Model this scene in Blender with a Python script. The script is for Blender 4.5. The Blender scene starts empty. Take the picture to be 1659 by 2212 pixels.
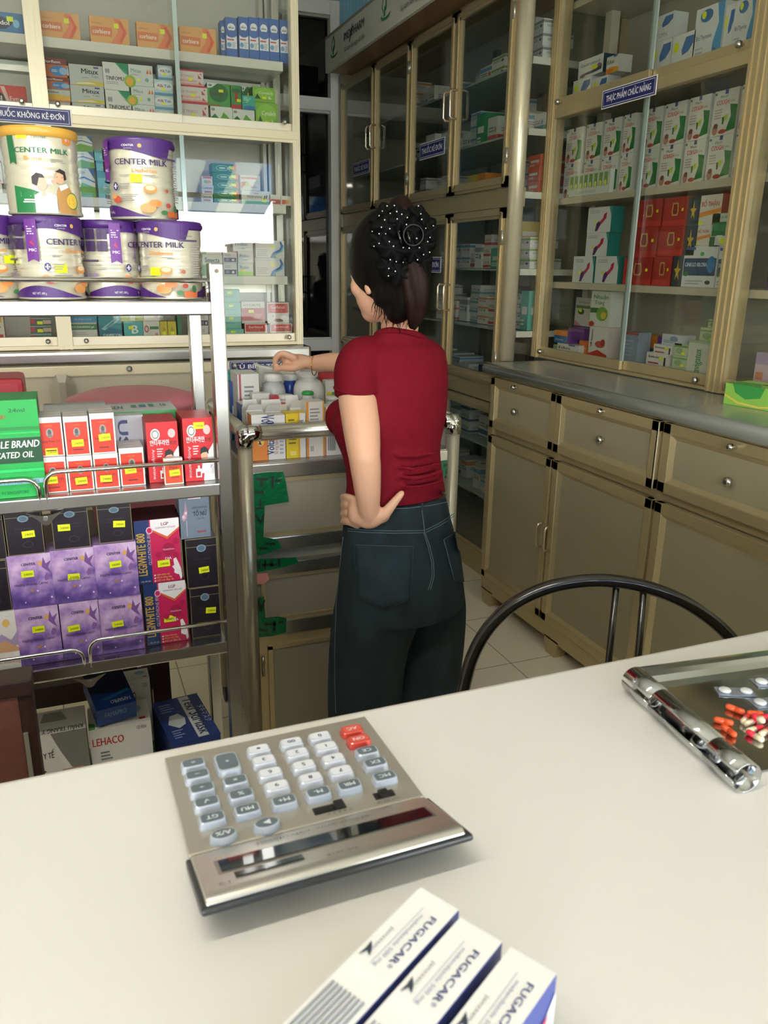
import bpy, bmesh, math, random
from mathutils import Vector, Matrix
from mathutils.bvhtree import BVHTree
random.seed(7)
SC = bpy.context.scene
COL = SC.collection
PI = math.pi
# ---------------------------------------------------------------- camera
EYE = Vector((0, 0, 1.45))
YAW, PITCH, ROLL, FPX = math.radians(21.9), math.radians(17.25), math.radians(0.84), 1707.0
FW = Vector((math.sin(YAW)*math.cos(PITCH), math.cos(YAW)*math.cos(PITCH), -math.sin(PITCH)))
_r0 = Vector((math.cos(YAW), -math.sin(YAW), 0)); _u0 = _r0.cross(FW)
RT = _r0*math.cos(ROLL) + _u0*math.sin(ROLL)
UP = _u0*math.cos(ROLL) - _r0*math.sin(ROLL)
cd = bpy.data.cameras.new('camera'); cam = bpy.data.objects.new('camera', cd); COL.objects.link(cam)
cd.sensor_fit = 'HORIZONTAL'; cd.sensor_width = 36.0; cd.lens = 36.0*FPX/1659.0
cd.clip_start = 0.02; cd.clip_end = 200
cd.dof.use_dof = True; cd.dof.focus_distance = 2.2; cd.dof.aperture_fstop = 18.0
cam.matrix_world = Matrix(((RT.x, UP.x, -FW.x, EYE.x), (RT.y, UP.y, -FW.y, EYE.y), (RT.z, UP.z, -FW.z, EYE.z), (0, 0, 0, 1)))
SC.camera = cam
# ---------------------------------------------------------------- world, daylight, exposure
SC.view_settings.view_transform = 'Standard'; SC.view_settings.look = 'None'
SC.view_settings.gamma = 1.0; SC.view_settings.use_curve_mapping = False
SC.view_settings.exposure = -0.12
SC.cycles.transparent_max_bounces = 24
SC.cycles.max_bounces = 9
SC.cycles.sample_clamp_indirect = 6.0
w = bpy.data.worlds.new('daylight'); SC.world = w; w.use_nodes = True
nt = w.node_tree; nt.nodes.clear()
wo = nt.nodes.new('ShaderNodeOutputWorld'); bg = nt.nodes.new('ShaderNodeBackground')
tc = nt.nodes.new('ShaderNodeTexCoord'); sx = nt.nodes.new('ShaderNodeSeparateXYZ'); cr = nt.nodes.new('ShaderNodeValToRGB')
nt.links.new(tc.outputs['Generated'], sx.inputs[0]); nt.links.new(sx.outputs['Z'], cr.inputs[0])
cr.color_ramp.elements[0].position = 0.0; cr.color_ramp.elements[0].color = (1, 0.965, 0.90, 1)
cr.color_ramp.elements[1].position = 0.5; cr.color_ramp.elements[1].color = (0.78, 0.89, 1.0, 1)
nt.links.new(cr.outputs[0], bg.inputs[0]); bg.inputs[1].default_value = 20.0
nt.links.new(bg.outputs[0], wo.inputs[0])
# soft daylight entering through the open shop front behind the camera (the opening spans x -2.4..2.3, z 0.05..2.5)
la = bpy.data.lights.new('shop_front_daylight', 'AREA'); la.shape = 'RECTANGLE'; la.size = 4.7; la.size_y = 2.45
la.cycles.is_portal = True
lo = bpy.data.objects.new('shop_front_daylight', la); COL.objects.link(lo)
lo.location = (-0.05, -2.21, 1.28); lo.rotation_euler = (PI/2, 0, 0)
FILL_LAMPS = ((-0.45, 0.15, 2.55, 47.0),)     # added unseen fill lamp over the counter: x, y, height, power
# ---------------------------------------------------------------- helpers: rays from picture points to places in the room
def ray(px, py): return FW + RT*((px-829.5)/FPX) - UP*((py-1106.0)/FPX)
def at(px, py, ax, val):
    d = ray(px, py); return EYE + d*((val-EYE[ax])/d[ax])
EF = Vector((math.sin(YAW), math.cos(YAW), 0)); ER = Vector((math.cos(YAW), -math.sin(YAW), 0))
def pp(px, py, D):
    d = ray(px, py); return EYE + d*(D/d.dot(EF))
# ---------------------------------------------------------------- materials
def lin(h):
    h = h.lstrip('#'); o = []
    for i in (0, 2, 4):
        c = int(h[i:i+2], 16)/255.0
        o.append(c/12.92 if c <= 0.04045 else ((c+0.055)/1.055)**2.4)
    return (*o, 1)
MATS = {}
def M(h, rough=0.5, metal=0.0, noise=0.0, scale=8.0, bump=0.0, spec=0.5, coat=0.0, stretch=None):
    k = (h, rough, metal, noise, scale, bump, spec, coat, stretch)
    if k in MATS: return MATS[k]
    m = bpy.data.materials.new('mat_%s_%d' % (h.lstrip('#'), len(MATS))); m.use_nodes = True
    n = m.node_tree; b = n.nodes['Principled BSDF']
    b.inputs['Base Color'].default_value = lin(h); b.inputs['Roughness'].default_value = rough
    b.inputs['Metallic'].default_value = metal; b.inputs['Specular IOR Level'].default_value = spec
    b.inputs['Coat Weight'].default_value = coat
    m.diffuse_color = lin(h)
    if noise or bump:
        c = n.nodes.new('ShaderNodeTexCoord'); t = n.nodes.new('ShaderNodeTexNoise')
        mp = n.nodes.new('ShaderNodeMapping'); n.links.new(c.outputs['Object'], mp.inputs[0]); n.links.new(mp.outputs[0], t.inputs['Vector'])
        if stretch: mp.inputs['Scale'].default_value = stretch
        t.inputs['Scale'].default_value = scale; t.inputs['Detail'].default_value = 4
        if noise:
            mx = n.nodes.new('ShaderNodeMix'); mx.data_type = 'RGBA'; mx.blend_type = 'MULTIPLY'
            mx.inputs['A'].default_value = lin(h); mx.inputs['Factor'].default_value = 1.0
            rp = n.nodes.new('ShaderNodeValToRGB'); n.links.new(t.outputs[0], rp.inputs[0])
            rp.color_ramp.elements[0].position = 0.3; rp.color_ramp.elements[0].color = (1-noise,)*3+(1,)
            rp.color_ramp.elements[1].position = 0.7; rp.color_ramp.elements[1].color = (1, 1, 1, 1)
            n.links.new(rp.outputs[0], mx.inputs['B']); n.links.new(mx.outputs['Result'], b.inputs['Base Color'])
        if bump:
            bp = n.nodes.new('ShaderNodeBump'); bp.inputs['Strength'].default_value = bump; bp.inputs['Distance'].default_value = 0.01
            n.links.new(t.outputs[0], bp.inputs['Height']); n.links.new(bp.outputs[0], b.inputs['Normal'])
    MATS[k] = m; return m
def glass(h='#f7f8f5', dark=0.0, rough=0.0, refl=1.0):
    k = ('glass', h, dark, refl)
    if k in MATS: return MATS[k]
    m = bpy.data.materials.new('mat_glass_%d' % len(MATS)); m.use_nodes = True; n = m.node_tree; n.nodes.clear()
    o = n.nodes.new('ShaderNodeOutputMaterial'); tr = n.nodes.new('ShaderNodeBsdfTransparent'); gl = n.nodes.new('ShaderNodeBsdfGlossy')
    fr = n.nodes.new('ShaderNodeLayerWeight'); mx = n.nodes.new('ShaderNodeMixShader'); fr.inputs[0].default_value = 0.5
    pw = n.nodes.new('ShaderNodeMath'); pw.operation = 'POWER'; pw.inputs[1].default_value = 5.0
    mu = n.nodes.new('ShaderNodeMath'); mu.operation = 'MULTIPLY_ADD'; mu.inputs[1].default_value = 0.9*refl; mu.inputs[2].default_value = 0.04*refl
    n.links.new(fr.outputs['Facing'], pw.inputs[0]); n.links.new(pw.outputs[0], mu.inputs[0])
    tr.inputs[0].default_value = lin(h); gl.inputs['Roughness'].default_value = rough
    n.links.new(mu.outputs[0], mx.inputs[0]); n.links.new(tr.outputs[0], mx.inputs[1]); n.links.new(gl.outputs[0], mx.inputs[2]); n.links.new(mx.outputs[0], o.inputs[0])
    MATS[k] = m; return m
def Cc(h): return h if not isinstance(h, str) else M(h, 0.42)     # printed card
CHAMP = lambda: M('#bfae86', 0.34, 0.5, 0.03, 5, stretch=(1, 1, 14))
CHAMPX = lambda: M('#bfae86', 0.34, 0.5, 0.03, 5, stretch=(14, 14, 1))
CHAMP_LIT = lambda: M('#e6dab8', 0.35, 0.15)  # same champagne finish, its brighter daylight put into the colour
ALU = lambda: M('#c9c8c0', 0.30, 0.75)
STEEL = lambda: M('#c3c2be', 0.22, 1.0, 0.12, 5)
STEELD = lambda: M('#b3b1ab', 0.30, 1.0, 0.3, 4)
CHROME = lambda: M('#dadada', 0.08, 1.0)
PANEL_SHADED = lambda: M('#a0977a', 0.5, 0.0, 0.10, 2.2)  # beige panel, the shade on the right side put into the colour
WHITE = lambda: M('#e4e3dc', 0.45)
# ---------------------------------------------------------------- mesh builder
class MB:
    def __init__(s): s.v = []; s.f = []; s.m = []; s.mats = []; s.sm = []
    def mi(s, mat):
        if mat not in s.mats: s.mats.append(mat)
        return s.mats.index(mat)
    def add(s, vs, fs, mat, X=None, smooth=False):
        b = len(s.v); i = s.mi(mat)
        if X is None: s.v.extend([tuple(p) for p in vs])
        else: s.v.extend([tuple(X @ Vector(p)) for p in vs])
        for f in fs:
            s.f.append([b+k for k in f]); s.m.append(i); s.sm.append(smooth)
        return s
    def box(s, lo, hi, mat, X=None):
        x0, y0, z0 = lo; x1, y1, z1 = hi
        return s.add([(x0,y0,z0),(x1,y0,z0),(x1,y1,z0),(x0,y1,z0),(x0,y0,z1),(x1,y0,z1),(x1,y1,z1),(x0,y1,z1)],
            [(0,3,2,1),(4,5,6,7),(0,1,5,4),(1,2,6,5),(2,3,7,6),(3,0,4,7)], mat, X)
    def cbox(s, lo, hi, mat, c=0.004, X=None):
        # box with chamfered edges
        bm = bmesh.new(); bmesh.ops.create_cube(bm, size=1)
        for v in bm.verts: v.co = Vector([lo[i]+(v.co[i]+0.5)*(hi[i]-lo[i]) for i in range(3)])
        bmesh.ops.bevel(bm, geom=bm.edges[:], offset=c, segments=2, affect='EDGES', profile=0.6)
        bm.verts.index_update()
        s.add([v.co.copy() for v in bm.verts], [[v.index for v in f.verts] for f in bm.faces], mat, X); bm.free(); return s
    def tube(s, pts, r, mat, n=12, closed=False, cap=True):
        pts = [Vector(p) for p in pts]; N = len(pts); rs = r if isinstance(r, (list, tuple)) else [r]*N
        vs = []; prev = None
        for i, p in enumerate(pts):
            a = pts[(i-1) % N] if (closed or i > 0) else p; b = pts[(i+1) % N] if (closed or i < N-1) else p
            t = (b-a).normalized()
            if prev is None:
                q = Vector((0, 0, 1)) if abs(t.z) < 0.9 else Vector((1, 0, 0)); prev = q
            nx = (prev - t*prev.dot(t)).normalized(); prev = nx; ny = t.cross(nx)
            for k in range(n):
                an = 2*PI*k/n; vs.append(p + nx*(rs[i]*math.cos(an)) + ny*(rs[i]*math.sin(an)))
        fs = []
        for i in range(N if closed else N-1):
            j = (i+1) % N
            for k in range(n): fs.append((i*n+k, i*n+(k+1) % n, j*n+(k+1) % n, j*n+k))
        s.add(vs, fs, mat, None, True)
        if cap and not closed:
            b = len(s.v)-len(vs); i = s.mi(mat)
            s.f.append([b+k for k in range(n)][::-1]); s.m.append(i); s.sm.append(False)
            s.f.append([b+(N-1)*n+k for k in range(n)]); s.m.append(i); s.sm.append(False)
        return s
    def cyl(s, p0, p1, r, mat, n=16): return s.tube([p0, p1], r, mat, n)
    def lathe(s, prof, mat, n=32, X=None, smooth=True):
        vs = []; N = len(prof)
        for r, z in prof:
            for k in range(n): vs.append((r*math.cos(2*PI*k/n), r*math.sin(2*PI*k/n), z))
        fs = [(i*n+k, i*n+(k+1) % n, (i+1)*n+(k+1) % n, (i+1)*n+k) for i in range(N-1) for k in range(n)]
        s.add(vs, fs, mat, X, smooth)
        b = len(s.v)-len(vs); i = s.mi(mat)
        if prof[0][0] > 1e-5: s.f.append([b+k for k in range(n)][::-1]); s.m.append(i); s.sm.append(False)
        if prof[-1][0] > 1e-5: s.f.append([b+(N-1)*n+k for k in range(n)]); s.m.append(i); s.sm.append(False)
        return s
    def loft(s, rings, mat, smooth=True, cap=True, X=None):
        n = len(rings[0]); vs = [p for r in rings for p in r]; N = len(rings)
        fs = [(i*n+k, i*n+(k+1) % n, (i+1)*n+(k+1) % n, (i+1)*n+k) for i in range(N-1) for k in range(n)]
        if cap: fs += [tuple(range(n))[::-1], tuple((N-1)*n+k for k in range(n))]
        return s.add(vs, fs, mat, X, smooth)
    def ell(s, c, r, mat, X=None, n=16, m=10):
        rings = []
        for i in range(1, m):
            a = PI*i/m; rings.append([(c[0]+r[0]*math.sin(a)*math.cos(2*PI*k/n), c[1]+r[1]*math.sin(a)*math.sin(2*PI*k/n), c[2]-r[2]*math.cos(a)) for k in range(n)])
        return s.loft(rings, mat, X=X)
    def build(s, name, parent=None, bevel=0.0, sub=0):
        me = bpy.data.meshes.new(name); me.from_pydata(s.v, [], s.f)
        for m in s.mats: me.materials.append(m)
        me.polygons.foreach_set('material_index', s.m); me.polygons.foreach_set('use_smooth', s.sm); me.update()
        o = bpy.data.objects.new(name, me); COL.objects.link(o)
        if parent: o.parent = parent
        if bevel:
            b = o.modifiers.new('b', 'BEVEL'); b.width = bevel; b.segments = 2; b.limit_method = 'ANGLE'
        if sub:
            b = o.modifiers.new('s', 'SUBSURF'); b.levels = sub; b.render_levels = sub
        return o
def tag(o, label=None, cat=None, group=None, kind=None):
    if label: o['label'] = label
    if cat: o['category'] = cat
    if group: o['group'] = group
    if kind: o['kind'] = kind
    return o
def empty(name, loc=(0, 0, 0), rz=0.0):
    o = bpy.data.objects.new(name, None); COL.objects.link(o); o.location = loc; o.rotation_euler = (0, 0, rz); o.empty_display_size = 0.05
    return o
def thing(name, label, cat, loc=(0, 0, 0), rz=0.0, group=None): return tag(empty(name, loc, rz), label, cat, group)
def struct(o): o['kind'] = 'structure'; return o
def copy_tree(o, parent=None):
    c = o.copy(); COL.objects.link(c)
    if parent: c.parent = parent
    for ch in o.children: copy_tree(ch, c)
    return c
# ---------------------------------------------------------------- lettering and printed marks
_TX = {}
def text_mesh(s, bold=0.0):
    k = (s, bold)
    if k in _TX: return _TX[k]
    cu = bpy.data.curves.new('t', 'FONT'); cu.body = s; cu.size = 1.0; cu.resolution_u = 2; cu.fill_mode = 'FRONT'
    ob = bpy.data.objects.new('t', cu); me = bpy.data.meshes.new_from_object(ob)
    bm = bmesh.new(); bm.from_mesh(me); bmesh.ops.triangulate(bm, faces=bm.faces[:]); bm.verts.index_update()
    vs = [(v.co.x, v.co.y) for v in bm.verts]; fs = []
    for f in bm.faces:
        ids = [v.index for v in f.verts]
        if f.normal.z < 0: ids.reverse()
        fs.append(tuple(ids))
    bm.free(); bpy.data.meshes.remove(me); bpy.data.objects.remove(ob); bpy.data.curves.remove(cu)
    xs = [p[0] for p in vs] or [0, 1]; x0, x1 = min(xs), max(xs)
    _TX[k] = ([(p[0]-x0, p[1]) for p in vs], fs, max(x1-x0, 1e-3)); return _TX[k]
def decals(mb, mp, W, H, items, e0=0.0003, de=0.00014, nu=1):
    """items in face fractions; mp(u, v, e) -> point in metres. r rect, t/b text (b bold), e ellipse, p polygon, l rows of fine print"""
    e = e0
    for it in items:
        k, colr = it[0], Cc(it[1]); e += de
        if k == 'r':
            u0, v0, u1, v1 = it[2:6]; n = max(1, int(nu*(u1-u0)*1.5))
            vs = []; fs = []
            for i in range(n+1):
                u = u0+(u1-u0)*i/n; vs += [mp(u, v0, e), mp(u, v1, e)]
            for i in range(n): fs.append((2*i, 2*i+2, 2*i+3, 2*i+1))
            mb.add(vs, fs, colr)
        elif k in 'tb':
            s, u, v, h = it[2:6]; wf = it[6] if len(it) > 6 else None; rot = it[7] if len(it) > 7 else 0; sh = it[8] if len(it) > 8 else 0
            vs, fs, w = text_mesh(s)
            hh = h*H/0.73                        # metres per em
            ww = hh if wf is None else wf*(W if rot in (0, 180) else H)/w
            for q in ((-1, 0, 1) if k == 'b' else (0,)):      # bold strokes: three copies side by side, a hair apart in depth
                out = []
                for x, y in vs:
                    X, Y = (x+0.024*q)*ww + sh*y*hh, (y+0.008*q)*hh
                    if rot == 90: X, Y = -Y, X
                    elif rot == -90: X, Y = Y, -X
                    elif rot == 180: X, Y = -X, -Y
                    out.append(mp(u+X/W, v+Y/H, e+q*0.00003))
                mb.add(out, fs, colr)
        elif nu > 1 and k in 'pe':
            pts = it[2] if k == 'p' else [(it[2]+it[4]*math.cos(2*PI*i/20), it[3]+it[5]*math.sin(2*PI*i/20)) for i in range(20)]
            bm = bmesh.new(); bm.faces.new([bm.verts.new((a, b, 0)) for a, b in pts])
            u0, u1 = min(q[0] for q in pts), max(q[0] for q in pts); q = math.ceil(u0*60)/60
            while q < u1:
                bmesh.ops.bisect_plane(bm, geom=bm.verts[:]+bm.edges[:]+bm.faces[:], plane_co=(q, 0, 0), plane_no=(1, 0, 0)); q += 1/60
            bm.verts.index_update(); mb.add([mp(v.co.x, v.co.y, e) for v in bm.verts], [[v.index for v in f.verts] for f in bm.faces], colr); bm.free()
        elif k == 'e':
            u, v, ru, rv = it[2:6]; n = it[6] if len(it) > 6 else 20
            mb.add([mp(u+ru*math.cos(2*PI*i/n), v+rv*math.sin(2*PI*i/n), e) for i in range(n)], [tuple(range(n))], colr)
        elif k == 'p':
            pts = it[2]; mb.add([mp(a, b, e) for a, b in pts], [tuple(range(len(pts)))], colr)
        elif k == 'l':
            u0, v0, u1, v1, n = it[2:7]; rr = random.Random(int(1000*(u0+v0*3)))
            for i in range(n):
                vv = v1-(v1-v0)*(i+0.5)/n; hh = (v1-v0)/n*0.22; ue = u0+(u1-u0)*rr.uniform(0.6, 1.0)
                mb.add([mp(u0, vv-hh, e), mp(ue, vv-hh, e), mp(ue, vv+hh, e), mp(u0, vv+hh, e)], [(0, 1, 2, 3)], colr)
def face_map(face, w, d, h):
    if face == 'F': return (lambda u, v, e: (-w/2+u*w, -e, v*h)), w, h          # local origin: middle of the front bottom edge
    if face == 'R': return (lambda u, v, e: (w/2+e, u*d, v*h)), d, h
    if face == 'L': return (lambda u, v, e: (-w/2-e, d-u*d, v*h)), d, h
    return (lambda u, v, e: (-w/2+u*w, v*d, h+e)), w, d
def carton_mesh(w, d, h, base, faces, sides=None, name='carton', eps=0.0003):
    """sides: {'R': colour, 'L':..., 'T':...} override; faces: {'F': [...], 'R': [...], 'T': [...]}"""
    mb = MB(); sides = sides or {}
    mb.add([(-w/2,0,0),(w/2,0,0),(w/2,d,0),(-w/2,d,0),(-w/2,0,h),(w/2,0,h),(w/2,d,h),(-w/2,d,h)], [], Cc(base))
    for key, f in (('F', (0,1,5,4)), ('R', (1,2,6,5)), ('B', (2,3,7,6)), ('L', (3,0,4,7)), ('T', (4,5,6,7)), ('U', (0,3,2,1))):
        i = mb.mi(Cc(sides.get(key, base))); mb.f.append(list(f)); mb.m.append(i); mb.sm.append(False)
    for k, it in faces.items():
        mp, W, H = face_map(k, w, d, h); decals(mb, mp, W, H, it, eps)
    return mb
YEL = '#e6f016'
STICK = {}
def sticker(parent, x, z, w=0.022, h=0.013, y=-0.0012, tilt=0.0, mpf=None):
    """yellow price sticker, a part of its carton"""
    k = (round(w, 4), round(h, 4))
    if k not in STICK:
        mb = MB(); mb.box((-w/2, 0, -h/2), (w/2, 0.0005, h/2), M(YEL, 0.5))
        decals(mb, lambda u, v, e: (-w/2+u*w, -e, -h/2+v*h), w, h, [('b', '#8d8a12', '24000', 0.2, 0.3, 0.35)])
        o = mb.build('price_sticker', parent); STICK[k] = o.data
    else:
        o = bpy.data.objects.new('price_sticker', STICK[k]); COL.objects.link(o); o.parent = parent
    o.location = (x, y, z); o.rotation_euler = (0, tilt, 0); o['label'] = 'small yellow price sticker'
    return o
ORD = ['', 'first', 'second', 'third', 'fourth', 'fifth', 'sixth', 'seventh', 'eighth', 'ninth', 'tenth', 'eleventh', 'twelfth', 'thirteenth', 'fourteenth', 'fifteenth', 'sixteenth', 'seventeenth', 'eighteenth']
# ================================================================ the room
def floor_mat():
    m = bpy.data.materials.new('floor_tiles'); m.use_nodes = True; n = m.node_tree; b = n.nodes['Principled BSDF']
    c = n.nodes.new('ShaderNodeTexCoord'); br = n.nodes.new('ShaderNodeTexBrick'); mp = n.nodes.new('ShaderNodeMapping')
    mp.inputs['Location'].default_value = (0.12, 0.05, 0)
    n.links.new(c.outputs['Object'], mp.inputs[0]); n.links.new(mp.outputs[0], br.inputs['Vector'])
    br.offset = 0.0; br.inputs['Scale'].default_value = 1.0; br.inputs['Brick Width'].default_value = 0.4; br.inputs['Row Height'].default_value = 0.4
    br.inputs['Mortar Size'].default_value = 0.0022; br.inputs['Color1'].default_value = lin('#f6ecd6'); br.inputs['Color2'].default_value = lin('#f1e7d1')
    br.inputs['Mortar'].default_value = lin('#a39b88'); n.links.new(br.outputs[0], b.inputs['Base Color'])
    b.inputs['Roughness'].default_value = 0.22
    return m
XL, XR, YB, YF, ZC = -2.65, 2.38, 5.4, -2.2, 3.35
def slab(name, lo, hi, mat): return struct(MB().box(lo, hi, mat).build(name))
slab('floor', (XL-0.1, YF-0.1, -0.1), (XR+0.1, YB+1.6, 0), floor_mat())
slab('ceiling', (XL-0.1, YF-0.1, ZC), (XR+0.1, YB+1.6, ZC+0.1), M('#d9d8d0', 0.8))
slab('wall_left', (XL-0.1, YF, 0), (XL, YB, ZC), M('#d3cfbf', 0.8))
slab('wall_right', (XR, YF, 0), (XR+0.1, YB, ZC), M('#c9c4b2', 0.8))
BLUEW = M('#8fc3d6', 0.6, 0, 0.12, 3)
DX0, DX1 = 0.98, 1.80        # the back door
mb = MB(); mb.box((XL, YB, 0), (DX0, YB+0.1, ZC), BLUEW); mb.box((DX1, YB, 0), (XR, YB+0.1, ZC), BLUEW); mb.box((DX0, YB, 3.02), (DX1, YB+0.1, ZC), BLUEW)
for k in range(24): x = 1.84+0.022*k; mb.box((x, YB-0.006, 0), (x+0.004, YB, ZC), BLUEW)
struct(mb.build('wall_back'))
# open shop front behind the camera: low sill, side piers, deep fascia, slim posts of the folding gate
GREYW = M('#8b8a84', 0.7)
mb = MB(); mb.box((XL, YF-0.1, 2.5), (XR, YF, ZC), GREYW); mb.box((XL, YF-0.1, 0), (-2.4, YF, 2.5), GREYW); mb.box((2.3, YF-0.1, 0), (XR, YF, 2.5), GREYW)
struct(mb.build('wall_front'))
mb = MB()
for x in (-1.55, -0.75, 0.1, 0.42, 1.15): mb.box((x, YF-0.06, 0), (x+0.05, YF-0.01, 2.5), M('#55595a', 0.5))
mb.box((-2.4, YF-0.06, 2.12), (2.3, YF-0.02, 2.17), M('#55595a', 0.5))
struct(mb.build('trim_1'))
# street outside: pavement, canvas awning, a terrace of houses across the road
slab('street', (-50, -52, -0.12), (50, YF-0.1, -0.02), M('#9a968c', 0.85, 0, 0.15, 1.5))
def canvas(h):
    m = M(h, 0.8); n = m.node_tree
    if not n.nodes.get('tl'):
        b = n.nodes['Principled BSDF']; t = n.nodes.new('ShaderNodeBsdfTranslucent'); t.name = 'tl'; t.inputs[0].default_value = lin(h)
        x = n.nodes.new('ShaderNodeMixShader'); x.inputs[0].default_value = 0.55; o = n.nodes['Material Output']
        n.links.new(b.outputs[0], x.inputs[1]); n.links.new(t.outputs[0], x.inputs[2]); n.links.new(x.outputs[0], o.inputs[0])
    return m
mb = MB()
for k in range(16):
    x0 = -2.6+0.33*k; mb.add([(x0, -2.34, 2.72), (x0+0.33, -2.34, 2.72), (x0+0.33, -4.3, 2.10), (x0, -4.3, 2.10), (x0, -2.34, 2.725), (x0+0.33, -2.34, 2.725), (x0+0.33, -4.3, 2.105), (x0, -4.3, 2.105)],
        [(0,3,2,1),(4,5,6,7),(0,1,5,4),(1,2,6,5),(2,3,7,6),(3,0,4,7)], canvas('#5f97c4' if k % 2 else '#eef3f4'))
tag(mb.build('street_awning'), 'blue and white striped awning over the pavement, mirrored in the dark glass door', 'awning')
hx = -46
for k, (wd, hh, c) in enumerate(((15, 3.4, '#a79b86'), (14, 2.2, '#7d7a70'), (15, 2.9, '#b9ab90'), (13, 2.0, '#5f6a66'), (15, 2.6, '#94897a'), (18, 3.2, '#a99f8f'))):
    mb = MB() if k == 0 else mb
    mb.box((hx, -50, -0.1), (hx+wd, -45, hh), M(c, 0.8)); mb.box((hx-0.1, -50.1, hh), (hx+wd+0.1, -44.8, hh+0.15), M('#6d4a3c', 0.8)); hx += wd
struct(mb.build('street_houses'))
# ---------------------------------------------------------------- back door: white frame, glossy black panes painted as the unlit room behind
DW = M('#ecebe4', 0.4, 0.0)
door = struct(empty('door_1', (0, 0, 0)))
mb = MB()
for x0, x1 in ((DX0, DX0+0.07), (DX1-0.062, DX1)): mb.cbox((x0, YB-0.06, 0), (x1, YB+0.04, 3.02), DW, 0.004)
for z0, z1 in ((2.94, 3.02), (2.40, 2.475), (0.885, 0.965), (0.0, 0.1)): mb.cbox((DX0, YB-0.055, z0), (DX1, YB+0.035, z1), DW, 0.004)
for z0, z1 in ((2.925, 2.94), (2.385, 2.4), (0.965, 0.975)): mb.box((DX0+0.06, YB-0.035, z0), (DX1-0.06, YB, z1), ALU())
struct(mb.build('door_frame', door))
mb = MB()
for z0, z1 in ((0.1, 0.885), (0.975, 2.385), (2.475, 2.925)): mb.box((DX0+0.05, YB+0.0, z0), (DX1-0.05, YB+0.008, z1), M('#070a0b', 0.03, 0, spec=0.5))
struct(mb.build('door_pane', door))
# added fill lamp, out of view, brightening the counter from above
for i, (lx, ly, lz, pw) in enumerate(FILL_LAMPS):
    t = thing('fill_lamp', 'white fluorescent tube lamp hanging from the ceiling over the serving counter', 'lamp', (lx, ly, lz))
    for s in (-0.4, 0.4): MB().tube([(s, 0, 0), (s, 0, ZC-lz)], 0.003, M('#cfcfcc', 0.5), 6).build('cord', t)
    MB().cbox((-0.63, -0.03, -0.05), (0.63, 0.03, 0.0), M('#e0e0dc', 0.5), 0.004).build('housing', t)
    for s in (-1, 1): MB().box((s*0.615-0.012, -0.015, -0.095), (s*0.615+0.012, 0.015, -0.05), M('#d9d9d6', 0.5)).build('tube_holder', t)
    em = bpy.data.materials.new('fill_glow'); em.use_nodes = True; b = em.node_tree.nodes['Principled BSDF']
    b.inputs['Emission Color'].default_value = (1, 0.93, 0.82, 1); b.inputs['Emission Strength'].default_value = pw/(PI*2*PI*0.014*1.2)
    MB().tube([(-0.605, 0, -0.082), (0.605, 0, -0.082)], 0.014, em, 14).build('fill_tube', t)
# ================================================================ cabinet pieces
GL = glass()
def profile_v(mb, x0, x1, y0, y1, z0, z1, mat, axis='x'):
    """vertical aluminium profile with raised ribs on its face (face at y0 for axis x, at x0 for axis y)"""
    mb.box((x0, y0, z0), (x1, y1, z1), mat)
    if axis == 'x':
        wd = x1-x0
        for f in (0.12, 0.46, 0.80): mb.box((x0+wd*f, y0-0.004, z0), (x0+wd*(f+0.14), y0, z1), mat)
    else:
        wd = y1-y0
        for f in (0.12, 0.46, 0.80): mb.box((x0-0.004, y0+wd*f, z0), (x0, y0+wd*(f+0.14), z1), mat)
def knob(name, parent, p, d, r=0.011, label=None):
    mb = MB(); p = Vector(p); d = Vector(d).normalized()
    mb.tube([p, p+d*0.012], r*0.55, CHROME(), 12); mb.tube([p+d*0.008, p+d*0.012, p+d*0.022, p+d*0.027], [r*0.6, r, r*0.95, r*0.4], STEEL(), 14)
    return mb.build(name, parent)
# ---------------------------------------------------------------- left display cabinet (faces the camera)
LY = 3.40; LX1 = 0.975; LXM = 0.0; LX0 = -2.55
lc = thing('display_cabinet', 'bright cream framed glass display cabinet behind the milk cans at left', 'cabinet', (0, LY, 1.12))
def L_(o): o.location = (0, -LY, -1.12); return o
mb = MB()
ALC = M('#e3dabd', 0.3, 0.25)  # champagne profile again, lightened in colour as if brightly lit
profile_v(mb, LX1-0.03, LX1, LY-0.0, LY+0.05, 1.12, 2.95, ALC)
profile_v(mb, LXM-0.02, LXM+0.035, LY, LY+0.05, 1.12, 2.95, ALC)
profile_v(mb, -1.24, -1.19, LY, LY+0.05, 1.12, 2.95, ALC); profile_v(mb, LX0, LX0+0.04, LY, LY+0.05, 1.12, 2.95, ALC)
for z0, z1 in ((1.935, 1.968), (1.12, 1.135), (2.9, 2.95)):
    mb.cbox((LX0, LY-0.002, z0), (LX1, LY+0.05, z1), CHAMP_LIT(), 0.003)
mb.box((LX0, LY+0.002, 1.925), (LX1, LY+0.02, 1.935), CHAMP_LIT())
for x in (LX1-0.03, LX0):  # rear uprights of the side frames
    mb.box((x, LY+0.30, 1.12), (x+0.03, LY+0.345, 2.95), ALU())
mb.box((LX1-0.085, LY+0.29, 1.14), (LX1-0.07, LY+0.33, 2.9), ALU()); mb.box((LX1-0.062, LY+0.29, 1.14), (LX1-0.052, LY+0.33, 2.9), ALU())
L_(mb.build('frame', lc))
mb = MB(); mb.box((LX0, LY+0.345, 1.12), (LX1, LY+0.36, 2.95), M('#bdbab2', 0.35, 0.2, 0.05, 3)); L_(mb.build('back_panel', lc))
mb = MB(); mb.box((LX1-0.02, LY+0.05, 1.14), (LX1-0.016, LY+0.30, 2.9), GL); L_(mb.build('side_glass', lc))
LSH = dict(A=2.226, U=1.972, B=1.690, C=1.404, D=1.137)
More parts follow.
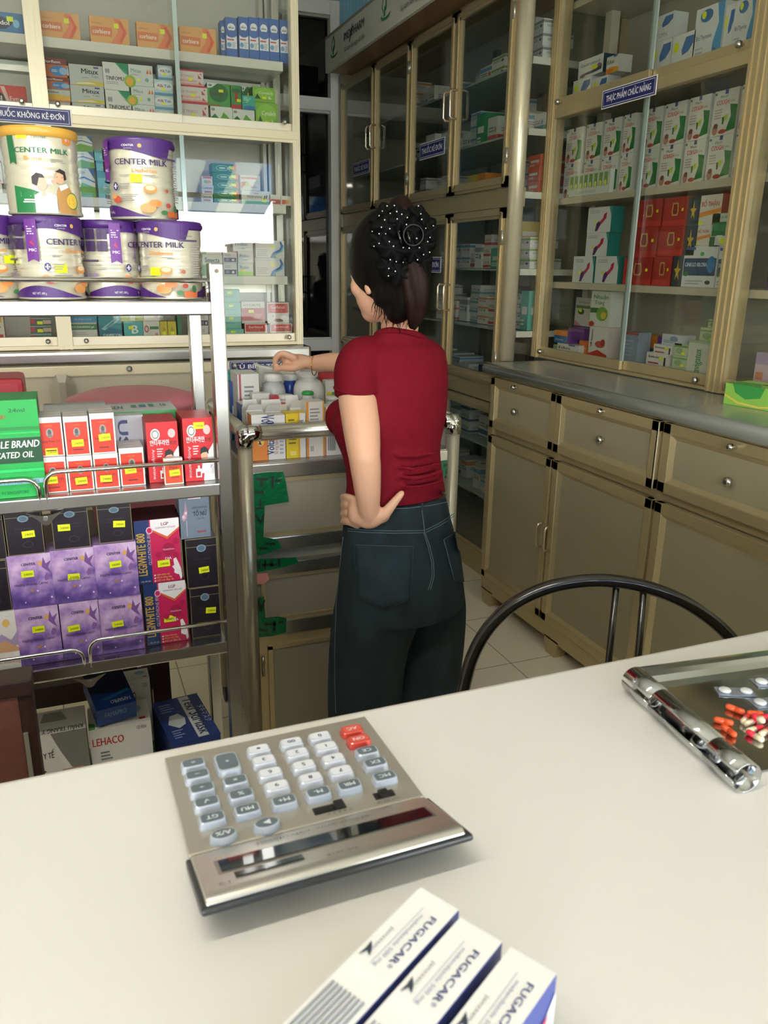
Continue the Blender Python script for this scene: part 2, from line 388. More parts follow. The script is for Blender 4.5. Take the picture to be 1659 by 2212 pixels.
for k, lb in (('A', 'high white shelf'), ('U', 'base board of the upper half'), ('B', 'white shelf'), ('C', 'white shelf'), ('D', 'bottom board')):
    z = LSH[k]; mb = MB()
    mb.cbox((LX0+0.03, LY+0.055, z-0.034 if k in 'ABC' else z-0.018), (LX1-0.05, LY+0.345, z), M('#dcdad0', 0.35), 0.002)
    if k in 'ABC': mb.box((LX0+0.03, LY+0.30, z-0.075), (LX1-0.06, LY+0.345, z-0.04), ALU())
    L_(mb.build('shelf', lc))
# sliding glass doors with bottom rails, two to a bay, and their locks
def slide(x0, x1, z0, z1, y, rail=True, ev=True):
    mb = MB(); mb.box((x0, y, z0), (x1, y+0.004, z1), GL); o = L_(mb.build('sliding_glass_door', lc))
    if rail:
        r = MB(); r.cbox((x0, y-0.005, z0-0.004), (x1, y+0.009, z0+0.03), M('#e4dcc4', 0.3, 0.3), 0.002); r.build('bottom_rail', o)
    if ev:
        r = MB(); r.box((x1-0.016, y-0.001, z0+0.03), (x1, y+0.005, z1), M('#b4c4bc', 0.15, 0.2)); r.build('glass_edge', o)
    return o
for x0, xm, x1 in ((LXM+0.035, 0.51, LX1-0.03), (-1.19, -0.60, LXM-0.02)):
    for z0, z1 in ((1.968, 2.9), (1.138, 1.935)):
        up = z0 > 1.5
        slide(x0, xm+0.0, z0, z1, LY+0.010, up or True); slide(xm-0.03, x1, z0, z1, LY+0.026, True, False)
        for kx in (x0+0.05 if not up else x0+0.03, x1-0.035):
            knob('door_lock', lc, (0, 0, 0), (0, -1, 0), 0.010).location = (kx, LY+0.012-LY, z0+(0.029 if up else 0.015)-1.12)
# counter top and base of the left cabinet
mb = MB(); mb.cbox((LX0, LY-0.06, 1.066), (LX1+0.02, LY+0.36, 1.118), STEEL(), 0.012); tag(mb.build('counter_top'), 'shiny steel ledge under the bright left display cabinet', 'worktop')
bc = thing('base_cabinet', 'cream base cabinet under the left display cabinet, with lock studs and a pointed divider', 'cabinet', (0, LY, 0))
mb = MB(); BP = M('#cfc6ae', 0.45, 0.0, 0.06, 2)
mb.box((LX0, LY-0.03, 0.06), (LX1, LY+0.36, 1.064), BP)
for z0, z1 in ((1.02, 1.062), (0.74, 0.79), (0.06, 0.13)): mb.cbox((LX0, LY-0.047, z0), (LX1, LY-0.028, z1), CHAMP_LIT(), 0.004)
mb.box((LX0, LY+0.0, 0.0), (LX1, LY+0.3, 0.06), M('#6f6a5c', 0.6))
mb.build('carcass', bc).location = (0, -LY, 0)
for x in (-0.02, -1.22):
    mb = MB(); mb.add([(x-0.045, LY-0.05, 0.13), (x+0.045, LY-0.05, 0.13), (x+0.045, LY-0.05, 0.985), (x+0.02, LY-0.055, 1.03), (x-0.02, LY-0.055, 1.03), (x-0.045, LY-0.05, 0.985),
            (x-0.012, LY-0.062, 0.13), (x+0.012, LY-0.062, 0.13), (x+0.012, LY-0.062, 1.0), (x-0.012, LY-0.062, 1.0)],
           [(0, 6, 9, 5), (5, 9, 4), (9, 3, 4), (9, 8, 3), (8, 2, 3), (7, 1, 2, 8), (6, 7, 8, 9)], M('#aaa290', 0.4, 0.2))
    mb.build('divider_strip', bc).location = (0, -LY, 0)
for x, z in ((0.235, 1.045), (0.66, 1.045), (-0.6, 1.045), (0.245, 0.94), (-0.6, 0.94)):
    knob('lock_stud', bc, (x, -0.045, z), (0, -1, 0), 0.012)
# ---------------------------------------------------------------- far glazed cabinet with the sign board (faces left)
FX, FY0, FY1 = 1.80, 3.09, 5.30
fc = thing('glazed_cabinet', 'dim tall champagne framed cabinet with four pairs of glass doors below a sign board', 'cabinet', (FX, FY0, 0))
def F_(o): o.location = (-FX, -FY0, 0); return o
CH = CHAMP()
mb = MB()
mb.tube([(FX+0.02, FY0+0.01, 1.06), (FX+0.02, FY0+0.01, 2.98)], 0.034, M('#ddd3b4', 0.28, 0.45), 16)
mb.box((FX, FY0+0.0, 0.0), (FX+0.03, FY0+0.03, 1.06), CH)
mb.tube([(FX+0.02, FY1+0.02, 0.0), (FX+0.02, FY1+0.02, 2.6)], 0.035, M('#c9c3ae', 0.3, 0.4), 14)
for z0, z1 in ((2.55, 2.64), (1.70, 1.775), (0.86, 0.94), (0.0, 0.10)): mb.box((FX+0.004, FY0, z0), (FX+0.06, FY1, z1), CH)
mb.box((FX+0.5, FY0, 0.0), (FX+0.52, FY1, 2.64), M('#b9b7ac', 0.6)); mb.box((FX+0.002, FY0, 2.62), (FX+0.52, FY1, 2.64), CH)
mb.box((FX+0.03, FY1-0.01, 0.0), (FX+0.5, FY1, 2.62), M('#a9a799', 0.6))
for y in (3.65, 4.17, 4.69): mb.box((FX+0.47, y-0.02, 0.1), (FX+0.5, y+0.02, 2.55), M('#7b7768', 0.5))
mb.box((FX+0.02, FY0, 1.05), (FX+0.045, FY0+0.02, 2.6), CH)
F_(mb.build('frame', fc))
FSH = (2.262, 2.0, 1.757, 1.447, 1.183, 0.90, 0.62, 0.36, 0.10)
for z in FSH:
    mb = MB(); wood = z in (0.90, 0.10)
    mb.box((FX+0.07, FY0+0.012, z-0.008), (FX+0.49, FY1-0.012, z), M('#9a958a', 0.3) if wood else M('#a5b5ae', 0.15, 0.1))
    mb.box((FX+0.06, FY0+0.004, z-0.024), (FX+0.49, FY0+0.012, z+0.002), M('#d4d2c6', 0.35))
    F_(mb.build('shelf', fc))
mb = MB(); mb.box((FX+0.03, FY0-0.002, 1.06), (FX+0.5, FY0+0.002, 2.6), GL); F_(mb.build('side_glass', fc))
YD = (3.12, 3.65, 4.17, 4.69, 5.285)
def door_frame(mb, y0, y1, z0, z1, b=0.042):
    # four mitred bars with a sloping inner lip
    x0, x1 = FX-0.016, FX+0.004
    for (ya, yb, za, zb) in ((y0, y0+b, z0, z1), (y1-b, y1, z0, z1)):
        mb.box((x0, ya, za), (x1, yb, zb), CH); mb.box((x0-0.006, ya+b*0.3, za+0.02), (x0, ya+b*0.62, zb-0.02), CH)
    for (za, zb) in ((z0, z0+b), (z1-b, z1)):
        mb.box((x0, y0, za), (x1, y1, zb), CH); mb.box((x0-0.006, y0+0.02, za+b*0.3), (x0, y1-0.02, za+b*0.62), CH)
for i in range(4):
    for z0, z1, hz in ((1.778, 2.545, 2.165), (0.945, 1.695, 1.31), (0.105, 0.855, None)):
        y0, y1 = YD[i]+0.004, YD[i+1]-0.004
        mb = MB(); door_frame(mb, y0, y1, z0, z1); d = F_(mb.build('glass_door', fc))
        MB().box((FX-0.008, y0+0.04, z0+0.04), (FX-0.004, y1-0.04, z1-0.04), GL).build('door_pane', d)
        if hz:
            hy = y1-0.03 if i % 2 == 0 else y0+0.03
            pts = [(FX-0.014, hy, hz-0.06), (FX-0.042, hy, hz-0.06), (FX-0.05, hy, hz-0.05), (FX-0.05, hy, hz+0.05), (FX-0.042, hy, hz+0.06), (FX-0.014, hy, hz+0.06)]
            MB().tube(pts, 0.0055, M('#e9dcc0', 0.15, 0.8), 8).build('door_handle', d)
            for q in (z0+0.12, z1-0.12): MB().tube([(FX-0.018, (y0+0.004) if i % 2 == 0 else (y1-0.004), q-0.03), (FX-0.018, (y0+0.004) if i % 2 == 0 else (y1-0.004), q+0.03)], 0.006, ALU(), 8).build('hinge', d)
# sign board on top
sg = thing('sign_board', 'cream pharmacy sign board with green leaf emblems along the top of the dim glazed cabinet', 'sign', (1.63, 3.0, 2.56))
mb = MB(); mb.box((1.632, 2.6, 2.555), (1.782, 5.06, 2.575), M('#8a6a48', 0.4, 0.3)); mb.box((1.64, 2.6, 2.575), (1.782, 5.05, 2.735), M('#c8c2ae', 0.6))
mb.box((1.615, 2.6, 2.55), (1.634, 5.06, 2.74), M('#d3cfbd', 0.5))
SF = M('#d8d5c4', 0.5)
def smap(u, v, e): return (1.615-e, 5.06-u*2.4, 2.555+v*0.175)
S_ = [('r', '#8f8b78', 0, 0.96, 1, 1.05)]
for u0 in (0.065, 0.40, 0.74):
    # leaf emblem: pointed bud over a swoosh
    E_ = [('p', '#2f7a52', [(-0.004, 0.42), (-0.011, 0.62), (-0.006, 0.80), (0.002, 0.92), (0.006, 0.80), (0.008, 0.6), (0.004, 0.42)]),
           ('p', '#d8d5c4', [(-0.002, 0.44), (-0.007, 0.62), (-0.003, 0.76), (0.001, 0.84), (0.003, 0.72), (0.003, 0.55)])]
    S_ += [(k, c, [(u0+1.5*a, b) for a, b in q]) for k, c, q in E_]
    S_ += [('e', '#2f7a52', u0+0.006, 0.36, 0.026, 0.10), ('e', '#d8d5c4', u0+0.008, 0.40, 0.022, 0.075), ('p', '#2f7a52', [(u0-0.006, 0.36), (u0+0.005, 0.36), (u0+0.007, 0.58), (u0, 0.62)])]
for u0 in (0.148, 0.485, 0.83):
    S_ += [('b', '#15181f', 'IMEXPHARM', u0, 0.50, 0.24, 0.135), ('p', '#15181f', [(u0+0.036, 0.36), (u0+0.043, 0.36), (u0+0.064, 0.80), (u0+0.057, 0.80)]), ('t', '#22252b', 'Sự cam kết ngay từ đầu', u0+0.004, 0.18, 0.15, 0.135)]
decals(mb, smap, 2.4, 0.175, S_, 0.0006, 0.0003)
o = mb.build('board', sg); o.location = (-1.63, -3.0, -2.56)
# blue door labels
def plaque(name, label, txt, w, h, loc, rz, group=None):
    mb = MB(); mb.box((-w/2, 0, 0), (w/2, 0.002, h), M('#f0f0ee', 0.4))
    mp, W, H = face_map('F', w, 0, h)
    plain = txt.replace('Đ', 'D').replace('Ơ', 'O'); extra = []; tw = text_mesh(plain)[2]
    if plain != txt:                                   # cross bar of the first letter and horn of the second
        i = txt.index('Đ'); ua = 0.09+0.82*text_mesh(plain[:i]+'I')[2]/tw; ub = 0.09+0.82*text_mesh(plain[:i+2])[2]/tw
        extra = [('r', '#f2f2f4', ua-0.022, 0.48, ua+0.018, 0.54), ('p', '#f2f2f4', [(ub-0.016, 0.62), (ub+0.004, 0.66), (ub+0.008, 0.74), (ub-0.006, 0.74)])]
    txt = plain
    decals(mb, mp, W, H, [('r', '#23296b', 0.012, 0.05, 0.988, 0.95), ('r', '#e9e9ef', 0.03, 0.12, 0.97, 0.88), ('r', '#23296b', 0.035, 0.15, 0.965, 0.85), ('b', '#f2f2f4', txt, 0.09, 0.34, 0.34, 0.82)]+extra, 0.0003, 0.0002)
    o = mb.build(name); o.location = loc; o.rotation_euler = (0, 0, rz); return tag(o, label, 'sign', group)
R90 = -PI/2
plaque('shelf_label', 'long blue label with white capitals on the left cabinet rail above milk cans', 'THUỐC KHÔNG KÊ ĐƠN', 0.285, 0.058, (-0.035, LY-0.008, 1.924), 0)
p = at(932, 322, 0, FX-0.012); plaque('shelf_label', 'blue label on the upper glass door next to the paired handles, dim cabinet', 'THUỐC KÊ ĐƠN', 0.29, 0.075, (FX-0.010, p.y, p.z-0.037), R90)
p = at(779, 363, 0, FX-0.012); plaque('shelf_label', 'faint blue label on the farthest upper door of the dim cabinet', 'THUỐC KÊ ĐƠN', 0.29, 0.075, (FX-0.010, p.y, p.z-0.037), R90)
p = at(925, 572, 0, FX-0.012); plaque('shelf_label', 'blue label half hidden behind the hair on a lower glass door', 'THUỐC KÊ ĐƠN', 0.29, 0.075, (FX-0.010, p.y, p.z-0.037), R90)
# ---------------------------------------------------------------- right wall cabinet over the counter
RX, RY0, RY1, RY2 = 1.95, 3.10, 1.985, 0.85
rc = thing('wall_cabinet', 'dim champagne framed wall cabinet with sliding glass above the long steel counter at right', 'cabinet', (RX, RY0, 1.075))
def R_(o): o.location = (-RX, -RY0, -1.075); return o
mb = MB()
for y0, y1 in ((RY0-0.05, RY0), (RY1-0.03, RY1+0.045), (RY2, RY2+0.05)): profile_v(mb, RX-0.004, RX+0.05, y0, y1, 1.075, 2.95, CH, 'y')
for z0, z1 in ((2.035, 2.075), (2.9, 2.95), (1.075, 1.085)): mb.cbox((RX-0.002, RY2, z0), (RX+0.05, RY0, z1), CHAMPX(), 0.003)
mb.box((RX+0.34, RY2, 1.075), (RX+0.36, RY0, 2.95), M('#aaa797', 0.6))
mb.box((RX+0.05, RY0-0.012, 1.075), (RX+0.06, RY0, 2.95), CH); mb.box((RX+0.30, RY0-0.03, 1.075), (RX+0.34, RY0-0.0, 2.95), CH); mb.box((RX+0.2, RY0-0.10, 1.085), (RX+0.24, RY0-0.06, 2.9), M('#d0c9b2', 0.4, 0.2))
R_(mb.build('frame', rc))
mb = MB(); mb.box((RX+0.06, RY0-0.006, 1.085), (RX+0.30, RY0-0.002, 2.9), GL); R_(mb.build('side_glass', rc))
RSH = dict(A=2.46, U=2.078, B=1.735, C=1.397, D=1.088)
for k, z in RSH.items():
    mb = MB(); mb.cbox((RX+0.06, RY2+0.02, z-0.026 if k in 'ABC' else z-0.012), (RX+0.34, RY0-0.015, z), M('#c4bda6', 0.4, 0.1), 0.002); R_(mb.build('shelf', rc))
for y0, ym, y1 in ((RY0-0.05, 2.52, RY1+0.045), (RY1-0.03, 1.40, RY2+0.05)):
    for z0, z1 in ((2.078, 2.9), (1.09, 2.035)):
        for (a, b, x) in ((y0, ym-0.03, RX+0.012), (ym, y1, RX+0.028)):
            mb = MB(); mb.box((x, b, z0), (x+0.004, a, z1), GL); d = R_(mb.build('sliding_glass_door', rc))
            r = MB(); r.cbox((x-0.005, b, z0-0.004), (x+0.009, a, z0+0.032), CHAMPX(), 0.002); r.build('bottom_rail', d)
            ee = b if x < RX+0.02 else a
            r = MB(); r.box((x-0.001, ee-0.008, z0+0.03), (x+0.005, ee+0.008, z1), M('#a9b9b2', 0.15, 0.2)); r.build('glass_edge', d)
        for y in (y0-0.03, y1+0.04): knob('door_lock', rc, (RX-RX+0.006, y-RY0, z0+0.014-1.075), (-1, 0, 0), 0.011)
plaque('shelf_label', 'blue label with white capitals on the rail of the right wall cabinet', 'THỰC PHẨM CHỨC NĂNG', 0.30, 0.062, (RX-0.008, 2.575, 2.018), R90)
# counter and base cabinet on the right
mb = MB(); CT = M('#a9ada8', 0.24, 0.4, 0.12, 3)
mb.cbox((1.635, 0.55, 1.028), (2.33, 2.965, 1.072), CT, 0.014)
mb.tube([(1.645, 0.56, 1.048), (1.645, 2.955, 1.048)], 0.023, CT, 14)
tag(mb.build('counter_top'), 'long grey steel counter top on the right carrying the wall cabinet and tissue box', 'worktop')
rb = thing('base_cabinet', 'khaki metal base cabinet on the right with a row of drawers above tall doors', 'cabinet', (1.66, 2.94, 0))
def B_(o): o.location = (-1.66, -2.94, 0); return o
PL, BX = PANEL_SHADED(), 1.66
mb = MB(); mb.box((BX+0.02, 0.6, 0.10), (2.33, 2.935, 1.022), PL); mb.box((BX+0.012, 0.6, 0.775), (BX+0.03, 2.935, 0.80), CHAMPX())
for y in (2.925, 2.425, 1.868, 1.29, 0.72): mb.box((BX+0.002, y-0.012, 0.10), (BX+0.03, y+0.012, 1.025), CH)
mb.cbox((BX, 0.6, 0.06), (BX+0.04, 2.935, 0.125), CHAMPX(), 0.004); mb.cbox((BX, 0.6, 1.0), (BX+0.03, 2.935, 1.024), CHAMPX(), 0.004)
B_(mb.build('carcass', rb))
for y in (2.88, 2.36, 1.80, 1.24):
    mb = MB(); mb.add([(BX, y-0.05, 0.07), (BX, y+0.05, 0.07), (BX, y+0.03, 0.0), (BX, y-0.03, 0.0), (BX+0.05, y-0.05, 0.07), (BX+0.05, y+0.05, 0.07), (BX+0.05, y+0.03, 0.0), (BX+0.05, y-0.03, 0.0)],
        [(0,1,2,3),(4,7,6,5),(0,3,7,4),(1,5,6,2),(3,2,6,7)], CH); B_(mb.build('foot', rb))
def leaf(nm, y0, y1, z0, z1, xo=0.0):
    # framed metal leaf: champagne border with bevelled lip around a beige panel in shaded tone; y0 > y1
    x = BX-0.012+xo; b = 0.034; mb = MB()
    for (ya, yb, za, zb) in ((y0-b, y0, z0, z1), (y1, y1+b, z0, z1)): mb.cbox((x, ya, za), (x+0.022, yb, zb), CH, 0.003)
    for (za, zb) in ((z0, z0+b), (z1-b, z1)): mb.cbox((x, y1, za), (x+0.022, y0, zb), CHAMPX(), 0.003)
    c = 0.014; ya, yb, za, zb = y1+b, y0-b, z0+b, z1-b
    P = [(x+0.002, ya, za), (x+0.002, yb, za), (x+0.002, yb, zb), (x+0.002, ya, zb), (x+0.012, ya+c, za+c), (x+0.012, yb-c, za+c), (x+0.012, yb-c, zb-c), (x+0.012, ya+c, zb-c)]
    mb.add(P, [(0,4,5,1),(1,5,6,2),(2,6,7,3),(3,7,4,0)], CH); mb.add(P[4:], [(0,3,2,1)], PL)
    return B_(mb.build(nm, rb))
DY = (2.925, 2.43, 1.868, 1.29, 0.72)
for i in range(4):
    y0, y1 = DY[i]-0.006, DY[i+1]+0.006
    d = leaf('drawer', y0, y1, 0.805, 1.018, -0.006 if i == 1 else 0.0); ym = (y0+y1)/2
    knob('drawer_knob', d, (BX-0.006, ym+(0.03 if i == 0 else 0), 0.905), (-1, 0, 0), 0.014); knob('drawer_lock', d, (BX-0.014, ym+(0.03 if i == 0 else 0), 1.002), (-1, 0, 0), 0.010)
    d = leaf('cabinet_door', y0, y1, 0.13, 0.772)
    hy = y1+0.02 if i % 2 == 0 else y0-0.02
    MB().tube([(BX-0.012, hy, 0.42), (BX-0.034, hy, 0.425), (BX-0.038, hy, 0.44), (BX-0.038, hy, 0.50), (BX-0.034, hy, 0.515), (BX-0.012, hy, 0.52)], 0.005, M('#cdbfa2', 0.2, 0.8), 8).build('door_handle', d)
MB().box((BX-0.018, 1.875, 0.81), (BX+0.0, 1.882, 1.015), M('#efe6cf', 0.4)).build('drawer_edge', rb).location = (-1.66, -2.94, 0)
# ================================================================ cartons on the left display cabinet's shelves
CM = {}
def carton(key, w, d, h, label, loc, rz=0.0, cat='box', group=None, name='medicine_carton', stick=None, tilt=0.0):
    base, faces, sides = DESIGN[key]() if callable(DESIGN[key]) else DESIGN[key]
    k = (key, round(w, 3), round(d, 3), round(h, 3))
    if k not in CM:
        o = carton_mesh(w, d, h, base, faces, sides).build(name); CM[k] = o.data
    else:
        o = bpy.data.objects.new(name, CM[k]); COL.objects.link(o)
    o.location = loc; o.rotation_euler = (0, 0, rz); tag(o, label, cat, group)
    if stick:
        for s in ([stick] if not isinstance(stick, list) else stick):
            sticker(o, (s[0]-0.5)*w, s[1]*h, s[2] if len(s) > 2 else 0.022, s[3] if len(s) > 3 else 0.013, tilt=random.uniform(-0.08, 0.08))
    return o
W_, N_ = '#e3e3dd', '#2a2d33'
Y_ = YEL
DESIGN = {
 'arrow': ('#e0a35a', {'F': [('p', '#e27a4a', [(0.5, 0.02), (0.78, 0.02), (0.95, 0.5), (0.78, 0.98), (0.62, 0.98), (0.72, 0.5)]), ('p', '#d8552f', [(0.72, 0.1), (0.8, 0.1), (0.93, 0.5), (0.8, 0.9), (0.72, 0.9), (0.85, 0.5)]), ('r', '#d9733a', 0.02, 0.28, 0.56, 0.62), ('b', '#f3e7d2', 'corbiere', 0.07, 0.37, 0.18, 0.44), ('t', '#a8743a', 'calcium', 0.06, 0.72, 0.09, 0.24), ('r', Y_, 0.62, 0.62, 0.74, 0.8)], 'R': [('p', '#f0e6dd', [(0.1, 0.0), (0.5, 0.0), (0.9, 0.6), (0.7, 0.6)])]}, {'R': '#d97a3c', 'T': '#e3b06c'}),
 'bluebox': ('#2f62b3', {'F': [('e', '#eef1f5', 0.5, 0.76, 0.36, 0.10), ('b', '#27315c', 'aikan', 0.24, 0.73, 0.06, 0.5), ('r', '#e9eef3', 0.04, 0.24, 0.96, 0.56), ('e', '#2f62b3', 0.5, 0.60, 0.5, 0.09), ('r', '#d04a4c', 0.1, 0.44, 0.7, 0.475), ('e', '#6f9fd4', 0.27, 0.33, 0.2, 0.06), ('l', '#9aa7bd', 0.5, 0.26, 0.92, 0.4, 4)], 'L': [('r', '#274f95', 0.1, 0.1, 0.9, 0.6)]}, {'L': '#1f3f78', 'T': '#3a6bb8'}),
 'bluetab': ('#2e6fae', {'F': [('p', '#17263d', [(0.0, 0.15), (0.55, 0.2), (0.78, 0.55), (0.4, 0.85), (0.0, 0.9)]), ('b', '#e9edf2', 'Panadol', 0.1, 0.4, 0.22, 0.55), ('e', '#7fc0de', 0.82, 0.5, 0.08, 0.2), ('r', Y_, 0.6, 0.58, 0.76, 0.82)]}, {}),
 'redtab': ('#c9382f', {'F': [('p', '#15202e', [(0.0, 0.1), (0.5, 0.15), (0.68, 0.5), (0.4, 0.85), (0.0, 0.9)]), ('p', '#e9b9ad', [(0.66, 0.05), (0.72, 0.05), (0.6, 0.95), (0.52, 0.95)]), ('b', '#f0e4e0', 'Panadol', 0.03, 0.4, 0.2, 0.5), ('b', '#f2ddd8', 'Extra', 0.68, 0.4, 0.2, 0.24)]}, {}),
 'oval': ('#c96b33', {'F': [('r', '#7d2f25', 0, 0.66, 1, 1), ('b', '#e6dcd4', 'Qurflem', 0.06, 0.74, 0.16, 0.7), ('e', '#2f7fc4', 0.68, 0.34, 0.34, 0.28), ('e', '#8fb6da', 0.85, 0.34, 0.16, 0.2), ('l', '#cfe0ee', 0.4, 0.25, 0.7, 0.42, 3)]}, {'R': '#8b3a28'}),
 'yelpill': ('#c6c9c6', {'F': [('p', '#e4b52d', [(0, 0.1), (1, 0.2), (1, 0.5), (0.5, 0.62), (0, 0.5)]), ('r', '#e0792c', 0, 0, 1, 0.14), ('b', N_, 'Bio-taken', 0.06, 0.72, 0.16, 0.5)]}, {}),
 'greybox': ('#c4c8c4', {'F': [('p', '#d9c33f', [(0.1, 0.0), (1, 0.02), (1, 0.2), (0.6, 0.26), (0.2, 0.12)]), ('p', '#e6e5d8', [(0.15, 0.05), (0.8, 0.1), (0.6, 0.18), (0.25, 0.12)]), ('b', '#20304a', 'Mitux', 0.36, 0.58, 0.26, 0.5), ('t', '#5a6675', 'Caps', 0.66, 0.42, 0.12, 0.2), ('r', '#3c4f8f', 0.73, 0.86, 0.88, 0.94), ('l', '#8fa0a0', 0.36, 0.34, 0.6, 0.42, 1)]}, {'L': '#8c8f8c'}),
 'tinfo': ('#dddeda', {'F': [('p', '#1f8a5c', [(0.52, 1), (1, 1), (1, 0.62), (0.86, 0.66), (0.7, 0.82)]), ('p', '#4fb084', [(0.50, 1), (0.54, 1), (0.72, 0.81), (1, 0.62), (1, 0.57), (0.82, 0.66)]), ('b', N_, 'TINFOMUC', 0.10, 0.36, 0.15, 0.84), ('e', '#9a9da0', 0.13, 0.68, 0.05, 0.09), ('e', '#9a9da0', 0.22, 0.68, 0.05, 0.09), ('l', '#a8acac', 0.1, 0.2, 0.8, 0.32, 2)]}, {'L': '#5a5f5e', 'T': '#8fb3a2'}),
 'lungs': ('#d5dad8', {'F': [('t', '#2f8a62', 'Mitux', 0.1, 0.62, 0.2, 0.42), ('p', '#e2703a', [(0.72, 0.6), (0.8, 0.85), (0.83, 0.6)]), ('p', '#e2703a', [(0.86, 0.6), (0.89, 0.85), (0.96, 0.6)]), ('e', '#8fb83a', 0.04, 0.18, 0.24, 0.3), ('e', '#e8b23a', 0.02, 0.16, 0.15, 0.2), ('e', '#6fa88f', 0.74, 0.3, 0.07, 0.1), ('r', Y_, 0.35, 0.2, 0.46, 0.34), ('l', '#d08a7a', 0.1, 0.48, 0.6, 0.54, 1)]}, {}),
 'bluwhite': ('#bcd0d6', {'F': [('e', '#dfe7ea', 0.5, 0.6, 0.5, 0.3), ('b', '#b5434a', 'Alk', 0.15, 0.52, 0.2, 0.35), ('b', '#3c6db0', 'Tab', 0.52, 0.52, 0.2, 0.35), ('r', '#5f9ac0', 0, 0.0, 1, 0.16), ('r', Y_, 0.36, 0.3, 0.58, 0.46)]}, {'T': '#7fb0c4'}),
 'redlines': ('#dcd6d2', {'F': [('r', '#c33a4a', 0, 0.9, 1, 1), ('r', '#e2a29a', 0, 0.0, 1, 0.12), ('t', '#c9707a', 'SILK TRANCO', 0.05, 0.52, 0.14, 0.6), ('r', '#e0b3aa', 0.02, 0.2, 0.75, 0.36), ('p', '#c8404e', [(0.8, 0.45), (0.93, 0.45), (0.8, 0.72)]), ('e', '#c8404e', 0.9, 0.75, 0.03, 0.05), ('p', '#c8404e', [(0.82, 0.08), (0.93, 0.08), (0.82, 0.28)]), ('r', Y_, 0.44, 0.3, 0.58, 0.5), ('e', '#d87f84', 0.1, 0.25, 0.06, 0.12)]}, {'R': '#b8a8a4'}),
 'greenblob': ('#4f9d4a', {'F': [('e', '#2c6b3c', 0.5, 0.58, 0.42, 0.4), ('p', '#dfe5dc', [(0, 1), (0, 0.78), (0.2, 0.8), (0.45, 1)]), ('e', '#7c8a86', 0.13, 0.9, 0.09, 0.05), ('b', '#5f3a34', 'Sucat', 0.12, 0.5, 0.12, 0.55), ('r', Y_, 0.5, 0.62, 0.7, 0.74), ('r', '#c94a44', 0.05, 0.03, 0.55, 0.07)]}, {'L': '#2d5a37'}),
 'greentall': ('#3f8f4a', {'F': [('r', '#b3342f', 0, 0, 1, 0.18), ('p', '#c7362c', [(0.35, 0.3), (0.7, 0.3), (0.62, 0.62), (0.8, 0.66), (0.2, 0.66), (0.45, 0.58)]), ('r', '#2b6a44', 0.1, 0.7, 0.9, 0.85), ('r', Y_, 0.55, 0.3, 0.95, 0.42)]}, {}),
 'greenhill': ('#dfe3dc', {'F': [('p', '#2e7a3f', [(0, 0), (1, 0), (1, 0.25), (0.7, 0.6), (0.45, 0.35), (0.2, 0.65), (0, 0.45)]), ('p', '#69ab3a', [(0.4, 0.35), (0.6, 0.75), (1, 0.3), (1, 0.0), (0.8, 0.0)]), ('e', '#8a9694', 0.12, 0.85, 0.09, 0.07), ('b', '#e0d24a', 'Gaviss', 0.15, 0.1, 0.22, 0.55)]}, {}),
 'lime': ('#82b83f', {'F': [('e', '#93c84e', 0.5, 0.6, 0.45, 0.35), ('b', '#e1ecd2', 'Cynaleb', 0.28, 0.55, 0.16, 0.62), ('p', '#dbe8cf', [(0.68, 0.22), (0.86, 0.22), (0.72, 0.42)]), ('p', '#2f5c2a', [(0.08, 0.2), (0.35, 0.2), (0.2, 0.55)]), ('r', Y_, 0.42, 0.2, 0.6, 0.36)]}, {'L': '#54612f'}),
 'tealsq': ('#3fa89a', {'F': [('p', '#2f76b4', [(0.1, 0), (0.95, 0), (0.95, 0.2), (0.5, 0.28), (0.1, 0.15)]), ('p', '#7dd0a0', [(0.2, 0.5), (0.6, 0.9), (0.7, 0.8), (0.35, 0.45)]), ('l', '#d6efe8', 0.1, 0.6, 0.6, 0.9, 3)]}, {}),
 'greenwave': ('#dde3df', {'F': [('p', '#67a83a', [(0, 0.0), (1, 0.0), (1, 0.35), (0.4, 0.5), (0, 0.25)]), ('p', '#2b62a4', [(0.72, 1), (1, 1), (1, 0.62)]), ('p', '#2f66a6', [(0, 0.55), (0.5, 0.66), (1, 0.5), (1, 0.55), (0.5, 0.72), (0, 0.62)]), ('t', '#4d7f9f', 'DIGESTAN', 0.05, 0.8, 0.11, 0.5)]}, {}),
 'tealstack': ('#7fc3b6', {'F': [('t', '#4a8f94', 'Hidrasec', 0.1, 0.4, 0.16, 0.6), ('r', Y_, 0.4, 0.68, 0.62, 0.86), ('r', '#68b0a8', 0, 0, 1, 0.1)]}, {'R': '#5b9c95'}),
 'tealtop': ('#69b3a8', {'F': [('r', '#2f8a86', 0, 0.75, 1, 1), ('t', '#dff0ec', 'HEPTYL', 0.3, 0.3, 0.2, 0.5), ('r', Y_, 0.72, 0.75, 0.98, 1)]}, {}),
 'jar': (W_, {'F': [('r', '#c75a52', 0.1, 0.72, 0.9, 0.95), ('e', '#7fb06a', 0.35, 0.35, 0.2, 0.2), ('e', '#e0a24a', 0.65, 0.35, 0.2, 0.2)]}, {}),
 'silver': ('#d2d3d2', {'F': [('b', N_, 'Centrum', 0.05, 0.55, 0.3, 0.8), ('r', '#b06a5a', 0.2, 0.15, 0.8, 0.35)]}, {}),
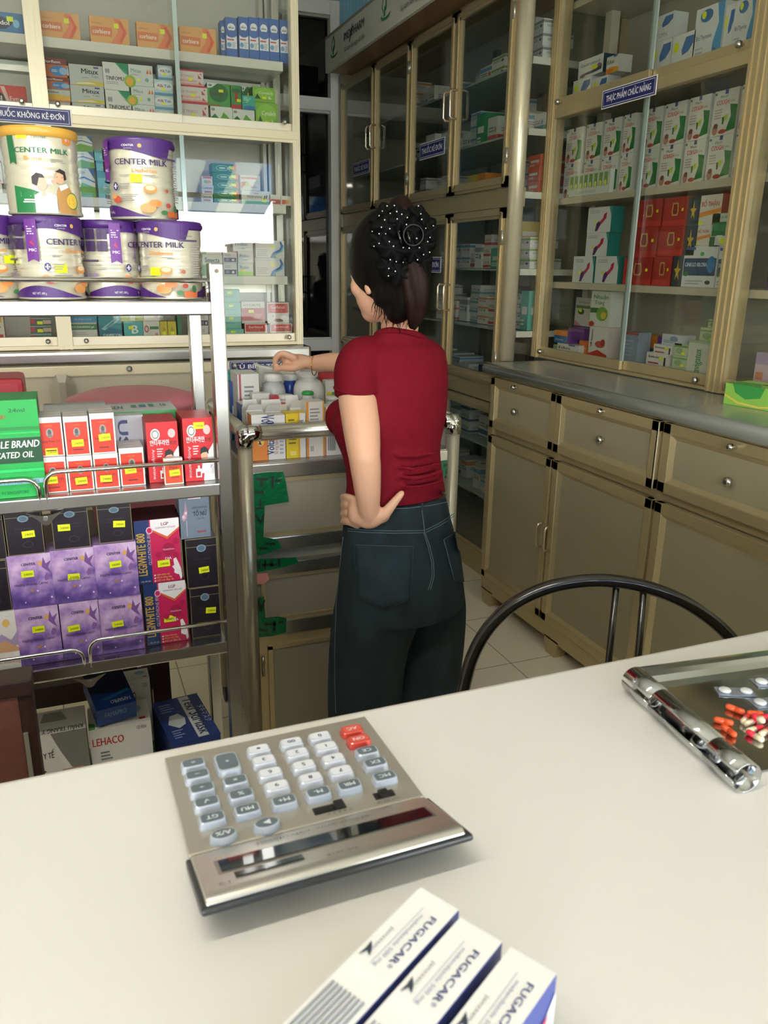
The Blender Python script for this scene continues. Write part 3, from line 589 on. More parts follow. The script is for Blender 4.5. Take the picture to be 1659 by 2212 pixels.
 'bigreen': ('#1f7d4a', {'F': [('p', '#d4612c', [(0.78, 0.25), (1, 0.25), (1, 0.95), (0.9, 0.95)]), ('e', '#bfe0c6', 0.42, 0.5, 0.26, 0.3), ('e', '#1f7d4a', 0.42, 0.5, 0.24, 0.25), ('e', '#bfe0c6', 0.42, 0.5, 0.14, 0.1), ('p', '#bfe0c6', [(0.6, 0.5), (0.75, 0.8), (0.77, 0.76), (0.66, 0.5), (0.77, 0.24), (0.75, 0.2)]), ('r', Y_, 0.7, 0.42, 0.9, 0.75)]}, {'R': '#c75a2c', 'T': '#2f8f58'}),
 'pinkstripe': (W_, {'F': [('r', '#d0656a', 0.04, 0.74, 0.85, 0.86), ('p', '#d9673c', [(0.05, 0.1), (0.4, 0.55), (0.05, 0.55)]), ('e', '#c9d03a', 0.35, 0.38, 0.12, 0.14), ('l', '#a9a9a4', 0.5, 0.15, 0.9, 0.3, 2)]}, {}),
 'ven': (W_, {'F': [('r', '#62a836', 0, 0, 1, 0.24), ('t', '#4d555c', 'Venrutine', 0.18, 0.46, 0.24, 0.55), ('p', '#4a8f4a', [(0.78, 0.4), (0.82, 0.4), (0.86, 0.68), (0.82, 0.68)]), ('p', '#2f5f94', [(0.85, 0.45), (0.89, 0.45), (0.93, 0.7), (0.89, 0.7)]), ('r', Y_, 0.72, 0.2, 0.88, 0.38), ('r', '#cf8a8a', 0.45, 0.78, 0.6, 0.84)]}, {}),
 'redlow': (W_, {'F': [('r', '#b94a42', 0.02, 0.1, 0.98, 0.55), ('r', '#e2d6d2', 0.1, 0.25, 0.5, 0.4)]}, {}),
 'orangelow': (W_, {'F': [('r', '#cf4a2c', 0.08, 0.15, 0.45, 0.6), ('r', '#e39a2c', 0.45, 0.15, 0.75, 0.6), ('r', '#b93a30', 0.08, 0.12, 0.3, 0.6)]}, {}),
 'magbar': (W_, {'F': [('r', '#bd5a9c', 0, 0.9, 1, 0.98), ('r', '#b0549a', 0, 0, 1, 0.1), ('t', '#b9a2b4', 'Gastro', 0.1, 0.6, 0.13, 0.6), ('e', '#dfe25a', 0.3, 0.3, 0.15, 0.16), ('p', '#c9609c', [(1, 0.35), (1, 0.6), (0.85, 0.48)])]}, {}),
 'smecta': ('#dcdcd4', {'F': [('b', '#3c4858', 'Smecta', 0.12, 0.62, 0.24, 0.72), ('p', '#7ab486', [(0, 0), (0.2, 0), (0.2, 0.5), (0, 0.5)]), ('r', Y_, 0.55, 0.3, 0.75, 0.46), ('l', '#b3b3ac', 0.25, 0.1, 0.8, 0.25, 2)]}, {}),
 'probio': ('#cfd8dc', {'F': [('b', '#4f86ac', 'Probio', 0.12, 0.5, 0.28, 0.6), ('p', '#5d8fb8', [(0.1, 0.28), (0.5, 0.24), (0.9, 0.34), (0.5, 0.3)]), ('r', '#e0e4e4', 0.6, 0.1, 0.95, 0.3)]}, {'L': '#8f9ba2'}),
 'limebase': ('#d3dadb', {'F': [('r', '#a9d858', 0, 0, 1, 0.32), ('b', '#5d8fb0', 'Probio', 0.15, 0.55, 0.26, 0.55), ('r', Y_, 0.2, 0.3, 0.42, 0.5)]}, {'L': '#8f9ba2'}),
 'violet': ('#d6d2d4', {'F': [('r', '#4d3a58', 0.05, 0.1, 0.95, 0.48), ('e', '#8c7a98', 0.3, 0.3, 0.15, 0.12), ('e', '#e0dce0', 0.7, 0.28, 0.1, 0.1), ('l', '#a4a0a6', 0.1, 0.6, 0.8, 0.85, 2)]}, {}),
 'berry': ('#cfcac6', {'F': [('e', '#5a3a6a', 0.35, 0.5, 0.4, 0.35), ('e', '#c8563e', 0.6, 0.2, 0.35, 0.2)]}, {}),
 'blueS': ('#d8dadb', {'F': [('t', '#9ab4d0', 'Enterogermina', 0.03, 0.84, 0.11, 0.82), ('p', '#2f6bb0', [(0.5, 0.0), (0.6, 0.0), (0.68, 0.22), (0.9, 0.4), (0.97, 0.7), (0.88, 0.98), (0.84, 0.9), (0.88, 0.68), (0.82, 0.5), (0.58, 0.3)]), ('p', '#7fb8d4', [(0.6, 0.0), (0.64, 0.0), (0.72, 0.2), (0.93, 0.36), (1, 0.66), (0.97, 0.72), (0.88, 0.42), (0.66, 0.24)]), ('p', '#4a9a4a', [(0.63, 0.0), (0.7, 0.0), (0.68, 0.18)]), ('r', Y_, 0.52, 0.56, 0.66, 0.7), ('l', '#b9bdc0', 0.05, 0.1, 0.45, 0.5, 4)]}, {'L': '#a4a8aa'}),
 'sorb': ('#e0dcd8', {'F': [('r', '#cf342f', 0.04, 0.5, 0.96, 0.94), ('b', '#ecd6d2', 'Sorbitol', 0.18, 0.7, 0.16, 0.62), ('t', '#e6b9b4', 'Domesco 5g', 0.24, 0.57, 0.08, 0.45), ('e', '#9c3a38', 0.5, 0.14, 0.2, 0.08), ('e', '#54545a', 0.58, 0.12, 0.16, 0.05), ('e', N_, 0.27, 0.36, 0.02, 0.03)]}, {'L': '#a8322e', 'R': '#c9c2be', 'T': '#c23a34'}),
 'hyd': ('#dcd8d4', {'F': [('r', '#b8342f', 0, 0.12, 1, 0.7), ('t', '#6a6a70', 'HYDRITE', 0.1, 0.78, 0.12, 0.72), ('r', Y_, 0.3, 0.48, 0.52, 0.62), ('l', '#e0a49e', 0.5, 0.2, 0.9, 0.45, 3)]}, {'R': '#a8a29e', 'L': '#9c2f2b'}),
 'grangel': ('#cfd2d0', {'F': [('b', '#3b4650', 'GRANGEL', 0.04, 0.74, 0.17, 0.62), ('e', '#4f97c4', 0.8, 0.8, 0.14, 0.17), ('r', '#4a96c2', 0, 0.02, 1, 0.34), ('t', '#cfe2ee', 'hộp 20 gói x 10 ml', 0.2, 0.14, 0.1, 0.6)]}, {'L': '#2f7a58'}),
 'buchan': ('#d3d5d0', {'F': [('r', '#2c7a4c', 0, 0.66, 1, 0.94), ('b', '#d9e6da', 'SUCRAHASAN gel', 0.1, 0.75, 0.11, 0.8), ('r', '#2c7a4c', 0, 0, 1, 0.05), ('r', Y_, 0.48, 0.16, 0.62, 0.3), ('l', '#aab0aa', 0.12, 0.38, 0.85, 0.56, 2)]}, {'L': '#2f7a58'}),
 'gavis': ('#2b8ea0', {'F': [('p', '#1a6f8c', [(0, 0), (1, 0), (1, 0.4), (0, 0.6)]), ('p', '#8fd0d4', [(0.1, 0.45), (0.85, 0.85), (0.95, 0.75), (0.25, 0.4)]), ('p', '#5f8fa0', [(0.3, 0.5), (0.75, 0.78), (0.8, 0.72), (0.36, 0.46)]), ('b', '#eef3f2', 'GAVISCON', 0.16, 0.18, 0.11, 0.8), ('e', '#d9a93c', 0.32, 0.09, 0.05, 0.04)]}, {'T': '#a9c4c6'}),
 'teal2': ('#c9ccc9', {'F': [('r', '#3aa0a8', 0, 0, 1, 0.2), ('t', '#8a9090', 'new', 0.7, 0.4, 0.2, 0.2)]}, {}),
 'yuman': ('#b8c46a', {'F': [('b', '#46522c', 'Yumangel', 0.08, 0.68, 0.2, 0.82), ('r', '#e0e4d8', 0.42, 0.02, 0.64, 0.5), ('r', '#a6bd4a', 0, 0, 0.42, 0.4)]}, {'T': '#c9d29a'}),
 'bsq': ('#4fb0b4', {'F': [('b', '#eef3f0', 'B', 0.42, 0.42, 0.42, 0.32), ('r', Y_, 0.25, 0.62, 0.5, 0.78), ('t', '#2f5f64', 'PROSPAN', 0.28, 0.2, 0.1, 0.5)]}, {'T': '#2d8f96', 'L': '#2d7f86'}),
 'pinkdot': ('#d9d5cf', {'F': [('e', '#b95a6c', 0.2, 0.62, 0.14, 0.18), ('e', '#d9d5cf', 0.2, 0.62, 0.07, 0.1), ('r', '#3c7a5c', 0.4, 0.6, 0.95, 0.74), ('e', '#d48a9c', 0.8, 0.3, 0.12, 0.14), ('r', Y_, 0.42, 0.2, 0.6, 0.34)]}, {'R': '#8fa38f'}),
 'yellowside': ('#cdb92c', {'F': [('t', '#5a5218', 'Yumangel', 0.62, 0.2, 0.16, 0.5, 90), ('r', Y_, 0.3, 0.3, 0.75, 0.5)]}, {}),
 'greenedge': ('#2f7f5a', {'F': []}, {}),
 'gum': ('#4a5f5a', {'F': [('r', '#b83a4c', 0.02, 0.25, 0.22, 0.8), ('r', '#c9a89a', 0.6, 0.2, 0.98, 0.7), ('r', Y_, 0.32, 0.15, 0.58, 0.55), ('r', '#8fa59c', 0, 0.85, 1, 1)]}, {}),
 'lolly': ('#d6cfc0', {'F': [('r', '#b8423c', 0.1, 0.05, 0.9, 0.35), ('e', '#2a2a2e', 0.5, 0.6, 0.3, 0.1), ('r', '#d4a02f', 0.1, 0.75, 0.9, 0.95)]}, {}),
}
LBY = LY+0.075
def colL(z, px0, px1, tops, keys, labels, y=LBY, d=0.07, grp=None, name='medicine_carton', ybase=None):
    """a stack on a shelf of the left cabinet: outline pixels give the widths and heights, the shelf gives the place"""
    zb = z+0.0005
    for i, k in enumerate(keys):
        p0 = px0[i] if isinstance(px0, list) else px0; p1 = px1[i] if isinstance(px1, list) else px1
        zt = at((p0+p1)/2, tops[i], 1, y).z
        ym = 0.5*(tops[i] + (tops[i-1] if i else (ybase or tops[i]+25)))
        xa, xb = at(p0, ym, 1, y).x, at(p1, ym, 1, y).x
        h = max(0.018, zt-zb-0.001)
        carton(k, xb-xa, d, h, labels[i], ((xa+xb)/2, y, zb), 0, 'box', grp, name); zb += h+0.0008
CBL = 'left display cabinet'
# high shelf
for i, (a, b, t) in enumerate(((84, 170, 26), (193, 277, 37), (295, 376, 50), (388, 466, 59))):
    colL(LSH['A'], a, b, [t], ['arrow'], ['orange carton with a red arrow, %s of four from the left, high shelf' % ORD[i+1]], d=0.05)
colL(LSH['A'], -40, 49, [25], ['bluetab'], ['blue tablet carton at the photo\'s left edge on the high shelf'], d=0.05)
for i, (a, b, t) in enumerate(((487, 511, 37), (515, 536, 36), (537, 558, 37), (559, 580, 39), (581, 602, 41), (604, 623, 43))):
    colL(LSH['A'], a, b, [t], ['bluebox'], ['tall blue and white carton, %s of six from the left on the high shelf' % ORD[i+1]], d=0.09 if i else 0.06, y=LBY if i else LBY+0.012)
colL(LSH['A'], 476, 486, [44], ['bluebox'], ['dark blue carton turned side on, left end of the six blue cartons'], d=0.05, y=LBY+0.04)
# upper base
colL(LSH['U'], -60, 56, [182], ['redtab'], ['red tablet carton with black swoosh at the photo\'s left edge below blue one'], d=0.05)
colL(LSH['U'], [97, 95, 91, 88], [152, 152, 149, 144], [219, 193, 166, 125], ['yelpill', 'yelpill', 'oval', 'oval'], ['lowest carton under the orange ones, half behind the sliding rail', 'yellow banded carton below the brown and orange pair', 'brown topped orange carton with a blue oval, lower of the pair', 'brown topped orange carton with a blue oval, upper of the pair'], ybase=240)
colL(LSH['U'], [157, 153, 150], [226, 225, 222], [223, 185, 140], ['greybox']*3, ['grey carton with a yellow swirl, lowest of its stack of three', 'grey carton with a yellow swirl, middle of its stack of three', 'grey carton with a yellow swirl, topmost of its stack of three'], ybase=250)
colL(LSH['U'], [229, 223], [283, 277], [195, 135], ['tinfo', 'tinfo'], ['white carton with a green corner, lower of its pair', 'white carton with a green corner, upper of its pair'], ybase=250)
colL(LSH['U'], [287, 284, 278], [336, 334, 330], [226, 186, 140], ['lungs']*3, ['pale carton with orange lungs, lowest of its stack', 'pale carton with orange lungs, middle of its stack', 'pale carton with orange lungs, topmost of its stack'], ybase=255)
colL(LSH['U'], [336, 334, 333, 341], [376, 375, 374, 372], [236, 206, 172, 141], ['bluwhite']*4, ['pale blue carton, lowest of the stack beside the sliding glass edge', 'pale blue carton, second up in the stack beside the glass edge', 'pale blue carton, third up in the stack beside the glass edge', 'pale blue carton, topmost of the stack beside the glass edge'], ybase=262)
colL(LSH['U'], [385, 384, 382], [450, 448, 439], [219, 184, 150], ['redlines']*3, ['white carton with red stripes, lowest of the stack of three', 'white carton with red stripes, middle of the stack of three', 'white carton with red stripes, topmost of the stack of three'], ybase=255)
colL(LSH['U'], [455, 448], [502, 497], [230, 180], ['greenhill', 'greenblob'], ['white carton with green hills, left of the low pair', 'green carton with a dark round patch, standing on a hill carton'], ybase=262)
colL(LSH['U'], [503, 499], [550, 521], [236, 184], ['greenhill', 'greentall'], ['white carton with green hills, right of the low pair', 'narrow green carton with a red foot, standing on a hill carton'], ybase=262)
colL(LSH['U'], [523, 523], [546, 546], [237, 187], ['greenhill', 'greenblob'], ['hidden green carton wedged behind the small teal packet', 'dark green carton behind the small teal packet'], ybase=262, y=LBY+0.075)
p = at(537, 237, 1, LBY-0.004); carton('tealsq', 0.052, 0.012, 0.05, 'small square teal packet in front of the green cartons', (p.x, LBY-0.013, at(528, 237, 1, LBY).z), 0, 'box', None, 'medicine_packet')
colL(LSH['U'], [552, 546], [600, 594], [221, 188], ['lime', 'lime'], ['lime green carton, lower of the pair beside the right door lock', 'lime green carton, upper of the pair beside the right door lock'], ybase=262)
# shelf B (behind and beside the milk cans)
colL(LSH['B'], [160, 157, 155], [206, 203, 199], [363, 327, 293], ['greenwave']*3, ['white carton with green wave, lowest of the stack between the upper cans', 'white carton with green wave, middle of the stack between the upper cans', 'white carton with green wave, topmost of the stack between the upper cans'], ybase=440)
colL(LSH['B'], [212, 208, 204], [250, 246, 240], [370, 348, 325], ['tealtop']*3, ['teal carton, lowest of the stack beside the purple can', 'teal carton, middle of the stack beside the purple can', 'teal carton, topmost of the stack beside the purple can'], ybase=440)
colL(LSH['B'], [435, 436, 436], [460, 462, 459], [419, 399, 380], ['silver', 'silver', 'jar'], ['small silver carton, lower of two left of the green stack', 'small silver carton, upper of two left of the green stack', 'small white box with red band on top of the silver cartons'], ybase=440, d=0.06)
colL(LSH['B'], [462, 461, 461, 460, 458], [516, 516, 515, 515, 510], [427, 409, 391, 373, 353], ['bigreen']*5, ['green carton with orange corner, %s of the stack of five' % s for s in ('lowest', 'second up', 'middle', 'fourth up', 'topmost')], ybase=440)
colL(LSH['B'], [519, 519], [560, 562], [411, 378], ['pinkstripe', 'pinkstripe'], ['white carton hidden behind the green based white carton', 'white carton with a pink stripe above the green based one'], ybase=440, y=LBY+0.03)
colL(LSH['B'], 522, 582, [412], ['ven'], ['white carton with a green base in front of the right upright'], ybase=440, d=0.025)
colL(LSH['B'], 584, 606, [420], ['redlow'], ['low white box with a red band near the right end'], ybase=440, d=0.05)
colL(LSH['B'], 607, 630, [423], ['orangelow'], ['low white box with orange red fade at the shelf\'s right end'], ybase=440, d=0.05)
colL(LSH['B'], [-40, -42], [6, 4], [395, 345], ['pinkstripe', 'redlines'], ['pink striped white carton at the photo\'s left edge beside the green can', 'red striped white carton at the photo\'s left edge beside green can'], ybase=440)
# shelf C
colL(LSH['C'], [438, 436, 437], [481, 478, 463], [549, 506, 474], ['smecta', 'smecta', 'magbar'], ['cream carton with dark lettering, lower of its pair by the steel post', 'cream carton with dark lettering, upper of its pair by the steel post', 'white carton with magenta bars on top of the cream cartons'], ybase=598)
colL(LSH['C'], [483, 482], [512, 512], [568, 544], ['violet', 'violet'], ['white carton with violet picture, lower of two beside the post', 'white carton with violet picture, upper of two beside the post'], ybase=598, y=LBY+0.0)
colL(LSH['C'], [514, 514, 503], [547, 547, 546], [568, 543, 518], ['limebase', 'probio', 'probio'], ['pale carton with a lime base at the foot of its stack', 'pale blue carton, middle of the stack on the lime based one', 'pale blue carton, topmost of the stack on the lime based one'], ybase=598, d=0.06)
colL(LSH['C'], [552, 552], [614, 614], [557, 519], ['blueS', 'blueS'], ['white carton with a blue S ribbon, lower of its pair', 'white carton with a blue S ribbon, upper of its pair'], ybase=598)
# bottom board, left bay and right bay
colL(LSH['D'], -30, 9, [680], ['lolly'], ['colourful narrow carton at the photo\'s left edge on the bottom board'], ybase=735)
colL(LSH['D'], [66, 66, 65], [112, 112, 111], [720, 703, 686], ['gum']*3, ['small dark carton with a red bottle, lowest of three', 'small dark carton with a red bottle, middle of three', 'small dark carton with a red bottle, topmost of three'], ybase=735, d=0.05)
colL(LSH['D'], [150, 146], [210, 208], [697, 655], ['buchan', 'grangel'], ['white carton with a green stripe under the blue striped one', 'white carton with a blue stripe right of the cabinet upright'], ybase=735)
colL(LSH['D'], [213, 208], [263, 260], [673, 648], ['gavis', 'teal2'], ['teal carton with white capitals on the bottom board', 'pale carton lying on the teal one just below the rack'], ybase=735)
colL(LSH['D'], [268, 259], [309, 308], [694, 650], ['bsq', 'yuman'], ['square teal carton with a big white letter', 'olive and lime carton on top of the square teal one'], ybase=735)
colL(LSH['D'], [310, 309], [345, 344], [693, 652], ['pinkdot', 'pinkdot'], ['white carton with pink rings, lower of two', 'white carton with pink rings, upper of two'], ybase=735)
colL(LSH['D'], 346, 362, [694], ['yellowside'], ['narrow yellow carton, left of the yellow pair'], ybase=735); colL(LSH['D'], 363, 381, [694], ['yellowside'], ['narrow yellow carton, right of the yellow pair'], ybase=735)
colL(LSH['D'], 383, 391, [655], ['greenedge'], ['dark green carton edge right of the yellow pair'], ybase=735)
colL(LSH['D'], [415, 415], [432, 432], [706, 676], ['violet', 'violet'], ['white and violet carton, lower left of four between the posts', 'white and violet carton, upper left of four between the posts'], ybase=735); colL(LSH['D'], [433, 433], [450, 450], [706, 676], ['violet', 'violet'], ['white and violet carton, lower right of four between the posts', 'white and violet carton, upper right of four between the posts'], ybase=735)
colL(LSH['D'], [480, 478, 477, 474], [527, 521, 520, 518], [711, 680, 654, 625], ['tealstack']*4, ['pale teal carton, %s of the stack right of the steel post' % s for s in ('lowest', 'second up', 'third up', 'topmost')], ybase=735)
colL(LSH['D'], [529, 522], [577, 572], [698, 651], ['sorb', 'hyd'], ['red and white carton, left of the low pair', 'red carton with a white top on the left of the low pair'], ybase=735)
colL(LSH['D'], [584, 577], [631, 624], [698, 653], ['sorb', 'sorb'], ['red and white carton, right of the low pair', 'red and white carton standing alone on the right of the low pair'], ybase=735)
# ================================================================ steel display rack with milk cans
RKY, RKX = 1.53, 0.262        # front plane, right end
RS = dict(T=1.385, M=1.036, L=0.690, B=0.30)
rk = thing('display_rack', 'stainless steel display rack with three railed shelves left of the trolley', 'rack', (-0.3, RKY, 0))
def K_(o): o.location = (0.3, -RKY, 0); return o
RX0, RD = -0.95, 0.31
ST = STEEL(); STD = STEELD()
mb = MB()
for x in (RKX-0.002, RX0):
    for y in (RKY-0.012, RKY+RD-0.04):
        mb = MB(); mb.cbox((x-0.0, y, 0.0), (x+0.026, y+0.035, 1.452 if y < RKY+0.1 else 1.40), ST, 0.003)
        if y < RKY+0.1: mb.tube([(x+0.013, y+0.001, 1.438), (x+0.013, y-0.002, 1.438)], 0.004, M('#6b5a48', 0.4, 0.6), 10)
        K_(mb.build('post', rk))
for k, z in RS.items():
    mb = MB(); mb.cbox((RX0, RKY-0.008, z-0.026), (RKX, RKY+RD, z), ST if k != 'M' else STD, 0.003); K_(mb.build('shelf', rk))
# guard rails: one plain rail on the top shelf, hooped rails below
mb = MB(); mb.tube([(RX0, RKY-0.004, RS['T']+0.036), (RKX, RKY-0.004, RS['T']+0.036)], 0.0045, CHROME(), 8); K_(mb.build('guard_rail', rk))
for x in (RKX-0.006,): mb = MB(); mb.tube([(x, RKY-0.004, RS['T']), (x, RKY-0.004, RS['T']+0.036)], 0.0035, CHROME(), 8); K_(mb.build('guard_rail_post', rk))
def hoop(z, x0, x1, zh, both):
    r = 0.022; P = []
    def arc(cx, s):
        return [(cx+s*r*(1-math.cos(a)) if False else cx + s*(-r*math.cos(a)), RKY-0.004, z+zh-r+r*math.sin(a)) for a in (0.0, 0.4, 0.8, 1.2, PI/2)]
    P = [(x0, RKY-0.004, z-0.01)] + [(x0+r-r*math.cos(a), RKY-0.004, z+zh-r+r*math.sin(a)) for a in (0, 0.4, 0.8, 1.2, PI/2)]
    P += [(x1-r+r*math.sin(a), RKY-0.004, z+zh-r+r*math.cos(a)) for a in (0, 0.4, 0.8, 1.2, PI/2)] + [(x1, RKY-0.004, z-0.01)] if both else [(x1, RKY-0.004, z+zh)]
    m2 = MB(); m2.tube(P, 0.0042, CHROME(), 8); K_(m2.build('guard_rail', rk))
XJ = -0.062
hoop(RS['M'], XJ+0.006, RKX, 0.046, False); hoop(RS['M'], -0.62, XJ-0.006, 0.036, True)
XJ2 = -0.017
hoop(RS['L'], XJ2+0.006, RKX, 0.046, False); hoop(RS['L'], -0.62, XJ2-0.006, 0.032, True)
for xx, z in ((XJ, RS['M']), (XJ2, RS['L'])):  # star shaped clamp plates under the rail joints
    mb = MB(); zz = z-0.03
    pts = [(-0.032, 0.004), (-0.012, -0.002), (0, -0.004), (0.012, -0.002), (0.032, 0.004), (0.014, -0.01), (0.006, -0.02), (0, -0.022), (-0.006, -0.02), (-0.014, -0.01)]
    n = len(pts); mb.add([(xx+a, RKY-0.012, zz+b) for a, b in pts]+[(xx+a, RKY-0.009, zz+b) for a, b in pts], [tuple(range(n)), tuple(range(2*n-1, n-1, -1))]+[(i, (i+1) % n, n+(i+1) % n, n+i) for i in range(n)], ST)
    mb.tube([(xx, RKY-0.011, zz-0.008), (xx, RKY-0.016, zz-0.008)], 0.004, STD, 10); K_(mb.build('rail_clamp', rk))
# ---------------------------------------------------------------- milk powder cans
def can_map(r, H, th0):
    return lambda u, v, e: ((r+e)*math.sin((u-0.5)*2*PI+th0), -(r+e)*math.cos((u-0.5)*2*PI+th0), v*H)
def can_mesh(H, kind, th, r, extra=()):
    mb = MB(); body = M('#d9d5c0', 0.22, 0.35, coat=0.4)
    prof = [(r-0.006, 0.0), (r+0.0005, 0.001), (r+0.001, 0.005), (r-0.0012, 0.007)]
    z = 0.007
    nr = 5 if H > 0.165 else 4
    for i in range(nr):
        z1 = 0.05+(H-0.085)*i/(nr-0.0)
        prof += [(r-0.0004, z1-0.006), (r-0.0018, z1-0.002), (r-0.0018, z1+0.002), (r-0.0004, z1+0.006)]
    prof += [(r, H-0.012), (r-0.002, H-0.006), (r-0.01, H-0.006)]
    prof = [p for i, p in enumerate(prof) if i == 0 or p[1] >= prof[i-1][1]-1e-6]
    mb.lathe(prof, body, 56)
    mp = can_map(r, H, th); W = 2*PI*r
    PU = '#4a2370'
    if kind == 'bone':
        it = [('r', '#d9a441', 0.0, 0.90, 1.0, 1.0), ('b', '#1f6b45', 'CENTER MILK', 0.39, 0.70, 0.062, 0.235), ('t', '#d9963a', 'Bone', 0.43, 0.615, 0.05, 0.075), ('l', '#8a8a80', 0.54, 0.595, 0.61, 0.645, 3),
              ('r', YEL, 0.405, 0.855, 0.45, 0.905), ('t', '#2d5a44', 'CENTER', 0.47, 0.865, 0.022, 0.06), ('p', '#d9863a', [(0.60, 0.93), (0.65, 0.93), (0.65, 0.83), (0.625, 0.81), (0.60, 0.83)]), ('r', '#c9c3d0', 0.615, 0.855, 0.636, 0.885),
              ('p', '#1f6b3e', [(0.37, 0.98), (0.385, 0.98), (0.395, 0.56), (0.375, 0.60), (0.36, 0.57), (0.352, 0.98)]),
              ('p', '#1f7a45', [(0.37, 0.02), (0.52, 0.02), (0.52, 0.22), (0.46, 0.28), (0.37, 0.33)]), ('l', '#d4e6d8', 0.40, 0.20, 0.47, 0.26, 3),
              # couple
              ('p', '#b98a50', [(0.56, 0.02), (0.65, 0.02), (0.645, 0.2), (0.61, 0.34), (0.56, 0.32), (0.55, 0.2)]), ('p', '#ece8e2', [(0.565, 0.34), (0.6, 0.37), (0.61, 0.33), (0.57, 0.28)]),
              ('e', '#d9a888', 0.572, 0.43, 0.022, 0.07), ('p', '#2a2224', [(0.553, 0.50), (0.575, 0.535), (0.598, 0.51), (0.602, 0.42), (0.59, 0.40), (0.588, 0.47), (0.565, 0.49)]), ('r', '#2a2224', 0.556, 0.435, 0.585, 0.442),
              ('p', '#e9e2e0', [(0.46, 0.02), (0.55, 0.02), (0.55, 0.22), (0.5, 0.28), (0.46, 0.22)]), ('e', '#e0b49c', 0.494, 0.36, 0.022, 0.08), ('p', '#1f1a1d', [(0.455, 0.35), (0.455, 0.43), (0.475, 0.475), (0.50, 0.46), (0.508, 0.42), (0.485, 0.42), (0.475, 0.33)]), ('p', '#e0b49c', [(0.49, 0.28), (0.508, 0.28), (0.51, 0.22), (0.49, 0.2)]), ('p', '#dba98c', [(0.535, 0.40), (0.555, 0.42), (0.555, 0.37), (0.54, 0.36)]),
              ('e', '#3a7a42', 0.625, 0.17, 0.031, 0.1), ('e', '#e0bb4a', 0.622, 0.17, 0.028, 0.088), ('l', '#8d6a20', 0.605, 0.13, 0.64, 0.2, 4), ('r', '#e9e9e4', 0.415, 0.16, 0.50, 0.175), ('r', '#e9e9e4', 0.41, 0.135, 0.49, 0.15)]
    else:
        back = kind == 'back'
        it = [('p', PU, [(0.0+0.001, 0.80), (0.08, 0.82), (0.16, 0.86), (0.16, 1.0), (0.0, 1.0)])] if False else []
        # purple shoulder band, wavy purple foot
        n = 40; top = []; foot = []
        for i in range(n):
            u0, u1 = i/n, (i+1)/n
            f = lambda u: (0.80+0.05*math.cos(2*PI*(u-0.42)*2)) if 0.28 < u < 0.68 else 0.91
            g = lambda u: 0.10+0.075*math.cos(2*PI*(u-0.36)*2)
            it.append(('p', PU, [(u0, f(u0+0.001)), (u1, f(u1-0.001)), (u1, 0.955), (u0, 0.955)]))
            if g(u0) > 0.04: it.append(('p', PU, [(u0, 0.03), (u1, 0.03), (u1, max(0.035, g(u1))), (u0, g(u0))]))
        it += [('b', '#e6e0ee', 'CENTER', 0.46, 0.875, 0.026, 0.055), ('e', '#c9a45a', 0.54, 0.885, 0.009, 0.025, 6), ('t', '#cfc6dc', 'NUTRITION', 0.47, 0.845, 0.015, 0.035),
               ('b', '#33205a', 'CENTER MILK', 0.42, 0.66, 0.075, 0.245), ('b', '#d08a3c', 'Diabetes', 0.50, 0.565, 0.055, 0.11), ('l', '#8d8a80', 0.44, 0.515, 0.66, 0.545, 2),
               ('r', '#5a4a6a', 0.64, 0.74, 0.74, 0.765), ('t', '#5a5560', 'Diabetes', 0.65, 0.80, 0.03, 0.06), ('l', '#a9a6a4', 0.70, 0.22, 0.76, 0.70, 16),
               ('l', '#8d8a88', 0.44, 0.36, 0.50, 0.44, 3), ('l', '#8d8a88', 0.44, 0.22, 0.52, 0.31, 4), ('e', '#3f3470', 0.415, 0.40, 0.014, 0.05), ('r', '#e9e6f0', 0.405, 0.393, 0.425, 0.407), ('r', '#e9e6f0', 0.412, 0.37, 0.418, 0.43),
               ('e', '#d8893f', 0.575, 0.37, 0.03, 0.05), ('e', '#e0c9a4', 0.575, 0.385, 0.022, 0.03), ('e', '#dd9a5a', 0.56, 0.14, 0.035, 0.06), ('e', '#d98a48', 0.595, 0.2, 0.03, 0.045), ('e', '#b8443c', 0.66, 0.18, 0.014, 0.03), ('e', '#b0603c', 0.655, 0.36, 0.01, 0.026),
               ('e', '#c0513c', 0.42, 0.24, 0.022, 0.045), ('e', '#d89a5c', 0.405, 0.28, 0.014, 0.03), ('e', '#3f7a4a', 0.635, 0.09, 0.018, 0.03), ('p', '#c9693c', [(0.655, 0.03), (0.72, 0.03), (0.725, 0.11), (0.65, 0.11)]), ('e', '#3f6a42', 0.705, 0.14, 0.012, 0.05),
               ('p', '#6a2a8a', [(0.335, 0.955), (0.385, 0.955), (0.385, 0.45), (0.36, 0.49), (0.335, 0.45)]), ('b', '#e8e2ee', 'MIC', 0.345, 0.58, 0.035, 0.032), ('p', '#c02a5a', [(0.35, 0.68), (0.372, 0.64), (0.36, 0.70), (0.368, 0.74)]), ('l', '#d8cfe2', 0.343, 0.77, 0.378, 0.88, 4),
               ('l', '#aaa7a0', 0.14, 0.20, 0.32, 0.44, 9), ('r', '#4a3a5a', 0.2, 0.47, 0.28, 0.495), ('t', '#e6e0ee', 'NET WT. 600 g', 0.34, 0.07, 0.028, 0.06)]
        for a in range(3):
            for b in range(2):
                u, v = 0.17+0.055*a, 0.60+0.15*b; it += [('r', '#3a2450', u, v, u+0.045, v+0.13), ('r', '#4f3866', u+0.006, v+0.09, u+0.039, v+0.115)]
        for a in range(3): it.append(('e', '#8a7a98', 0.20+0.03*a, 0.3, 0.011, 0.03))
    it += list(extra)
    # keep only marks and fine mesh on a curve
    decals(mb, mp, W, H, it, 0.0006, 0.00006, nu=40)
    return mb
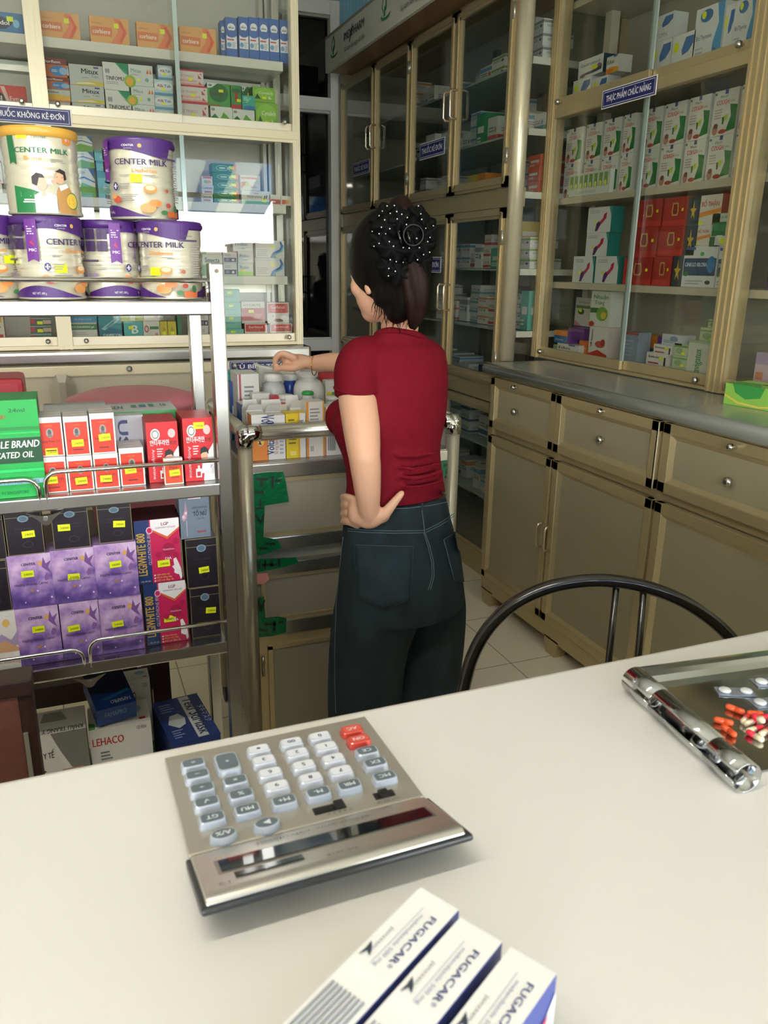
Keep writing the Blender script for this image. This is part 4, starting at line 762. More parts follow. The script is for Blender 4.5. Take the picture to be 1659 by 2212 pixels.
def lid_mesh(H, colr, r):
    mb = MB()
    mb.lathe([(r-0.001, H-0.016), (r+0.0022, H-0.015), (r+0.0026, H-0.004), (r+0.0012, H-0.001), (r-0.004, H), (r-0.007, H-0.004), (0.0001, H-0.004)], M(colr, 0.35, coat=0.2), 48)
    return mb
def milk_can(px, py, base_z, H, kind, th, label, y, lid='#4a2370', stick=None, R=0.057):
    x = at(px, py, 1, y).x
    c = thing('milk_can', label, 'milk can', (x, y, base_z), math.atan2(-x, y)*1.0, 'milk powder cans on the rack')
    can_mesh(H, kind, th, R).build('can_body', c); lid_mesh(H, lid, R).build('lid', c)
    if stick:
        a = (stick[0]-0.5)*2*PI; r = R+0.0016
        s = MB(); nn = 5; ww, hh = 0.021, 0.014
        vs = []
        for e in (0, 0.0004):
            for i in range(nn+1):
                t = a+(i/nn-0.5)*ww/r
                for zz in (-hh/2, hh/2): vs.append(((r+e)*math.sin(t), -(r+e)*math.cos(t), stick[1]*H+zz))
        m = 2*(nn+1); fs = []
        for i in range(nn): fs += [(m+2*i, m+2*i+2, m+2*i+3, m+2*i+1), (2*i, 2*i+1, 2*i+3, 2*i+2)]
        s.add(vs, fs, M(YEL, 0.5)); o = s.build('price_sticker', c); o['label'] = 'small yellow price sticker'
    return c
zt = RS['T']+0.001
milk_can(-32, 550, zt, 0.140, 'front', -0.1, 'cream and purple milk can cut by the photo\'s left edge, bottom row', 1.63, stick=(0.61, 0.48))
milk_can(105, 550, zt, 0.139, 'front', 0.48, 'cream and purple milk can under the green milk can, bottom row', 1.595, stick=(0.55, 0.38))
milk_can(238, 550, zt, 0.138, 'back', 1.05, 'milk can turned to its dark purple table panel, bottom row middle', 1.65)
milk_can(368, 550, zt, 0.138, 'front', -0.62, 'milk can at the right end of the bottom row beside the post', 1.602, stick=(0.42, 0.36))
milk_can(90, 365, zt+0.1405, 0.138, 'bone', 0.0, 'tall green lettered milk can with a printed couple and gold lid, top left', 1.607, lid='#d9a441', R=0.061)
milk_can(305, 375, zt+0.1395, 0.137, 'front', -0.25, 'purple lidded milk can alone on top between two lower cans', 1.63, stick=(0.475, 0.5), R=0.0585)
# ---------------------------------------------------------------- cartons on the rack
def watercolour():
    # lilac print: cloudy washes, pale in the middle and deep violet along the foot
    if 'wc' in MATS: return MATS['wc']
    m = M('#a888bd', 0.41); n = m.node_tree; b = n.nodes['Principled BSDF']
    c = n.nodes.new('ShaderNodeTexCoord'); t = n.nodes.new('ShaderNodeTexNoise'); t.inputs['Scale'].default_value = 26; t.inputs['Detail'].default_value = 6
    sp = n.nodes.new('ShaderNodeSeparateXYZ'); mr = n.nodes.new('ShaderNodeMapRange'); ad = n.nodes.new('ShaderNodeMath'); r = n.nodes.new('ShaderNodeValToRGB')
    mr.inputs['From Max'].default_value = 0.115; mr.inputs['To Min'].default_value = -0.14; mr.inputs['To Max'].default_value = 0.14
    n.links.new(c.outputs['Object'], t.inputs['Vector']); n.links.new(c.outputs['Object'], sp.inputs[0]); n.links.new(sp.outputs['Z'], mr.inputs['Value'])
    n.links.new(t.outputs[0], ad.inputs[0]); n.links.new(mr.outputs[0], ad.inputs[1]); n.links.new(ad.outputs[0], r.inputs[0]); n.links.new(r.outputs[0], b.inputs['Base Color'])
    e = r.color_ramp.elements; e[0].position = 0.25; e[0].color = lin('#4a3878'); e[1].position = 0.72; e[1].color = lin('#dcbfe0')
    for q, h in ((0.38, '#7456a0'), (0.5, '#a583bd'), (0.6, '#c39fcd')): x = e.new(q); x.color = lin(h)
    MATS['wc'] = m; return m
DESIGN.update({
 'medoil': ('#17a84a', {'F': [('r', '#0f4a2c', 0, 0.36, 1, 0.62), ('b', '#eef3ee', 'EAGLE BRAND', 0.12, 0.52, 0.075, 0.84, 0, 0.18), ('b', '#eef3ee', 'MEDICATED OIL', 0.0, 0.415, 0.065, 0.86, 0, 0.18), ('r', '#8fc0d4', 0.1, 0.14, 1, 0.19), ('t', '#1f4a6a', 'USE FOR ALL ACHES', 0.2, 0.15, 0.03, 0.7), ('t', '#0f6a34', 'MADE IN SINGAPORE', 0.1, 0.04, 0.035, 0.62), ('t', '#14532d', '24ml', 0.55, 0.88, 0.04, 0.25), ('p', '#c03a2c', [(0, 0.78), (0.12, 0.78), (0.14, 0.9), (0, 0.92)]), ('b', '#a9542c', 'BRAND', 0.2, 0.82, 0.04, 0.3), ('r', '#1fc05a', 0, 0.66, 1, 0.68), ('r', '#12883c', 0, 0.70, 1, 0.73), ('r', '#23c765', 0, 0.27, 1, 0.3)]}, {'T': '#1a9a48', 'R': '#11803a'}),
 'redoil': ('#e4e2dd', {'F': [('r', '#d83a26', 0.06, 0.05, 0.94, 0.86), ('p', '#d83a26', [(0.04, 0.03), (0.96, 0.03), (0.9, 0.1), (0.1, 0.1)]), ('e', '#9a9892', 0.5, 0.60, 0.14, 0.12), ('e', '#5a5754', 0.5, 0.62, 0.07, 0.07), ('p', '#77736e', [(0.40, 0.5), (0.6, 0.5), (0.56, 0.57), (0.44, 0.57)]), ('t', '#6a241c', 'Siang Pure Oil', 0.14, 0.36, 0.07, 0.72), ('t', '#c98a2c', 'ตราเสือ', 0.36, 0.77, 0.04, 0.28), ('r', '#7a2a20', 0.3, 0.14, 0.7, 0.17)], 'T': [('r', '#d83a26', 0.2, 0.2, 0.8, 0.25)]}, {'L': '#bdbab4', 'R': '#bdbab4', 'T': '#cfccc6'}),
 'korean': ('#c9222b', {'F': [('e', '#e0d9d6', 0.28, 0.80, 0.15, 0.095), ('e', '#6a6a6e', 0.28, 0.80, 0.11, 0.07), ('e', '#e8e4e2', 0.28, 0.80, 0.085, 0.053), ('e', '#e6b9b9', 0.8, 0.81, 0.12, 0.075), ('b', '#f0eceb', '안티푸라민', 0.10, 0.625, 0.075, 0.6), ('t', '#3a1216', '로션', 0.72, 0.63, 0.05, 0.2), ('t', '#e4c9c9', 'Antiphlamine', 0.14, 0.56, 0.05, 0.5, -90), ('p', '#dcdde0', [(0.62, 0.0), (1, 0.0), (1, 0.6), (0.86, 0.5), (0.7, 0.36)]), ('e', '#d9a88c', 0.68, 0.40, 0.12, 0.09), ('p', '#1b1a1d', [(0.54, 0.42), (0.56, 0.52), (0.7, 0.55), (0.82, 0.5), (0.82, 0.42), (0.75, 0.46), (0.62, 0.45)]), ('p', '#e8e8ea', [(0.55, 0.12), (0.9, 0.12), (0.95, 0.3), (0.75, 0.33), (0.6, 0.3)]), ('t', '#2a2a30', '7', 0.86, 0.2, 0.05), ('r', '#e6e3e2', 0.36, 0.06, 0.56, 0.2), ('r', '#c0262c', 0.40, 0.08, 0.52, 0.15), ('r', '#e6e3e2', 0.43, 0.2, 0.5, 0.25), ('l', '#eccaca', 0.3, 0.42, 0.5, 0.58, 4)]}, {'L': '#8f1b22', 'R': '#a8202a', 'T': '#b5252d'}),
 'orangesm': ('#dedbd4', {'F': [('r', '#d84a2a', 0.05, 0.05, 0.95, 0.88), ('b', '#8a2a1c', 'Pure', 0.3, 0.6, 0.12, 0.4), ('r', '#a83420', 0.35, 0.25, 0.75, 0.3)]}, {}),
 'usas': ('#a9a8b0', {'F': [('b', '#2b3566', 'USAS', 0.14, 0.92, 0.16, 0.86, -90)]}, {'T': '#c9cbc8'}),
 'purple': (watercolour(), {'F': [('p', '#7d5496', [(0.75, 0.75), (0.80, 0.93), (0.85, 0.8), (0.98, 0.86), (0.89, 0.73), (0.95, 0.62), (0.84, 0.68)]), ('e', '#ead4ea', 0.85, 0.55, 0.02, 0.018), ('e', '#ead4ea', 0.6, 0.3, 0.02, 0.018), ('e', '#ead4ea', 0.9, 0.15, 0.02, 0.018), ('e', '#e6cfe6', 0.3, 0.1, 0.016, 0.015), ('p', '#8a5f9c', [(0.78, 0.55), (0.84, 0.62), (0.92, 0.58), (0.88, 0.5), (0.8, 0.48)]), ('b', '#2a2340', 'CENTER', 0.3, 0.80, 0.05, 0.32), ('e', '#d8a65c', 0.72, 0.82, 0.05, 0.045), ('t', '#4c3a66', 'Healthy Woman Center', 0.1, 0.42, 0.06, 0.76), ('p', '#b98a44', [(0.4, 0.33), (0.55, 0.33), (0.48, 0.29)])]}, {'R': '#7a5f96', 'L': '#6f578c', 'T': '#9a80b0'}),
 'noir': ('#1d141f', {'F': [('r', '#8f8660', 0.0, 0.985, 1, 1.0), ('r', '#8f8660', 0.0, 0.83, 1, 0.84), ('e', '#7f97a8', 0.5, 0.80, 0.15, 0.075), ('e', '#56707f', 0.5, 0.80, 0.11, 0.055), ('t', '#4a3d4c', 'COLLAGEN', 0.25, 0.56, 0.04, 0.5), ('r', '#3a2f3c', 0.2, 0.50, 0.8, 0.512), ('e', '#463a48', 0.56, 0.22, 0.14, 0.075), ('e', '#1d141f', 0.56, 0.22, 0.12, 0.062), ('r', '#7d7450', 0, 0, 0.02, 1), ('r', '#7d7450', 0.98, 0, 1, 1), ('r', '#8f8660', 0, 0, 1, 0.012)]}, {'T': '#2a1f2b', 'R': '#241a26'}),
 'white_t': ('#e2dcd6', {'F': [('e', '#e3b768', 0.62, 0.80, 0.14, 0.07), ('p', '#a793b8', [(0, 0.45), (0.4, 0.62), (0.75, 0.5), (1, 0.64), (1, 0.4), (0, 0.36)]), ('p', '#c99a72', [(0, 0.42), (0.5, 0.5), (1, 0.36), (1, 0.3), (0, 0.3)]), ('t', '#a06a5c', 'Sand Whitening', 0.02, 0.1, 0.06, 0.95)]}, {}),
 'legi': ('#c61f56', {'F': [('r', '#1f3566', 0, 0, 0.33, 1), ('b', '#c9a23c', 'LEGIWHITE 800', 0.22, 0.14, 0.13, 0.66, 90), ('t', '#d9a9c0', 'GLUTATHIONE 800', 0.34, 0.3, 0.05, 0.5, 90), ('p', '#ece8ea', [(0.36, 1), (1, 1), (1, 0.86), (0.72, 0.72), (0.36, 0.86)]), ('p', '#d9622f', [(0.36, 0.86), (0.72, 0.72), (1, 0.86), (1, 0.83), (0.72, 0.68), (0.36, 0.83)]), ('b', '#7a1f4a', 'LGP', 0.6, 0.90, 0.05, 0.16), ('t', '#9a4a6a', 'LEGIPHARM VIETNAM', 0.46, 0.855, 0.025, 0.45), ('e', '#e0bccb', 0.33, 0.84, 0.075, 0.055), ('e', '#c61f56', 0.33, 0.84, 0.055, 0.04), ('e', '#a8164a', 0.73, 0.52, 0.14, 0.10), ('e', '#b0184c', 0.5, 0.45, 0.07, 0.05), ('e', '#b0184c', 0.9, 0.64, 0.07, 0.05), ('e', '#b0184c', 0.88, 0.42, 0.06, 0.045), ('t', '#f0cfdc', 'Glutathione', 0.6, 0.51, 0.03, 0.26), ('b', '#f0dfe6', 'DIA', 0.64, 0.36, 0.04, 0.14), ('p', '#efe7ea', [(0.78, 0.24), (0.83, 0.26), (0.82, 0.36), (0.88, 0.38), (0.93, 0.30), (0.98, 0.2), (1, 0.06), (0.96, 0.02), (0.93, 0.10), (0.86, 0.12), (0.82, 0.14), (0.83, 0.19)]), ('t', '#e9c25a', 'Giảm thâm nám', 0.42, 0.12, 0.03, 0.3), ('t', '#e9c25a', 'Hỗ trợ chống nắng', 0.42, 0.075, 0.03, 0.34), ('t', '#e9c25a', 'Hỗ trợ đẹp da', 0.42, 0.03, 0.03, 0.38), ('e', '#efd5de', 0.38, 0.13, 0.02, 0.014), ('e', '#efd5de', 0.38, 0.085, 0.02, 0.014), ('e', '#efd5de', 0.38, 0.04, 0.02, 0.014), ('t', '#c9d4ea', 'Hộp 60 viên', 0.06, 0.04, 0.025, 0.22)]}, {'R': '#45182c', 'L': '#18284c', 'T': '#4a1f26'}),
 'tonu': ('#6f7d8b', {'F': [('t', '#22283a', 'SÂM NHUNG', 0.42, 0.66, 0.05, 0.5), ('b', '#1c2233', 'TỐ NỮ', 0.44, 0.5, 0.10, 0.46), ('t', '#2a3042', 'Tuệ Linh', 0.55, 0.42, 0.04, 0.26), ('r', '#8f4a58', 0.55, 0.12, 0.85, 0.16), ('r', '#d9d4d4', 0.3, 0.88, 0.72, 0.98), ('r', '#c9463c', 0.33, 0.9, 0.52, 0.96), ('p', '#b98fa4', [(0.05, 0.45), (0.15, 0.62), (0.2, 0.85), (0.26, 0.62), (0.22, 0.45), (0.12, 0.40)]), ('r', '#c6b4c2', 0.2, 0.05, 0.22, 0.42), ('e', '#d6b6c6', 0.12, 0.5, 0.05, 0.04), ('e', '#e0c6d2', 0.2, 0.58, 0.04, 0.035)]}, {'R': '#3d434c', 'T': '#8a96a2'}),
 'greytop': ('#b9bab8', {'F': [('r', '#8e9093', 0, 0.7, 1, 1)]}, {'T': '#cdd0cf'}),
 'greentop': ('#3f8f52', {'F': [('r', '#7ab88a', 0, 0.6, 1, 0.68)], 'T': [('b', '#4a4d50', 'GEN', 0.03, 0.3, 0.34, 0.2), ('r', '#4f8f62', 0.36, 0.4, 0.44, 0.7), ('r', '#4f8f9a', 0.48, 0.4, 0.58, 0.7), ('r', '#4f8f62', 0.62, 0.4, 0.7, 0.7), ('b', '#3a3d40', '10', 0.8, 0.4, 0.3, 0.08)]}, {'T': '#cfd2d2'}),
 'redback': ('#b52430', {'F': [('b', '#e6d9d9', 'hi', 0.72, 0.45, 0.25, 0.14)]}, {'T': '#c02c38', 'R': '#8f1c27'}),
 'plum': ('#4a1f26', {'F': []}, {}),
})
def RB(key, px0, px1, pyt, zb, label, y, d, n=1, rz=0.0, stick=None, pyb=None, grp=None, dl=None, name='medicine_carton', x01=None):
    """one carton (or n standing one behind the other) on the rack"""
    pm = (pyt+(pyb or pyt+60))/2
    xa, xb = at(px0, pm, 1, y).x, at(px1, pm, 1, y).x
    zt_ = min(at((px0+px1)/2, pyt, 1, y).z, (RS['M'] if zb < RS['M']-0.01 else RS['T'])-0.0285); h = zt_-zb; out = None
    for i in range(n):
        lb = label if i == 0 else dl.format(ORD[i+1])
        o = carton(key, xb-xa, d, h, lb, ((xa+xb)/2, y+i*(d+0.001), zb+0.0006), rz, 'box', grp, name, stick if i == 0 else None)
        out = out or o
    return h
zm = RS['M']; yf = RKY+0.02
RB('medoil', -62, 82, 866, zm, 'large shiny green carton at the photo\'s left edge on the middle shelf', yf-0.012, 0.10)
red = ((83, 144, 988, (0.42, 0.36)), (145, 201, 985, (0.5, 0.28)), (202, 257, 980, (0.45, 0.28)), (258, 312, 968, (0.42, 0.42)))
hs = []
for i, (a, b, t, s) in enumerate(red):
    h = RB('redoil', a+1, b, t, zm, 'red and white carton, %s from the left in the lower front row' % ORD[i+1], yf+0.002*i, 0.024, 3, 0, (*s, 0.021, 0.013), 1050, None, 'red white carton {} in depth behind the %s of the lower row' % ORD[i+1]); hs.append(h)
for i, (a, b, t, s) in enumerate(((78, 136, 902, (0.5, 0.12)), (138, 193, 900, (0.5, 0.32)), (195, 249, 893, (0.55, 0.4)))):
    RB('redoil', a+1, b, t, zm+hs[i]+0.001, 'red and white carton, %s from the left in the upper front row' % ORD[i+1], yf+0.002, 0.024, 3, 0, (*s, 0.021, 0.013), 980, None, 'red white carton {} in depth behind the %s of the upper row' % ORD[i+1])
RB('korean', 318, 386, 912, zm, 'tall red carton with a printed young man, left of two', yf+0.015, 0.030, 3, 0, None, 1030, None, 'tall red carton {} in depth in the left red file')
RB('korean', 397, 461, 903, zm, 'tall red carton with a printed young man, right of two', yf+0.002, 0.030, 3, 0, (0.54, 0.88, 0.021, 0.013), 1035, None, 'tall red carton {} in depth in the right red file')
carton('orangesm', 0.036, 0.012, 0.052, 'small orange and white carton standing before the two tall red ones', (at(374, 1020, 1, yf).x, yf-0.010, zm+0.0006), 0, 'box', None, 'medicine_carton', (0.55, 0.45, 0.02, 0.012))
RB('usas', 248, 312, 898, zm, 'grey carton with big dark letters running down, behind red row', yf+0.085, 0.03, pyb=1000)
RB('greentop', 236, 385, 888, zm, 'flat green and white carton behind the grey lettered one', yf+0.125, 0.11, pyb=960)
RB('greytop', 96, 236, 890, zm, 'silvery topped carton behind the upper red and white row', yf+0.12, 0.12, pyb=960)
# lower shelf
zl = RS['L']; yl = RKY+0.02
lowp = (('white_t', -20, 38, 1322, None, 'cream carton with painted dunes at the photo\'s left edge, lower shelf'), ('purple', 37, 131, 1312, (0.5, 0.62), 'purple floral carton, left of the lower three'), ('purple', 133, 217, 1300, (0.32, 0.55), 'purple floral carton, middle of the lower three'), ('purple', 218, 310, 1289, (0.4, 0.52), 'purple floral carton, right of the lower three'))
hl = [RB(k, a, b, t, zl, lb, yl, 0.06, stick=(*s, 0.022, 0.013) if s else None, pyb=1425) for k, a, b, t, s, lb in lowp]
up = ((20, 118, 1198, (0.42, 0.64), 'purple floral carton, left of the upper three'), (114, 209, 1186, (0.48, 0.48), 'purple floral carton, middle of the upper three'), (207, 299, 1174, (0.48, 0.62), 'purple floral carton, right of the upper three'))
hu = [RB('purple', a, b, t, zl+hl[i+1]+0.001, lb, yl+0.003*(2-i)-0.003, 0.06, stick=(*s, 0.022, 0.013), pyb=1315) for i, (a, b, t, s, lb) in enumerate(up)]
for i, (a, b, t, s, lb) in enumerate(((11, 92, 1092, (0.6, 0.45), 'black gift carton, left of three on the purple cartons'), (112, 192, 1080, (0.32, 0.5), 'black gift carton, middle of three on the purple cartons'), (211, 285, 1067, (0.62, 0.44), 'black gift carton, right of three on the purple cartons'))):
    RB('noir', a, b, t, zl+hl[i+1]+hu[i]+0.002, lb, yl+0.004, 0.045, stick=(*s, 0.022, 0.013), pyb=1195)
h = RB('noir', -50, 20, 1212, zl+hl[0]+0.001, 'black gift carton cut by the photo\'s left edge, lower of its pair', yl+0.003, 0.05, pyb=1320); RB('noir', -55, 8, 1096, zl+hl[0]+h+0.002, 'black gift carton cut by the photo\'s left edge, upper of its pair', yl+0.005, 0.05, pyb=1200)
h = RB('legi', 313, 404, 1258, zl, 'blue and crimson carton with a white face outline, lower of its pair', yl+0.008, 0.055, stick=(0.58, 0.40, 0.024, 0.014), pyb=1390)
RB('legi', 293, 390, 1122, zl+h+0.001, 'blue and crimson carton with a white face outline, upper of its pair', yl+0.008, 0.055, stick=(0.6, 0.30, 0.024, 0.014), pyb=1255)
RB('plum', 285, 385, 1106, zl+h+0.001, 'plum coloured carton behind the blue and crimson pair', yl+0.07, 0.04, pyb=1200)
h = RB('noir', 412, 476, 1268, zl, 'black gift carton at the foot of the right hand stack', yl+0.012, 0.05, stick=(0.68, 0.52, 0.021, 0.013), pyb=1375)
h2 = RB('noir', 402, 470, 1163, zl+h+0.001, 'black gift carton in the middle of the right hand stack', yl+0.012, 0.05, stick=(0.55, 0.35, 0.021, 0.013), pyb=1265)
RB('tonu', 388, 453, 1062, zl+h+h2+0.002, 'slate blue carton with pink blossom on top of the right hand stack', yl+0.014, 0.05, pyb=1163)
# ---------------------------------------------------------------- behind and below the rack
# pink plastic tub behind the rack, on a dark wooden bench
pt = at(292, 852, 1, 2.12)
bn = thing('wooden_bench', 'dark brown wooden bench standing behind the steel rack', 'bench', (-0.2, 2.2, 0))
DK = M('#33211b', 0.5, 0, 0.35, 10, stretch=(1, 1, 6))
for x in (-0.75, 0.33):
    for y in (-0.28, 0.14): MB().box((x, y, 0), (x+0.045, y+0.045, 0.72), DK).build('leg', bn)
MB().cbox((-0.78, -0.30, 0.72), (0.40, 0.20, 0.75), DK, 0.005).build('seat', bn)
zr = at(250, 1470, 1, 1.95).z; MB().box((-0.75, -0.275, zr-0.03), (0.36, -0.245, zr+0.025), DK).build('stretcher', bn)
MB().box((0.26, -0.27, zr), (0.295, -0.245, 0.72), DK).build('rail_post', bn)
tb = thing('plastic_tub', 'pink plastic tub standing on the bench behind the grey and green cartons', 'tub', (pt.x, 2.2, 0.7505))
h = pt.z-0.7505
MB().lathe([(0.11, 0.0), (0.125, 0.01), (0.152, h-0.04), (0.165, h-0.035), (0.168, h-0.02), (0.12, h-0.004), (0.0001, h)], M('#d98089', 0.45), 40).build('tub_body', tb)
hb = thing('red_case', 'red plastic case with a black handle behind the green carton', 'case', (at(51, 840, 1, 2.02).x-0.05, 2.02, 0.7505))
hh = at(20, 818, 1, 2.02).z-0.7505
MB().cbox((-0.33, 0, 0), (0.05, 0.14, hh), M('#b3202d', 0.4), 0.012).build('case_body', hb)
mb = MB(); mb.tube([(-0.14, -0.022, hh-0.07), (-0.07, -0.03, hh-0.055), (-0.02, -0.02, hh-0.05)], [0.010, 0.014, 0.005], M('#16171a', 0.4), 10); mb.build('handle', hb)
mb = MB(); decals(mb, lambda u, v, e: (-0.33+0.38*u, -e, hh*v), 0.38, hh, [('b', '#e6d3d3', 'hi', 0.86, 0.68, 0.10, 0.07)], 0.001); mb.build('lettering', hb)
# wooden stand at the lower left, in front of the rack
ws = thing('wooden_stand', 'reddish brown wooden stand with worn edges at the lower left before the rack', 'stand', (-0.12, 1.06, 0))
RW = M('#7a4c42', 0.45, 0, 0.25, 7, stretch=(1, 1, 8)); RWD = M('#3a2420', 0.5, 0, 0.25, 7)
MB().cbox((-0.030, 0, 0), (0.016, 0.035, 0.888), RW, 0.003).build('post', ws)
MB().cbox((-0.56, -0.004, 0.888), (0.036, 0.04, 0.912), RWD, 0.003).build('top', ws)
MB().box((0.016, 0.002, 0.0), (0.034, 0.036, 0.888), RWD).build('side_panel', ws)
MB().box((-0.56, 0.026, 0.3), (0.016, 0.034, 0.86), RWD).build('back_panel', ws)
MB().cbox((-0.56, 0, 0), (-0.52, 0.035, 0.888), RW, 0.003).build('post', ws)
MB().box((-0.52, 0.0, 0.4), (-0.03, 0.026, 0.42), RWD).build('shelf', ws)
MB().box((0.0165, -0.002, 0.3), (0.0225, 0.003, 0.83), ALU()).build('metal_strip', ws)
# face mask cartons on the bottom shelf
DESIGN.update({
 'mask_grey': ('#d3d2cb', {'F': [('p', '#77756f', [(0.42, 1), (1, 1), (1, 0.35), (0.7, 0.45), (0.55, 0.7)]), ('p', '#d9d8d0', [(0.42, 0.98), (0.56, 0.7), (0.72, 0.42), (0.64, 0.42), (0.5, 0.66)]), ('b', '#2a2b2a', 'KHẨU TRANG Y TẾ', -0.3, 0.64, 0.09, 0.74), ('p', '#5f605e', [(0.02, 0.12), (0.2, 0.12), (0.22, 0.46), (0.04, 0.42)]), ('p', '#2a2b2a', [(0.22, 0.42), (0.29, 0.45), (0.22, 0.49)]), ('r', '#b98a78', 0.55, 0.42, 0.9, 0.44), ('r', '#b98a78', 0.55, 0.32, 0.9, 0.34), ('t', '#6a665f', 'KHÁNG KHUẨN', 0.58, 0.35, 0.05, 0.28), ('t', '#4a4a48', '50 cái', 0.66, 0.12, 0.07, 0.18)], 'T': [('b', '#3a3a38', 'KHẨU TRANG Y TẾ', 0.95, 0.2, 0.18, 0.8, 180), ('p', '#8a8a86', [(0.25, 0.5), (0.7, 0.5), (0.6, 0.9), (0.3, 0.9)])]}, {'T': '#cfcec8'}),
 'mask_leh': ('#dfdfd9', {'F': [('p', '#3f8f3f', [(0, 0.0), (0.45, 0.0), (0.2, 0.06), (0, 0.14)]), ('p', '#3f8f3f', [(0.5, 0), (1, 0), (1, 0.1), (0.8, 0.08)]), ('b', '#b8322c', 'LEHACO', 0.04, 0.70, 0.14, 0.5), ('t', '#5a5a5a', 'CE FDA', 0.76, 0.88, 0.06, 0.16), ('p', '#8fb8d4', [(0.14, 0.2), (0.45, 0.3), (0.46, 0.36), (0.16, 0.34)]), ('p', '#6f9cc0', [(0.14, 0.2), (0.3, 0.24), (0.3, 0.3), (0.15, 0.3)]), ('l', '#77797a', 0.15, 0.42, 0.35, 0.6, 3)], 'T': [('e', '#8fb0c4', 0.72, 0.6, 0.16, 0.2), ('p', '#4a9a4a', [(0, 0), (0.1, 0.0), (0.1, 0.25), (0, 0.3)]), ('r', '#c03a44', 0.82, 0.1, 0.92, 0.2)]}, {'T': '#d9d9d3', 'R': '#9a9a94'}),
 'mask_teki': ('#1f3576', {'F': [('b', '#c9d2e6', 'タキマスク', 0.3, 0.3, 0.4, 0.46)], 'T': [('r', '#cfd2d4', 0.56, 0.02, 0.78, 0.98), ('b', '#1f2c58', 'Teki 3dMask', 0.62, 0.93, 0.16, 0.86, -90), ('t', '#c9d2e6', 'タキマスク', 0.86, 0.7, 0.07, 0.4, -90), ('p', '#c6ccd4', [(0.12, 0.42), (0.22, 0.6), (0.4, 0.62), (0.5, 0.5), (0.46, 0.36), (0.3, 0.3)]), ('l', '#8f9fcc', 0.1, 0.68, 0.4, 0.9, 4), ('l', '#8f9fcc', 0.12, 0.08, 0.35, 0.28, 4)]}, {'T': '#22397c', 'L': '#14245a', 'R': '#14245a'}),
 'fama': ('#123a86', {'F': [('t', '#7fa0d4', 'FAMAPRO', 0.2, 0.45, 0.3, 0.55)], 'T': [('p', '#0f1f3c', [(0, 0.45), (1, 0.3), (1, 1), (0, 1)]), ('p', '#1f6fb4', [(0.2, 0.25), (0.9, 0.4), (1, 0.34), (0.3, 0.2)]), ('b', '#cfd9ea', 'FAMAPRO', 0.9, 0.18, 0.10, 0.5, 180)]}, {'T': '#143f8f', 'L': '#0f2c66', 'R': '#0f2c66'}),
})
zb = RS['B']+0.0006
def mk(key, px0, px1, pyt, y, d, label, pm, rz=0.0, zbase=zb):
    xa, xb = at(px0, pm, 1, y).x, at(px1, pm, 1, y).x; h = at((px0+px1)/2, pyt, 1, y).z-zbase
    return carton(key, xb-xa, d, h, label, ((xa+xb)/2, y, zbase), rz, 'box', None, 'mask_carton'), h
mk('mask_grey', 55, 191, 1583, 1.66, 0.10, 'grey and white face mask carton beside the wooden stand', 1620)
lh, hh_ = mk('mask_leh', 195, 330, 1566, 1.68, 0.10, 'white face mask carton with red capitals on the bottom shelf', 1610)
mk('mask_teki', 368, 478, 1596, 1.62, 0.20, 'navy blue face mask carton with a white band, beside the rack post', 1590, rz=0.12)
carton('mask_leh', 0.075, 0.05, hh_+0.05, 'white face mask carton standing behind the one with red capitals', (at(290, 1500, 1, 1.80).x, 1.79, zb), 0, 'box', None, 'mask_carton')
f = carton('fama', 0.088, 0.13, 0.045, 'dark blue carton lying tilted on the white face mask carton', (at(252, 1545, 1, 1.68).x, 1.685, RS['B']+hh_+0.005), 0.18, 'box', None, 'mask_carton'); f.rotation_euler = (math.radians(12), 0, 0.18); f.location.z += 0.004
